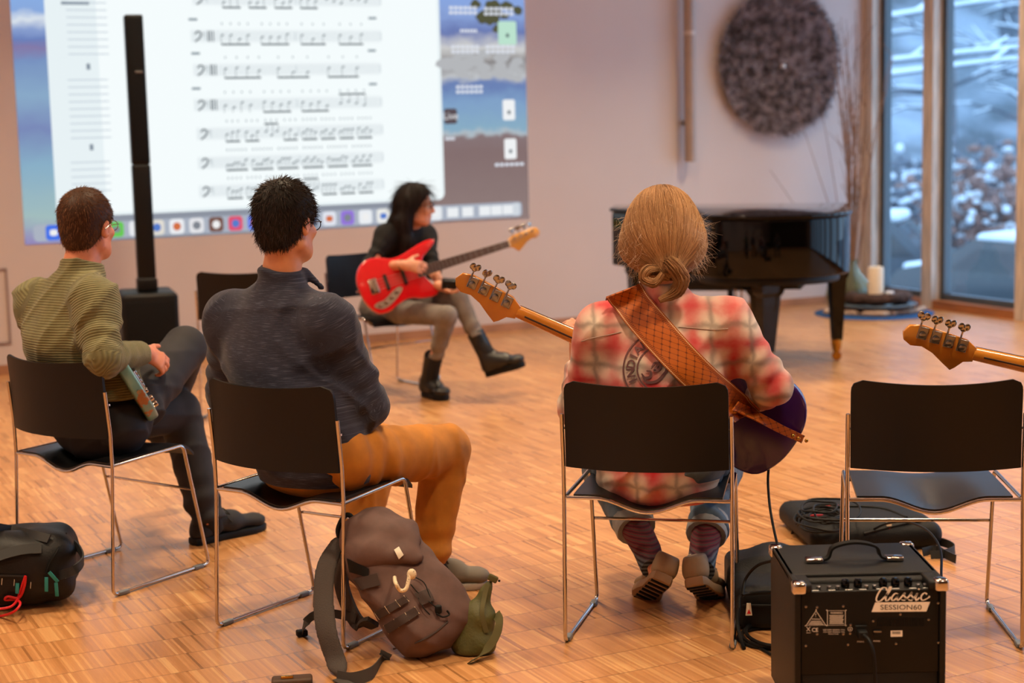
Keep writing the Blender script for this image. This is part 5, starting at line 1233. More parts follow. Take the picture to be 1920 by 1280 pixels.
S.chain([P(0, -.07, .0), P(0, -.095, -.12), P(0, -.085, -.25)], [.06, .06, .03], .03); S.clip(P(0, .055, .03), R@V(0, .85, -.45), .125); 
S.ell(P(0, .105, -.04), (.058, .075, .105), R, .01, 'sub')
vs, F = S.mesh(1); Nn = vnormals(vs, F); hair = arr_obj('hair', vs, F, MAT['hair_black'], e, org); ii = np.random.default_rng(3).integers(0, len(vs), 2600)
tg_ = V(0, 0, -1)-Nn[ii]*(Nn[ii]@V(0, 0, -1))[:, None]; strands('hair_strands', vs[ii], tg_+Nn[ii]*.03, MAT['hair_black'], hair, org, .09, 4, .0013, .03, seed=4)
glasses(e, org, hd, R, sc, MAT['black']); M_('bootleather', '121110', .38, bump=.2, bscale=60)
shoe(e, org, J['heelL'], J['toeL'], at(880, 600, 9.3)-at(905, 700, 9.3), 'boot', MAT['bootleather'], MAT['rubber'], at(890, 622, 9.32)); shoe(e, org, J['heelR'], J['toeR'], (0, 0, 1), 'boot', MAT['bootleather'], MAT['rubber'], at(812, 664, 9.35)); socks(e, org, J, 'R', .040); socks(e, org, J, 'L', .040)
w0, w1 = V(J['wrR']), V(J['elR']); dw = unit(w0-w1); q = w0-dw*.01; e1 = unit(np.cross(dw, V(0, 0, 1))); e2 = np.cross(dw, e1)
MB().tube([q+e1*.031*math.cos(a)+e2*.031*math.sin(a) for a in np.linspace(0, 6.283, 16, endpoint=False)], .003, 5, closed=True).build('bracelet', MAT['black'], e, origin=org)
ph = V(J['wrL'])+V(.055, -.02, .012); pc_ = empty('black_device', ph, 'small black device held in the left hand of the woman', 'device'); Rp = rotm(.2, .3, .1)
MB().rbox((0, 0, 0), (.115, .05, .062), .010, Rp).build('casing', MAT['black'], pc_); MB().lathe([(.016, 0), (.016, .012), (.010, .013)], Rp@V(-.03, -.026, -.01), 14, Rp@np.array(Matrix.Rotation(math.pi/2, 3, 'X'))).build('dial', MAT['speakerblack'], pc_)

# ---- person mostly outside the frame on the right
J = dict(pelvis=cpt('R', 0, .19, .55), chest=cpt('R', 0, .15, .84), neck=cpt('R', 0, .17, 1.05), head=cpt('R', 0, .20, 1.21), shL=cpt('R', -.19, .17, .98), shR=cpt('R', .19, .17, .98), elL=cpt('R', -.27, .30, .75), wrL=cpt('R', -.26, .52, .86), elR=cpt('R', .30, .22, .72), wrR=cpt('R', .14, .40, .66),
         knL=cpt('R', -.14, .60, .52), knR=cpt('R', .16, .62, .52), anL=cpt('R', -.15, .62, .10), anR=cpt('R', .18, .64, .10), heelL=cpt('R', -.15, .57, 0), toeL=cpt('R', -.17, .84, 0), heelR=cpt('R', .18, .59, 0), toeR=cpt('R', .21, .86, 0))
e, org, hd, R, sc, top, tg, trs = person('right', 'dark clothed person almost wholly beyond the right edge holding a bass', J, dict(right=cdir('R', 1, 0), headrot=(.2, -.05, 0), sc=1.05, g=1.08, h=.008, hc=.009, skin='skin_b', hair='hair_brown', top='greyknit', topname='jumper', trousers='blacktrouser', handL=(cdir('R', -.1, .3, .9), cdir('R', .3, -.6, .2), cdir('R', 0, 1, .2), .9), handR=(cdir('R', -.9, .2, -.1), cdir('R', 0, .9, 0), (0, 0, 1), .5)))
cap_hair(e, org, hd, R, sc, MAT['hair_brown'], .012, 1500, .02, 31)
for s_ in 'LR': shoe(e, org, J['heel'+s_], J['toe'+s_], (0, 0, 1), 'desert', MAT['trailblack'], MAT['rubber'])
# ------------------------------------------------------------------ the four basses
def paintm(name, c, c2=None, worn=None, flake=False):
    m = mat(name, c, .18, coat=.6, spec=.5)
    if worn:
        nt = m.node_tree; b = nt.nodes['Principled BSDF']; tc = nd(nt, 'ShaderNodeTexCoord'); n = nd(nt, 'ShaderNodeTexNoise'); n.inputs['Scale'].default_value = 26; n.inputs['Detail'].default_value = 6
        r = nd(nt, 'ShaderNodeValToRGB'); r.color_ramp.elements[0].position = .60; r.color_ramp.elements[0].color = lin(c); r.color_ramp.elements[1].position = .63; r.color_ramp.elements[1].color = lin(worn)
        nt.links.new(tc.outputs['Object'], n.inputs['Vector']); nt.links.new(n.outputs[0], r.inputs[0]); nt.links.new(r.outputs[0], b.inputs['Base Color']); b.inputs['Roughness'].default_value = .4
    return m
O1 = at(1494, 818, 5.17); T1 = at(850, 530, 5.17); X1 = T1-O1; L1 = np.linalg.norm(X1)
b1, BT1, BR1, _ = bass('purple_bass', 'purple bass with a tan leather strap across the plaid back', O1, X1, (0, .95, .25), paintm('purple_paint', '3c1c62'), mat('guard_dark', '15100f', .3), neckm=neckwood('maple_gold', 'c07c2c'), board='4a2c1a', sc=L1/1.168)
b1o = V(O1)
O2 = at(675, 545, 9.22); T2 = at(1014, 438, 9.62); X2 = T2-O2
b2, BT2, BR2, _ = bass('red_bass', 'glossy red bass with chrome plate held by the woman', O2, X2, (.25, -.93, .22), paintm('red_paint', 'd8121c'), None, neckm=neckwood('maple_amber', 'd39a4c'), board='4b2f2a', sc=np.linalg.norm(X2)/1.168)
X3 = unit(V(-.45, .87, .20))
b3, BT3, BR3, _ = bass('teal_bass', 'worn teal bass on the lap of the person in green', at(268, 726, 5.60), X3, (.80, .31, .47), paintm('teal_paint', '6f9c94', worn='a5683a'), mat('guard_tort', '3a1d14', .3), neckm=neckwood('maple_pale', 'c99a58'), sc=.98)
O4 = at(1688+735, 632+165, 4.86); T4 = at(1688, 632, 4.86); X4 = T4-O4
b4, BT4, BR4, _ = bass('maple_neck_bass', 'bass headstock with four chrome tuners entering from the right edge', O4, X4, (0, .97, .2), paintm('dark_sunburst', '1d1210'), None, neckm=neckwood('maple_orange', 'c4802e'), sc=np.linalg.norm(X4)/1.168)

# ------------------------------------------------------------------ leather strap and shirt print on the plaid back
pe_, porg, ptg = PEOPLE['plaid']
bvh = BVHTree.FromPolygons([Vector(v) for v in ptg[0]], [tuple(int(i) for i in f) for f in ptg[1]])
def onback(px, py, off, fallback=None):
    d = _F + _R*(px-960)/FPX + _U*(640-py)/FPX; hit = bvh.ray_cast(Vector(_C), Vector(unit(d)))
    if hit[0] is None: return at(px, py, fallback if fallback else 4.9)
    return V(*hit[0]) - unit(d)*off
def leather(name, c, c2):
    m, nt, b = newmat(name); tc = nd(nt, 'ShaderNodeAttribute'); tc.attribute_name = 'UVMap'; L = nt.links.new; sp = nd(nt, 'ShaderNodeSeparateXYZ'); L(tc.outputs['Vector'], sp.inputs[0])
    def mt(op, *a):
        n = nd(nt, 'ShaderNodeMath', operation=op)
        for i, q in enumerate(a):
            if isinstance(q, (int, float)): n.inputs[i].default_value = q
            else: L(q, n.inputs[i])
        return n.outputs[0]
    u, v = sp.outputs[0], sp.outputs[1]
    def lines(e, per, w): fr = mt('FRACT', mt('DIVIDE', e, per)); dd = mt('ABSOLUTE', mt('SUBTRACT', fr, .5)); return mt('GREATER_THAN', dd, .5-w)
    a = mt('ADD', u, mt('MULTIPLY', v, 1.7)); c_ = mt('SUBTRACT', u, mt('MULTIPLY', v, 1.7)); di = mt('MAXIMUM', lines(a, .034, .05), lines(c_, .034, .05))
    edge = mt('ABSOLUTE', v); inner = mt('LESS_THAN', edge, .030); di = mt('MULTIPLY', di, inner)
    # stamped stars where the lines cross, stamped border, stitching
    st = mt('MULTIPLY', mt('MULTIPLY', lines(a, .034, .16), lines(c_, .034, .16)), inner)
    bo = mt('MULTIPLY', mt('MULTIPLY', mt('GREATER_THAN', edge, .030), mt('LESS_THAN', edge, .0365)), lines(u, .006, .28))
    sti = mt('MULTIPLY', mt('MULTIPLY', mt('GREATER_THAN', edge, .0395), mt('LESS_THAN', edge, .0412)), mt('SUBTRACT', 1.0, lines(u, .006, .12)))
    dark = mt('MINIMUM', mt('ADD', mt('ADD', mt('MULTIPLY', di, .6), mt('MULTIPLY', st, .35)), mt('MULTIPLY', bo, .75)), 1.0); dk2 = mt('MULTIPLY', mt('GREATER_THAN', edge, .037), .45)
    def mix(f, x, y):
        n = nd(nt, 'ShaderNodeMix', data_type='RGBA'); L(f, n.inputs[0])
        for i, q in ((6, x), (7, y)):
            if isinstance(q, tuple): n.inputs[i].default_value = q
            else: L(q, n.inputs[i])
        return n.outputs[2]
    col_ = mix(sti, mix(dark, mix(dk2, lin(c), lin(c2)), lin('5a2408')), lin('e2c9a0')); L(col_, b.inputs['Base Color']); b.inputs['Roughness'].default_value = .5; b.inputs['Specular IOR Level'].default_value = .35
    bp = nd(nt, 'ShaderNodeBump'); bp.inputs['Strength'].default_value = .5; bp.inputs['Distance'].default_value = .002; bp.invert = True; L(dark, bp.inputs['Height']); L(bp.outputs[0], b.inputs['Normal']); return m
MAT['leather'] = leather('tooled_leather', 'b05a16', '7e3c12')
def strap_mesh(name, pairs, nseg, nacross, off, thick, parent, m, vmax, fb=None):
    Lp = cr([V(*p[0]) for p in pairs], nseg); Rp_ = cr([V(*p[1]) for p in pairs], nseg); mb = MB(); vs = []; uv = []; s = 0; prev = None; n = len(Lp); grid = []
    for i in range(n):
        row = []
        for j in range(nacross+1):
            t = j/nacross; px = Lp[i]*(1-t)+Rp_[i]*t; fbY = None
            if fb: fbY = np.interp(i/(n-1), [0, 1], fb)
            row.append(onback(px[0], px[1], off, fbY))
        grid.append(row)
    G = np.array(grid)
    for _ in range(3):
        G2 = G.copy(); G2[1:-1] = (G[:-2]+2*G[1:-1]+G[2:])/4; G2[:, 1:-1] = (G2[:, :-2]+2*G2[:, 1:-1]+G2[:, 2:])/4; G = G2
    Nn_ = np.zeros_like(G); du = np.gradient(G, axis=0); dv = np.gradient(G, axis=1); Nn_ = np.cross(du, dv); Nn_ /= np.maximum(np.linalg.norm(Nn_, axis=2), 1e-9)[..., None]
    if (Nn_[..., 1].mean()) > 0: Nn_ = -Nn_
    w = nacross+1; vs = []; uvs = []; cum = 0
    for i in range(n):
        if i: cum += np.linalg.norm(G[i].mean(0)-G[i-1].mean(0))
        for j in range(w):
            vs.append(G[i, j]+Nn_[i, j]*thick); vs.append(G[i, j]); uvs += [(cum, (j/nacross-.5)*2*vmax)]*2
    q = lambda i, j, b: (i*w+j)*2+b; fs = []
    for i in range(n-1):
        for j in range(w-1): fs += [(q(i, j, 0), q(i+1, j, 0), q(i+1, j+1, 0), q(i, j+1, 0)), (q(i, j, 1), q(i, j+1, 1), q(i+1, j+1, 1), q(i+1, j, 1))]
        fs += [(q(i, 0, 0), q(i, 0, 1), q(i+1, 0, 1), q(i+1, 0, 0)), (q(i, w-1, 0), q(i+1, w-1, 0), q(i+1, w-1, 1), q(i, w-1, 1))]
    for j in range(w-1): fs += [(q(0, j, 0), q(0, j+1, 0), q(0, j+1, 1), q(0, j, 1)), (q(n-1, j, 0), q(n-1, j, 1), q(n-1, j+1, 1), q(n-1, j+1, 0))]
    o = mb.add(vs, fs).build(name, m, parent, True, b1o, 50)
    a = o.data.attributes.new('UVMap', 'FLOAT_VECTOR', 'POINT'); a.data.foreach_set('vector', np.array([(x, y, 0) for x, y in uvs], np.float32).ravel()); return o
st1 = strap_mesh('strap', [((1136, 556), (1199, 532)), ((1170, 603), (1236, 578)), ((1222, 662), (1290, 640)), ((1276, 718), (1345, 696)), ((1330, 764), (1395, 738)), ((1376, 790), (1426, 768))], 6, 8, .012, .005, b1, MAT['leather'], .044, (4.93, 4.98))
# yoke ornament near the shoulder, narrow tail to the strap button
st2 = strap_mesh('strap_tail', [((1372, 768), (1384, 752)), ((1420, 791), (1430, 776)), ((1462, 812), (1470, 798)), ((1500, 829), (1508, 816))], 5, 3, .022, .004, b1, MAT['leather'], .012, (4.95, 5.12))
for k, (px, py) in enumerate(((1487, 817), (1497, 822), (1512, 826))): MB().ell(at(px, py, 5.06)-b1o, (.006, .004, .006)).build('strap_rivet', MAT['brass'], b1)
fr_ = [at(1168, 556, 5.01), at(1152, 560, 5.08), at(1165, 620, 5.20), V(*(O1))+BT1((.50, .15, -.02))]
MB().ribbon(cr([p-b1o for p in fr_], 6), V(1, 0, .2), .055, .005).build('strap_front', MAT['leather'], b1)
MB().tube(cr([p-b1o for p in (at(1442, 868, 5.16), at(1440, 905, 5.13), at(1446, 960, 5.02), at(1458, 1030, 4.86))], 5), .0042, 8).build('cable_stub', MAT['rubber'], b1) if False else None
# print
prm = mat('shirt_print', '6f4a4c', .85); plg = bpy.data.objects.new('back_print', None)
pm_ = MB()
def pring(cx, cy, r, w, a0, a1):
    n = 40; vs = []
    for i in range(n+1):
        a = math.radians(a0+(a1-a0)*i/n)
        for rr in (r-w/2, r+w/2): vs.append(onback(cx+rr*math.cos(a), cy-rr*math.sin(a), .003))
    pm_.add(vs, [(2*i, 2*i+1, 2*i+3, 2*i+2) for i in range(n)])
CX, CY = 1237, 692
pring(CX, CY, 68, 3.0, 100, 230); pring(CX, CY, 42, 3.0, 95, 250)
for ch, a in zip('INDIAN', (203, 187, 170, 153.5, 138, 119)):
    vs, fs = text_geo(ch, 24, bold=.5, align='CENTER'); ar = math.radians(a); rx, ry = math.cos(ar), -math.sin(ar); tx, ty = math.sin(ar), math.cos(ar)
    P = []
    for v in vs: r = 47+v[1]*.92; P.append(onback(CX+rx*r+tx*v[0], CY+ry*r+ty*v[0], .003))
    pm_.add(P, fs)
for pts in ([(1203, 700), (1209, 708), (1219, 706), (1220, 697), (1212, 695)], [(1203, 700), (1212, 716), (1232, 714), (1246, 700), (1258, 684), (1262, 670)], [(1222, 688), (1228, 680), (1238, 682), (1236, 692), (1227, 694), (1240, 676), (1254, 670)], [(1246, 700), (1252, 690), (1262, 682)]):
    Q = cr([V(*p) for p in pts], 5); n = len(Q); vs = []
    for i in range(n):
        t = unit(Q[min(i+1, n-1)]-Q[max(0, i-1)]); w = 1.2+1.6*math.sin(math.pi*i/(n-1)); nn = V(-t[1], t[0])*w
        vs += [onback(*(Q[i]-nn), .003), onback(*(Q[i]+nn), .003)]
    pm_.add(vs, [(2*i, 2*i+1, 2*i+3, 2*i+2) for i in range(n-1)])
bpy.data.objects.remove(plg)
sht = [c for c in pe_.children if c.name.startswith('shirt')][0]
pm_.build('back_print', prm, sht, True, porg, 60)
sm2 = MB()
for pts in ([(1090, 640), (1110, 634), (1140, 628), (1165, 622)], [(1272, 613), (1300, 615), (1335, 618), (1365, 616)]):
    Q = cr([V(*p) for p in pts], 6); sm2.tube([onback(q[0], q[1], .001) for q in Q], .0016, 5)
sm2.build('yoke_seam', mat('seamgrey', 'a8948a', .9), sht, True, porg)

# ------------------------------------------------------------------ brown rucksack against the chair leg
pk = V(-.30, 4.79, 0); bp_ = empty('rucksack', pk, 'mauve brown canvas rucksack leaning on the chair leg', 'rucksack')
b0 = at(812, 1163, 4.80); t0 = at(712, 1022, 4.90); ax = unit(t0-b0); fn_ = unit(V(.50, -.72, .38)); fn_ = unit(fn_-ax*(fn_@ax)); wd = np.cross(ax, fn_)
RB = np.stack([wd, fn_, ax], 1); Lb = np.linalg.norm(t0-b0); BP = lambda w, f, a: b0+wd*w+fn_*f+ax*a
M_('canvas', '5e4640', .85, var=.10, vscale=25, bump=.2, bscale=800); M_('canvasdark', '3a2c28', .85, bump=.2, bscale=500); M_('webbing', '3a3430', .8, bump=.3, bscale=900)
M_('mesh_pad', '423a36', .9, bump=.6, bscale=260); M_('patch', 'd8cfbd', .7); M_('stitch', 'cdb89a', .8)
S = SDF(b0-.34, t0+.34, .0075)
S.ecap(BP(0, 0, .0), BP(0, 0, Lb+.01), (.128, .085), (.112, .078), wd, fn_, .03); S.rbox(BP(0, 0, .03), (.115, .075, .10), .05, RB, .05); S.rbox(BP(0, -.02, .14), (.118, .065, .18), .05, RB, .04)
S.ell(BP(.02, .055, .10), (.075, .035, .08), RB, .03); S.warp(wrinkle(.007, 3.1, b0)); S.warp(lambda X: .003*np.sin((X@ax.astype(np.float32))*70+np.sin(X[..., 0]*30)*2)*np.sin((X@wd.astype(np.float32))*22+1))
S.clip((0, 0, .004), (0, 0, -1)); vs, F = S.mesh(1); arr_obj('main_bag', vs, F, MAT['canvas'], bp_, pk)
def surf(V_, F_): return BVHTree.FromPolygons([Vector(v) for v in V_], [tuple(int(i) for i in f) for f in F_])
bvb = surf(vs, F)
S = SDF(t0-.28, t0+.28, .0075); S.ecap(BP(0, .01, Lb-.015), BP(0, -.01, Lb+.05), (.128, .092), (.108, .075), wd, fn_, .03); S.ecap(BP(0, .05, Lb-.02), BP(.0, .086, Lb-.075), (.10, .040), (.055, .025), wd, fn_, .03); S.ecap(BP(0.01, .088, Lb-.07), BP(.025, .098, Lb-.115), (.055, .020), (.030, .014), wd, fn_, .02)
S.ecap(BP(-.03, .0, Lb+.07), BP(.05, -.01, Lb+.065), (.030, .05), (.03, .05), ax, fn_, .02)
S.warp(wrinkle(.006, 5.1, b0)); S.warp(lambda X: .0025*np.sin(X@(wd*55).astype(np.float32)+X@(ax*40).astype(np.float32)))
vs, F = S.mesh(1); lid = arr_obj('lid', vs, F, MAT['canvas'], bp_, pk); bvl = surf(vs, F)
def cast(bv, px, py, off):
    d = _F + _R*(px-960)/FPX + _U*(640-py)/FPX; h_ = bv.ray_cast(Vector(_C), Vector(unit(d))); return (V(*h_[0])-unit(d)*off) if h_[0] is not None else at(px, py, 4.8)
def decal(name, bv, quad, off, thick, m, parent, org, nu=8, nv=3, bow=0.0):     # stitched-on patch following the cloth
    A, B, C_, D_ = [V(*q) for q in quad]; G = [[cast(bv, *(A*(1-u)*(1-v)+B*u*(1-v)+C_*u*v+D_*(1-u)*v), off) for v in np.linspace(0, 1, nv+1)] for u in np.linspace(0, 1, nu+1)]
    G = np.array(G); mid = np.median(G[..., 1]); 
    mb = MB(); mb.sheet(lambda u, v: (G[int(round(u*nu)), int(round(v*nv))], unit(V(0, 1, -.2))), nu, nv, thick); return mb.build(name, m, parent, True, org, 50)
p_ = decal('patch', bvl, ((739, 1030), (748, 1024), (757, 1040), (748, 1048)), .005, .004, MAT['patch'], lid, pk, 3, 3)
w1_ = decal('webbing_strip', bvb, ((702, 1148), (760, 1116), (768, 1126), (710, 1161)), .006, .005, MAT['canvasdark'], bp_, pk)
w2_ = decal('webbing_strip', bvb, ((719, 1172), (778, 1137), (787, 1150), (728, 1188)), .006, .005, MAT['canvasdark'], bp_, pk)
for o_, qs in ((w1_, ((702, 1148, 711, 1161), (721, 1136, 731, 1150), (741, 1124, 751, 1137), (757, 1116, 767, 1127))), (w2_, ((719, 1172, 729, 1188), (738, 1160, 748, 1176), (759, 1148, 768, 1163), (777, 1137, 786, 1150)))):
    for x0, y0, x1, y1 in qs: MB().tube([cast(bvb, x0, y0, .010), cast(bvb, x1, y1, .010)], .0012, 5).build('stitch', MAT['stitch'], o_, origin=pk)
decal('side_tab', bvb, ((662, 1086), (706, 1074), (713, 1096), (676, 1106)), .006, .005, MAT['canvasdark'], bp_, pk); decal('front_tab', bvb, ((777, 1112), (804, 1102), (815, 1124), (791, 1134)), .007, .006, MAT['canvasdark'], bp_, pk)
m_, nt, b_ = newmat('climbing_rope'); tc = nd(nt, 'ShaderNodeTexCoord'); w = nd(nt, 'ShaderNodeTexVoronoi'); w.inputs['Scale'].default_value = 160; r = nd(nt, 'ShaderNodeValToRGB'); r.color_ramp.elements[0].color = lin('2a2420'); r.color_ramp.elements[1].color = lin('dccbaa'); r.color_ramp.elements[0].position = .18; r.color_ramp.elements[1].position = .24
nt.links.new(tc.outputs['Object'], w.inputs['Vector']); nt.links.new(w.outputs[0], r.inputs[0]); nt.links.new(r.outputs[0], b_.inputs['Base Color'])
MB().tube(cr([cast(bvl, 740, 1078, .0), at(741, 1090, 4.655), at(750, 1106, 4.65), at(761, 1104, 4.65), at(766, 1088, 4.66), at(768, 1072, 4.67)], 6), .0058, 10).build('rope_loop', m_, bp_, origin=pk)
MB().ell(at(772, 1076, 4.67), (.014, .010, .016)).build('rope_knot', m_, bp_, origin=pk)
for pts in ([(775, 1080), (795, 1092), (805, 1115), (812, 1135)], [(770, 1095), (785, 1112), (805, 1128), (820, 1140)], [(784, 1120), (795, 1140), (806, 1152)]): MB().tube(cr([cast(bvb, x, y, .012) for x, y in pts], 5), .0018, 5).build('drawcord', MAT['rubber'], bp_, origin=pk)
MB().rbox(cast(bvb, 822, 1142, .014), (.020, .016, .026), .006).build('cord_lock', MAT['rubber'], bp_, origin=pk)
MB().tube(cr([cast(bvb, x, y, .014) for x, y in ((818, 1150), (830, 1156), (842, 1152), (838, 1144))], 4), .003, 6).build('cord_end', MAT['rubber'], bp_, origin=pk)
MB().tube(cr([at(640, 1018, 4.93), at(634, 992, 4.93), at(648, 966, 4.93), at(660, 972, 4.93), at(650, 998, 4.93)], 5), .008, 8).build('grab_handle', MAT['rubber'], bp_, origin=pk)
sp_pts = [at(636, 1012, 4.93), at(612, 1060, 4.86), at(606, 1120, 4.78), at(612, 1180, 4.70), at(628, 1235, 4.66), at(640, 1262, fl(640, 1262, .01)[1])]
S = SDF(*bounds(sp_pts, .06), .006); spq = cr(sp_pts, 9); spw = np.interp(np.linspace(0, 1, len(spq)), [0, .15, .7, .9, 1], [.022, .030, .030, .024, .014])
for i in range(len(spq)-1):
    t_ = unit(spq[i+1]-spq[i]); w_ = V(.9, -.45, 0); w_ = unit(w_-t_*(w_@t_)); S.ecap(spq[i], spq[i+1], (spw[i], .010), (spw[i+1], .010), w_, np.cross(t_, w_), .006)
vs, F = S.mesh(1); arr_obj('shoulder_strap', vs, F, MAT['mesh_pad'], bp_, pk)
decal('side_opening_shade', bvb, ((650, 1046), (692, 1066), (690, 1082), (655, 1072)), .004, .004, MAT['rubber'], bp_, pk)  # flat dark patch painted for the shade inside the side pocket
for pts in ([(738, 1216), (780, 1205), (815, 1186), (840, 1165)],): MB().tube(cr([cast(bvb, x, y, .001) for x, y in pts], 5), .0028, 6).build('seam', MAT['canvasdark'], bp_, origin=pk)
sp2 = [at(648, 1040, 5.0), at(640, 1090, 4.98), at(655, 1140, 4.95), at(675, 1170, 4.92), at(700, 1165, 4.88)]
MB().ribbon(cr(sp2, 6), V(.9, -.4, .1), .045, .014).build('shoulder_strap', MAT['mesh_pad'], bp_, origin=pk)
MB().ribbon(cr([fl(632, 1268, .012), fl(660, 1272, .012), fl(695, 1262, .02), at(716, 1240, 4.72), at(725, 1222, 4.74)], 6), V(0, .25, 1), .036, .003).build('lower_webbing', MAT['webbing'], bp_, origin=pk)
MB().ribbon(cr([fl(632, 1272, .006), fl(660, 1285, .006), fl(700, 1292, .006)], 6), V(.2, 1, .05), .030, .003).build('trailing_webbing', MAT['webbing'], bp_, origin=pk)
MB().ribbon(cr([fl(567, 1184, .014), at(572, 1168, 4.93), at(590, 1153, 4.95), at(625, 1150, 4.95), at(668, 1160, 4.92)], 6), V(.1, .3, 1), .026, .003).build('hip_webbing', MAT['webbing'], bp_, origin=pk)
MB().rbox(fl(566, 1186, .012), (.034, .026, .020), .005, rotm(.4)).build('buckle', MAT['rubber'], bp_, origin=pk)

# ------------------------------------------------------------------ olive pouch beside it
pc0 = fl(893, 1225); pou = empty('olive_pouch', pc0, 'olive green zipped pouch standing beside the rucksack', 'pouch'); M_('olive', '4c4a1e', .6, var=.12, vscale=30, bump=.35, bscale=120); M_('olivestrap', '55502a', .75, bump=.3, bscale=900)
S = SDF(V(pc0)-V(.14, .14, .02), V(pc0)+V(.16, .16, .33), .006); q0, q1, q2v = at(888, 1205, 4.79), at(893, 1160, 4.80), at(917, 1092, 4.82)
S.ecap(q0, q1, (.058, .040), (.054, .034), V(1, -.2, 0), V(.2, 1, 0), .03); S.ecap(q1, q2v, (.054, .034), (.010, .008), V(1, -.2, .2), V(.2, 1, 0), .03); S.ell(V(q0)-V(0, 0, .012), (.062, .044, .045), None, .03)
S.warp(lambda X: .002*np.sin(X[..., 2]*85+np.sin(X[..., 0]*50)*1.5)); S.clip((0, 0, .003), (0, 0, -1)); vs, F = S.mesh(1); arr_obj('bag', vs, F, MAT['olive'], pou, pc0); bvp = surf(vs, F)
MB().ribbon(cr([cast(bvp, x, y, .004) for x, y in ((914, 1095), (908, 1120), (904, 1150), (912, 1185))], 5), V(1, 0, .2), .014, .004).build('zip', MAT['olivestrap'], pou, origin=pc0)
MB().ribbon(cr([cast(bvp, 930, 1150, .004), at(936, 1165, 4.74), at(928, 1195, 4.72), at(905, 1225, 4.715), fl(880, 1241, .008)], 6), V(.75, -.2, .55), .028, .0025).build('wrist_strap', MAT['olivestrap'], pou, origin=pc0)
MB().rbox(at(924, 1084, 4.815), (.030, .014, .020), .004, rotm(0, 0, .5)).build('end_tab', MAT['olivestrap'], pou, origin=pc0)
MB().tube([at(934, 1088, 4.81), at(938, 1089, 4.81)], .003, 6).build('zip_pull', MAT['rubber'], pou, origin=pc0)

# strap end lying at the bottom edge
gc = fl(548, 1283); gl = empty('leather_buckle_strap', gc, 'brown strap end with buckle lying at the bottom edge', 'strap'); MB().rbox((0, 0, .012), (.115, .05, .022), .008, rotm(.12)).build('strap_end', mat('straplthr', '4a3424', .6), gl); MB().rbox((-.012, -.012, .027), (.035, .012, .008), .002, rotm(.12)).build('buckle', MAT['brass'], gl); MB().rbox((.075, -.03, .005), (.07, .03, .004), .002, rotm(-.3)).build('webbing', MAT['webbing'], gl)

# ------------------------------------------------------------------ black bag with red cord
kb0 = V(-1.66, 5.47, 0); bag = empty('black_daypack', kb0, 'black daypack with teal zip pulls and red cord on the floor', 'bag'); M_('ripstop', '0c0c0e', .5, spec=.35, bump=.25, bscale=140); M_('packweb', '1a1a1b', .6); M_('teal', '1f8f94', .6); M_('redcord', 'c8121c', .5)
S = SDF(kb0-V(.42, .30, .02), kb0+V(.34, .32, .36), .008); RK = rotm(.22)
S.rbox(kb0+RK@V(-.10, 0, .125), (.27, .16, .115), .07, RK, .02); S.ecap(kb0+RK@V(.05, -.08, .12), kb0+RK@V(.08, .10, .12), (.09, .10), (.09, .10), V(0, 0, 1), RK@V(1, 0, 0), .03); S.ecap(kb0+RK@V(-.2, -.06, .15), kb0+RK@V(.06, -.05, .15), (.10, .095), (.09, .09), V(0, 0, 1), RK@V(0, 1, 0), .03)
S.warp(lambda X: .004*np.sin(X[..., 0]*38+X[..., 2]*25)*np.sin(X[..., 1]*30+X[..., 2]*12)); S.clip((0, 0, .003), (0, 0, -1)); vs, F = S.mesh(1); arr_obj('bag', vs, F, MAT['ripstop'], bag, kb0); bvk = surf(vs, F)
def kc(x, y, off=.006):
    d = _F + _R*(x-960)/FPX + _U*(640-y)/FPX; h_ = bvk.ray_cast(Vector(_C), Vector(unit(d))); return (V(*h_[0])-unit(d)*off) if h_[0] is not None else at(x, y, 5.3)
for a_, w_ in (([(-30, 985), (20, 993), (60, 1002), (92, 1010)], .030), ([(-40, 1060), (5, 1040), (45, 1030), (78, 1028)], .034)): MB().ribbon(cr([kc(x, y, .014) for x, y in a_], 5), V(.1, .6, .8), w_, .006).build('padded_strap', MAT['packweb'], bag, origin=kb0)
MB().ribbon(cr([kc(112, 1078, .01), at(140, 1068, 5.28), at(156, 1050, 5.34), at(150, 1032, 5.42), kc(140, 1020, .01)], 5), V(0, .2, 1), .030, .005).build('side_handle', MAT['packweb'], bag, origin=kb0)
MB().tube(cr([kc(x, y, .006) for x, y in ((124, 1000), (108, 1030), (92, 1058), (86, 1075))], 5), .004, 6).build('zip', MAT['rubber'], bag, origin=kb0)
for x0, y0, x1, y1 in ((87, 1082, 87, 1108), (92, 1072, 108, 1090), (105, 1092, 107, 1117), (33, 1093, 32, 1112)): MB().ribbon([kc(x0, y0, .012), kc((x0+x1)/2, (y0+y1)/2, .016), kc(x1, y1, .014)], V(1, 0, .1), .011, .004).build('zip_pull', MAT['teal'], bag, origin=kb0)
for x, y in ((4, 1090), (27, 1092), (58, 1097), (124, 1078)): MB().tube([kc(x, y-6, .008), kc(x-1, y+6, .008)], .0012, 4).build('reflective_stitch', MAT['patch'], bag, origin=kb0)
MB().ribbon(cr([kc(x, y, .006) for x, y in ((-20, 1078), (20, 1079), (48, 1080))], 4), V(0, .2, 1), .006, .003).build('front_seam', MAT['packweb'], bag, origin=kb0)
MB().tube(cr([kc(34, 1120, .012), kc(44, 1090, .018), kc(48, 1080, .02), kc(46, 1098, .02), kc(36, 1120, .018), kc(15, 1118, .02), kc(10, 1124, .02), kc(30, 1124, .02), at(38, 1132, 5.22), at(25, 1147, 5.2), fl(0, 1155, .005), fl(-25, 1156, .005)], 6), .0042, 8).build('cord', MAT['redcord'], bag, origin=kb0)
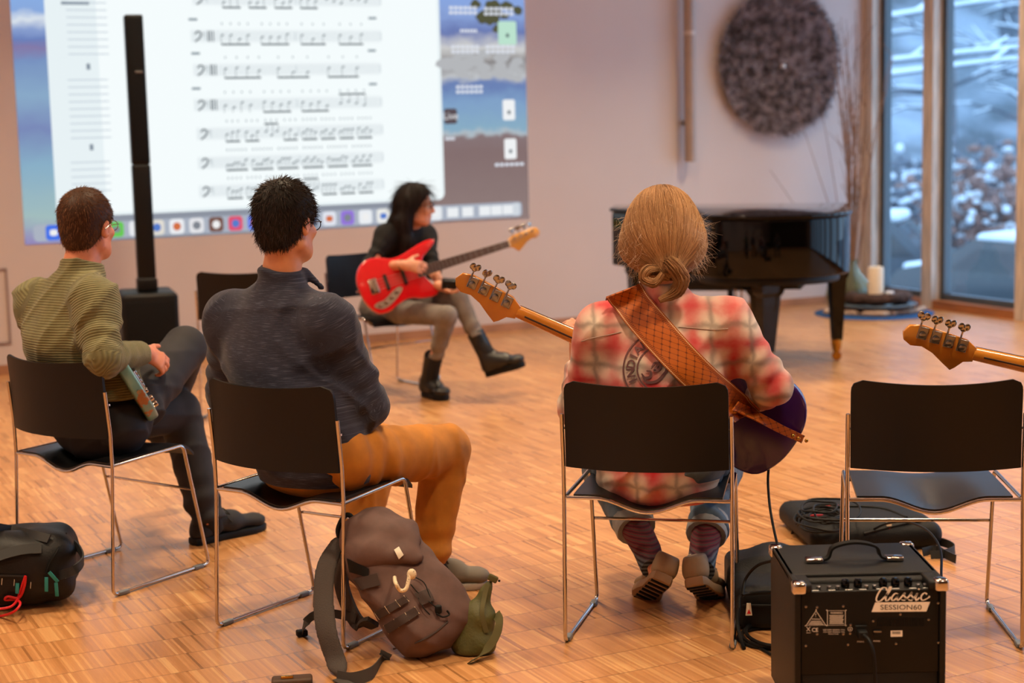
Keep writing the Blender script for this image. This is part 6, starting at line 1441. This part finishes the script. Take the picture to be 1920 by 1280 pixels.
MB().tube(cr([kc(36, 1120, .014), at(22, 1136, 5.21), at(0, 1141, 5.2), at(-25, 1140, 5.2)], 6), .0042, 8).build('cord', MAT['redcord'], bag, origin=kb0)

# ------------------------------------------------------------------ amplifier
AX, AY, AW, AD, AH = .692, 4.047, .380, .384, .400
amp = empty('bass_amplifier', (AX+AW/2, AY+AD/2, 0), 'small black combo amplifier with white lettering on its back panel', 'amplifier'); ao = V(AX+AW/2, AY+AD/2, 0)
M_('tolex', '0c0b0b', .5, spec=.3, bump=.5, bscale=420); M_('panelblack', '090808', .5, spec=.25); M_('whiteprint', 'e6e2dc', .6)
th_ = .016
side = [(0, .03), (AD, .03), (AD, AH), (.0, AH), (-.0, .10)]
for x in (0, AW-th_): MB().prism([(.045, .035), (AD, .03), (AD, AH), (0, AH), (0, .095)], x, x+th_, lambda q: V(AX, AY, 0)+V(q[2], q[0], q[1])-ao, edge=.004).build('side_panel', MAT['tolex'], amp)
MB().rbox(V(AX+AW/2, AY+AD/2+.045, AH-.008)-ao, (AW, AD-.09, .016), .005).build('top_panel', MAT['tolex'], amp)
MB().rbox(V(AX+AW/2, AY+.078, AH-.022)-ao, (AW-.05, .03, .030), .012).build('control_lip', MAT['tolex'], amp)
for s in (0, 1): MB().rbox(V(AX+.022+s*(AW-.044), AY+.047, AH-.012)-ao, (.045, .094, .022), .006).build('top_corner_block', MAT['tolex'], amp)
MB().rbox(V(AX+AW/2, AY+AD-.008, .215)-ao, (AW-.02, .016, .36), .004).build('front_baffle', MAT['grille'], amp)
MB().rbox(V(AX+AW/2, AY+AD/2+.02, .040)-ao, (AW-.02, AD-.07, .018), .004).build('bottom_panel', MAT['tolex'], amp)
bpn = MB().rbox(V(AX+AW/2, AY+.012, .270)-ao, (AW-.034, .012, .215), .002).build('back_panel', MAT['panelblack'], amp)
MB().rbox(V(AX+AW/2, AY+.016, .128)-ao, (AW-.034, .014, .072), .004).build('lower_back_panel', MAT['tolex'], amp)
cpn = MB().add([V(*q)-ao for q in ((AX+.05, AY+.018, AH-.026), (AX+AW-.05, AY+.018, AH-.026), (AX+AW-.05, AY+.068, AH-.018), (AX+.05, AY+.068, AH-.018))], [(0, 1, 2, 3)]).build('control_panel', MAT['panelblack'], amp)
F0 = AY+.005                                   # plane of the lettering
def ap(px, py, y=F0): return at(px, py, y)
for px in (1585, 1609, 1656, 1679, 1703): MB().lathe([(.010, 0), (.011, .004), (.010, .016), (.008, .019), (.001, .0195)], V(ap(px, 1088, AY+.04)[0], AY+.043, AH-.022)-ao, 16).build('knob', MAT['blackgloss'], cpn)
for px in (1535, 1555, 1571, 1625, 1640, 1722, 1735): MB().lathe([(.006, 0), (.006, .006), (.003, .007)], V(ap(px, 1092, AY+.03)[0], AY+.032, AH-.022)-ao, 10).build('socket', MAT['steel'], cpn)
for px in (1529, 1560, 1592, 1618, 1650, 1680, 1712, 1738): MB().rbox(V(ap(px, 1097, AY+.022)[0], AY+.024, AH-.0245)-ao, (.018, .004, .0008), .0003).build('panel_print', MAT['whiteprint'], cpn)
for sx_ in (0, 1):
    for sy_ in (0, 1):
        cx_ = AX+.012+sx_*(AW-.024); cy_ = AY+.012+sy_*(AD-.024); MB().rbox(V(cx_, cy_, AH-.012)-ao, (.036, .036, .032), .008).build('corner_cap', MAT['chrome'], amp)
ha, hb = V(AX+.085, AY+.20, AH), V(AX+AW-.085, AY+.20, AH)
hm = MB().ribbon(cr([V(*p)-ao for p in (ha+V(0, 0, .006), ha+V(.035, 0, .012), V(AX+AW/2-.055, AY+.20, AH+.040), V(AX+AW/2, AY+.20, AH+.052), V(AX+AW/2+.055, AY+.20, AH+.040), hb+V(-.035, 0, .012), hb+V(0, 0, .006))], 5), V(0, 1, 0), .026, .006).build('handle', MAT['rubber'], amp)
for q in (ha, hb): MB().rbox(q+V(0, 0, .007)-ao, (.046, .032, .012), .004).build('handle_bracket', MAT['chrome'], hm)
for px, py in ((1511, 1137), (1532, 1138), (1581, 1136), (1595, 1171), (1532, 1188), (1581, 1188), (1594, 1187), (1759, 1130), (1759, 1204), (1511, 1210), (1590, 1208), (1680, 1206), (1688, 1151), (1637, 1164), (1741, 1161)):
    q = ap(px, py); MB().lathe([(.0034, 0), (.003, .0015), (.001, .002)], q-ao, 8, np.array(Matrix.Rotation(math.pi/2, 3, 'X'))).build('screw', MAT['steel'], bpn)
for k in range(28): q = ap(1646+k*3.2, 1166); MB().box(q-ao+V(0, .0005, 0), (.0022, .003, .022)).build('vent_slot', MAT['rubber'], bpn, False)
def flat(name, polys, m, y=F0, parent=None, t=.0008):
    mb = MB()
    for P in polys: mb.add([ap(x, yy, y)-ao for x, yy in P], [tuple(range(len(P)))])
    return mb.build(name, m, parent or bpn, False)
def strokes(name, paths, w, m, y=F0):
    mb = MB()
    for pts, cl in paths:
        Q = cr([V(*p) for p in pts], 6, cl); n = len(Q); vs = []
        for i in range(n):
            t = unit(Q[(i+1) % n if cl else min(i+1, n-1)]-Q[i-1 if cl or i else 0]); nn = V(-t[1], t[0])*w*(.62 if abs(t[0]) > .8 else 1.0)
            vs += [ap(*(Q[i]-nn), y)-ao, ap(*(Q[i]+nn), y)-ao]
        mb.add(vs, [(2*i, 2*i+1, (2*i+3) % (2*n), (2*i+2) % (2*n)) for i in range(n if cl else n-1)])
    return mb.build(name, m, bpn, False)
strokes('script_lettering', [([(1663, 1107), (1661, 1102), (1654, 1102), (1647, 1112), (1643, 1122), (1645, 1127), (1651, 1126), (1660, 1118)], False), ([(1660, 1118), (1668, 1108), (1671, 1101), (1668, 1101), (1662, 1116), (1661, 1125), (1665, 1125), (1670, 1119)], False),
    ([(1685, 1114), (1679, 1112), (1673, 1118), (1672, 1124), (1676, 1125), (1682, 1119), (1685, 1113), (1682, 1121), (1684, 1125), (1690, 1119)], False), ([(1690, 1119), (1697, 1111), (1695, 1116), (1699, 1121), (1696, 1125), (1690, 1124)], False), ([(1697, 1124), (1703, 1119), (1710, 1110), (1708, 1115), (1712, 1120), (1709, 1125), (1703, 1124)], False),
    ([(1710, 1124), (1716, 1118), (1720, 1112), (1717, 1120), (1718, 1125), (1724, 1120)], False), ([(1738, 1114), (1734, 1111), (1728, 1116), (1727, 1122), (1731, 1125), (1741, 1120), (1743, 1117)], False), ([(1722, 1105), (1724, 1103)], False)], 1.45, MAT['whiteprint'])
flat('banner', [[(1634, 1147), (1641, 1129), (1744, 1128), (1737, 1146)]], MAT['whiteprint'])
def put_text(name, s, px, py, hpx, m, y=F0, wscale=1.0, shear=0., bold=0., spacing=None):
    vs, fs = text_geo(s, hpx*1.38, shear, bold); mx_ = max(v[0] for v in vs); k = (spacing/mx_) if spacing else wscale
    return MB().add([ap(px+v[0]*k, py-v[1], y)-ao for v in vs], fs).build(name, m, bpn, False)
put_text('banner_lettering', 'SESSION60', 1650, 1142.5, 9.5, MAT['panelblack'], F0-.0006, spacing=78)
strokes('warning_triangle', [([(1530, 1145), (1530.5, 1145.5), (1547.5, 1170.8), (1547, 1171.5), (1513, 1172), (1512.5, 1171)], True)], .45, MAT['whiteprint']); put_text('warning_text', '!', 1528.4, 1156, 6.5, MAT['whiteprint']); put_text('warning_text', 'WARNING!', 1521.5, 1161.5, 2.6, MAT['whiteprint'], spacing=17)
for k, (a, b) in enumerate(((1520, 1540), (1518, 1542), (1516, 1544))): flat('small_print', [[(a, 1164+k*2.6), (b, 1164+k*2.6), (b, 1165+k*2.6), (a, 1165+k*2.6)]], MAT['whiteprint'])
strokes('warning_box', [([(1552, 1144.5), (1584.6, 1144.3), (1585, 1145), (1585, 1171), (1584.6, 1171.5), (1552, 1171.7), (1551.5, 1171), (1551.5, 1145)], True)], .4, MAT['whiteprint']); put_text('warning_text', 'WARNING!', 1557, 1150.5, 4.0, MAT['whiteprint'], spacing=23)
for k in range(7): flat('small_print', [[(1555+k % 2, 1153+k*2.5), (1582-k % 3, 1153+k*2.5), (1582-k % 3, 1154+k*2.5), (1555+k % 2, 1154+k*2.5)]], MAT['whiteprint'])
put_text('approval_mark', 'CE', 1522, 1184, 7.5, MAT['whiteprint'], spacing=12); strokes('bin_mark', [([(1512.5, 1175), (1519, 1183)], False), ([(1519, 1175), (1512.5, 1183)], False), ([(1512, 1186), (1520, 1186)], False)], .45, MAT['whiteprint'])
put_text('rating_text', '220-230V 50/60Hz T2A', 1543, 1181.5, 2.4, MAT['whiteprint'], spacing=41); put_text('rating_text', '110-120V 50/60Hz T4A', 1543, 1185.5, 2.4, MAT['whiteprint'], spacing=41); put_text('origin_text', 'Made in China', 1553, 1189, 2.2, MAT['whiteprint'], spacing=19)
strokes('earth_mark', [([(1594+4*math.cos(a), 1179+4*math.sin(a)) for a in np.linspace(0, 6.283, 12, endpoint=False)], True), ([(1594, 1176), (1594, 1182)], False), ([(1592, 1180), (1596, 1180)], False)], .4, MAT['whiteprint'])
put_text('mains_text', 'MAINS', 1607, 1204, 3.0, MAT['whiteprint'], spacing=13); put_text('power_text', 'POWER', 1637.5, 1203, 3.0, MAT['whiteprint'], spacing=13)
MB().rbox(ap(1614, 1181)-ao+V(0, -.001, 0), (.030, .006, .026), .002).build('mains_inlet', MAT['rubber'], bpn); MB().rbox(ap(1645, 1186)-ao+V(0, -.001, 0), (.020, .006, .014), .002).build('power_switch', MAT['rubber'], bpn); flat('switch_mark', [[(1638, 1183), (1653, 1183), (1653, 1185), (1638, 1185)]], MAT['steel'], F0-.005)
flat('serial_label', [[(1670, 1182), (1692, 1181.5), (1692, 1193), (1670, 1193.5)]], MAT['whiteprint'])
flat('barcode', [[(1673+k*2, 1183.5), (1674+k*2, 1183.5), (1674+k*2, 1188.5), (1673+k*2, 1188.5)] for k in range(8)], MAT['panelblack'], F0-.0006)
for sx_ in (.06, AW-.06):
    for sy_ in (.09, AD-.06): MB().lathe([(.020, 0), (.022, .004), (.018, .034)], V(AX+sx_, AY+sy_, 0)-ao, 16).build('rubber_foot', MAT['rubber'], amp)
plug = empty('mains_cable', ap(1614, 1183)+V(0, -.006, 0), 'black mains cable plugged into the back of the amplifier', 'cable'); qo = V(*plug.location)
MB().rbox((0, -.012, -.002), (.024, .026, .020), .004).build('plug', MAT['rubber'], plug)
MB().tube(cr([(0, -.02, 0), (.012, -.045, -.012), (.020, -.055, -.05), (.026, -.050, -.14), (.022, -.06, -.20), (.05, -.12, -qo[2]+.006), (.20, -.25, -qo[2]+.006)], 6), .0045, 8).build('flex', MAT['rubber'], plug)

# ------------------------------------------------------------------ small case, gig bag and instrument cables on the floor
cb = V(.80, 5.16, 0); cs = empty('pedal_case', cb, 'small black padded case on the floor left of the amplifier', 'case'); M_('caseblack', '09090a', .6, spec=.25, bump=.3, bscale=260)
S = SDF(cb-V(.2, .34, .02), cb+V(.2, .34, .28), .008); S.rbox(cb+V(0, 0, .07), (.125, .24, .068), .03, rotm(-.05), .01); S.ecap(cb+V(.0, .02, .12), cb+V(.04, .18, .13), (.10, .05), (.06, .04), V(1, 0, 0), V(0, 0, 1), .05); S.clip((0, 0, .003), (0, 0, -1)); vs, F = S.mesh(1); arr_obj('case_body', vs, F, MAT['caseblack'], cs, cb)
MB().tube([cb+V(-.118, -.238, .085), cb+V(.0, -.25, .085), cb+V(.118, -.238, .085)], .004, 6).build('zip', MAT['rubber'], cs, origin=cb)
zq = at(1404, 1140, 4.90); MB().prism([(-.010, -.022), (.010, -.022), (.006, .016), (-.006, .016)], -.002, .002, lambda q: zq+V(q[0], q[2], q[1])-cb).build('zip_tag', MAT['patch'], cs, False); MB().prism([(-.006, -.016), (.006, -.016), (0, -.002)], -.0032, .0, lambda q: zq+V(q[0], q[2], q[1])-cb).build('tag_mark', MAT['redcord'], cs, False)
gb = V(1.27, 6.05, 0); gg = empty('gig_bag', gb, 'black padded gig bag lying on the floor under coiled cables', 'gig bag')
S = SDF(gb-V(.42, .55, .02), gb+V(.42, .55, .24), .010); RG = rotm(.10); S.rbox(gb+RG@V(0, 0, .050), (.245, .25, .048), .045, RG, .02); S.rbox(gb+RG@V(.03, -.03, .085), (.17, .17, .025), .02, RG, .03); S.clip((0, 0, .003), (0, 0, -1)); vs, F = S.mesh(1); arr_obj('bag_body', vs, F, MAT['caseblack'], gg, gb); bvg = surf(vs, F)
def gc_(x, y, off=.004):
    d = _F + _R*(x-960)/FPX + _U*(640-y)/FPX; h_ = bvg.ray_cast(Vector(_C), Vector(unit(d))); return (V(*h_[0])-unit(d)*off) if h_[0] is not None else fl(x, y, .01)
for pts in ([(1485, 1000), (1500, 965), (1560, 950), (1650, 952), (1700, 970)], [(1620, 1000), (1680, 985), (1728, 975)]): MB().tube(cr([gc_(x, y) for x, y in pts], 5), .005, 6).build('zip', MAT['rubber'], gg, origin=gb)
for x, y in ((1560, 948), (1532, 966)): MB().rbox(gc_(x, y, .006), (.05, .012, .006), .002).build('red_tab', MAT['redcord'], gg, origin=gb)
zq = gc_(1667, 985, .010); MB().prism([(-.008, -.006), (.008, -.006), (.010, .012), (-.010, .012)], -.002, .002, lambda q: zq+V(q[0], q[2], q[1])-gb).build('zip_tag', MAT['patch'], gg, False); MB().prism([(-.007, -.006), (.007, -.006), (0, -.018)], -.002, .002, lambda q: zq+V(q[0], q[2], q[1])-gb).build('tag_mark', MAT['redcord'], gg, False)
for pts in ([(1725, 1005), (1750, 1012), (1778, 1020), (1790, 1030), (1770, 1038), (1745, 1040)], [(1730, 1035), (1755, 1030), (1775, 1040), (1792, 1048)]): MB().ribbon(cr([fl(x, y, .02) for x, y in pts], 5), V(0, .3, 1), .030, .003).build('carry_strap', MAT['packweb'], gg, origin=gb)
cc = gc_(1545, 985, .012); coil = empty('coiled_cable', cc, 'loose coil of black instrument cable lying on the gig bag', 'cable'); rgk = random.Random(12)
for k in range(9):
    r = rgk.uniform(.055, .105); ox, oy = rgk.gauss(0, .018), rgk.gauss(0, .03); tl = rgk.gauss(0, .12)
    MB().tube([V(ox+r*math.cos(a), oy+r*math.sin(a)*1.5, .012+.006*k+tl*r*math.sin(a+k)+.004*math.sin(3*a+k)) for a in np.linspace(0, 6.283, 28, endpoint=False)], .0038, 6, closed=True).build('loop', MAT['rubber'], coil)
MB().tube(cr([V(.06, .05, .03), at(1610, 1000, 5.95)-cc, at(1660, 982, 5.7)-cc, at(1700, 978, 5.5)-cc, at(1740, 995, 5.2)-cc, at(1763, 1030, 5.0)-cc, at(1765, 1080, 4.75)-cc], 6), .004, 8).build('lead', MAT['rubber'], coil)
MB().tube(cr([V(-.08, .0, .03), at(1495, 985, 5.9)-cc, at(1497, 965, 5.9)-cc, at(1520, 950, 5.95)-cc, at(1560, 952, 6.0)-cc, V(.06, .02, .06)], 6), .004, 8).build('lead', MAT['rubber'], coil)
ca = V(*at(1442, 866, 5.18)); ld_ = empty('instrument_cable', (ca[0], ca[1], 0), 'black instrument cable hanging from the purple bass to the floor', 'cable'); lo_ = V(ca[0], ca[1], 0)
MB().tube(cr([p-lo_ for p in (ca, at(1440, 905, 5.16), at(1445, 960, 5.08), at(1460, 1030, 4.95), at(1480, 1090, 4.75), V(.83, 4.62, .006), V(.75, 4.66, .006), V(.70, 4.78, .006))], 6), .0042, 8).build('lead', MAT['rubber'], ld_); MB().tube([ca-lo_+V(0, 0, .03), ca-lo_-V(0, 0, .02)], .007, 8).build('jack_plug', MAT['rubber'], ld_)
lc = fl(1425, 1200, 0); lp = empty('cable_loops', lc, 'black cable looped on the floor left of the amplifier', 'cable')
for k in range(3): MB().tube([V(.05+(.115-.012*k)*math.cos(a), .0+(.105+.012*k)*math.sin(a), .006+.008*k) for a in np.linspace(0, 6.283, 30, endpoint=False)], .0055, 8, closed=True).build('loop', MAT['rubber'], lp)
MB().tube(cr([p-lc for p in (at(1385, 1140, 4.86), at(1388, 1118, 4.88), at(1410, 1112, 4.9), at(1450, 1110, 4.85))], 6), .006, 8).build('lead', MAT['rubber'], lp)
MB().tube(cr([p-lc for p in (at(1392, 1115, 4.86), at(1398, 1085, 4.9), at(1420, 1060, 4.85), at(1452, 1050, 4.7))], 6), .0045, 8).build('lead', MAT['rubber'], lp)
MB().tube(cr([p-lc for p in (at(1385, 1140, 4.86), at(1383, 1170, 4.84), at(1390, 1200, 4.8), fl(1395, 1215, .006))], 6), .006, 8).build('lead', MAT['rubber'], lp)
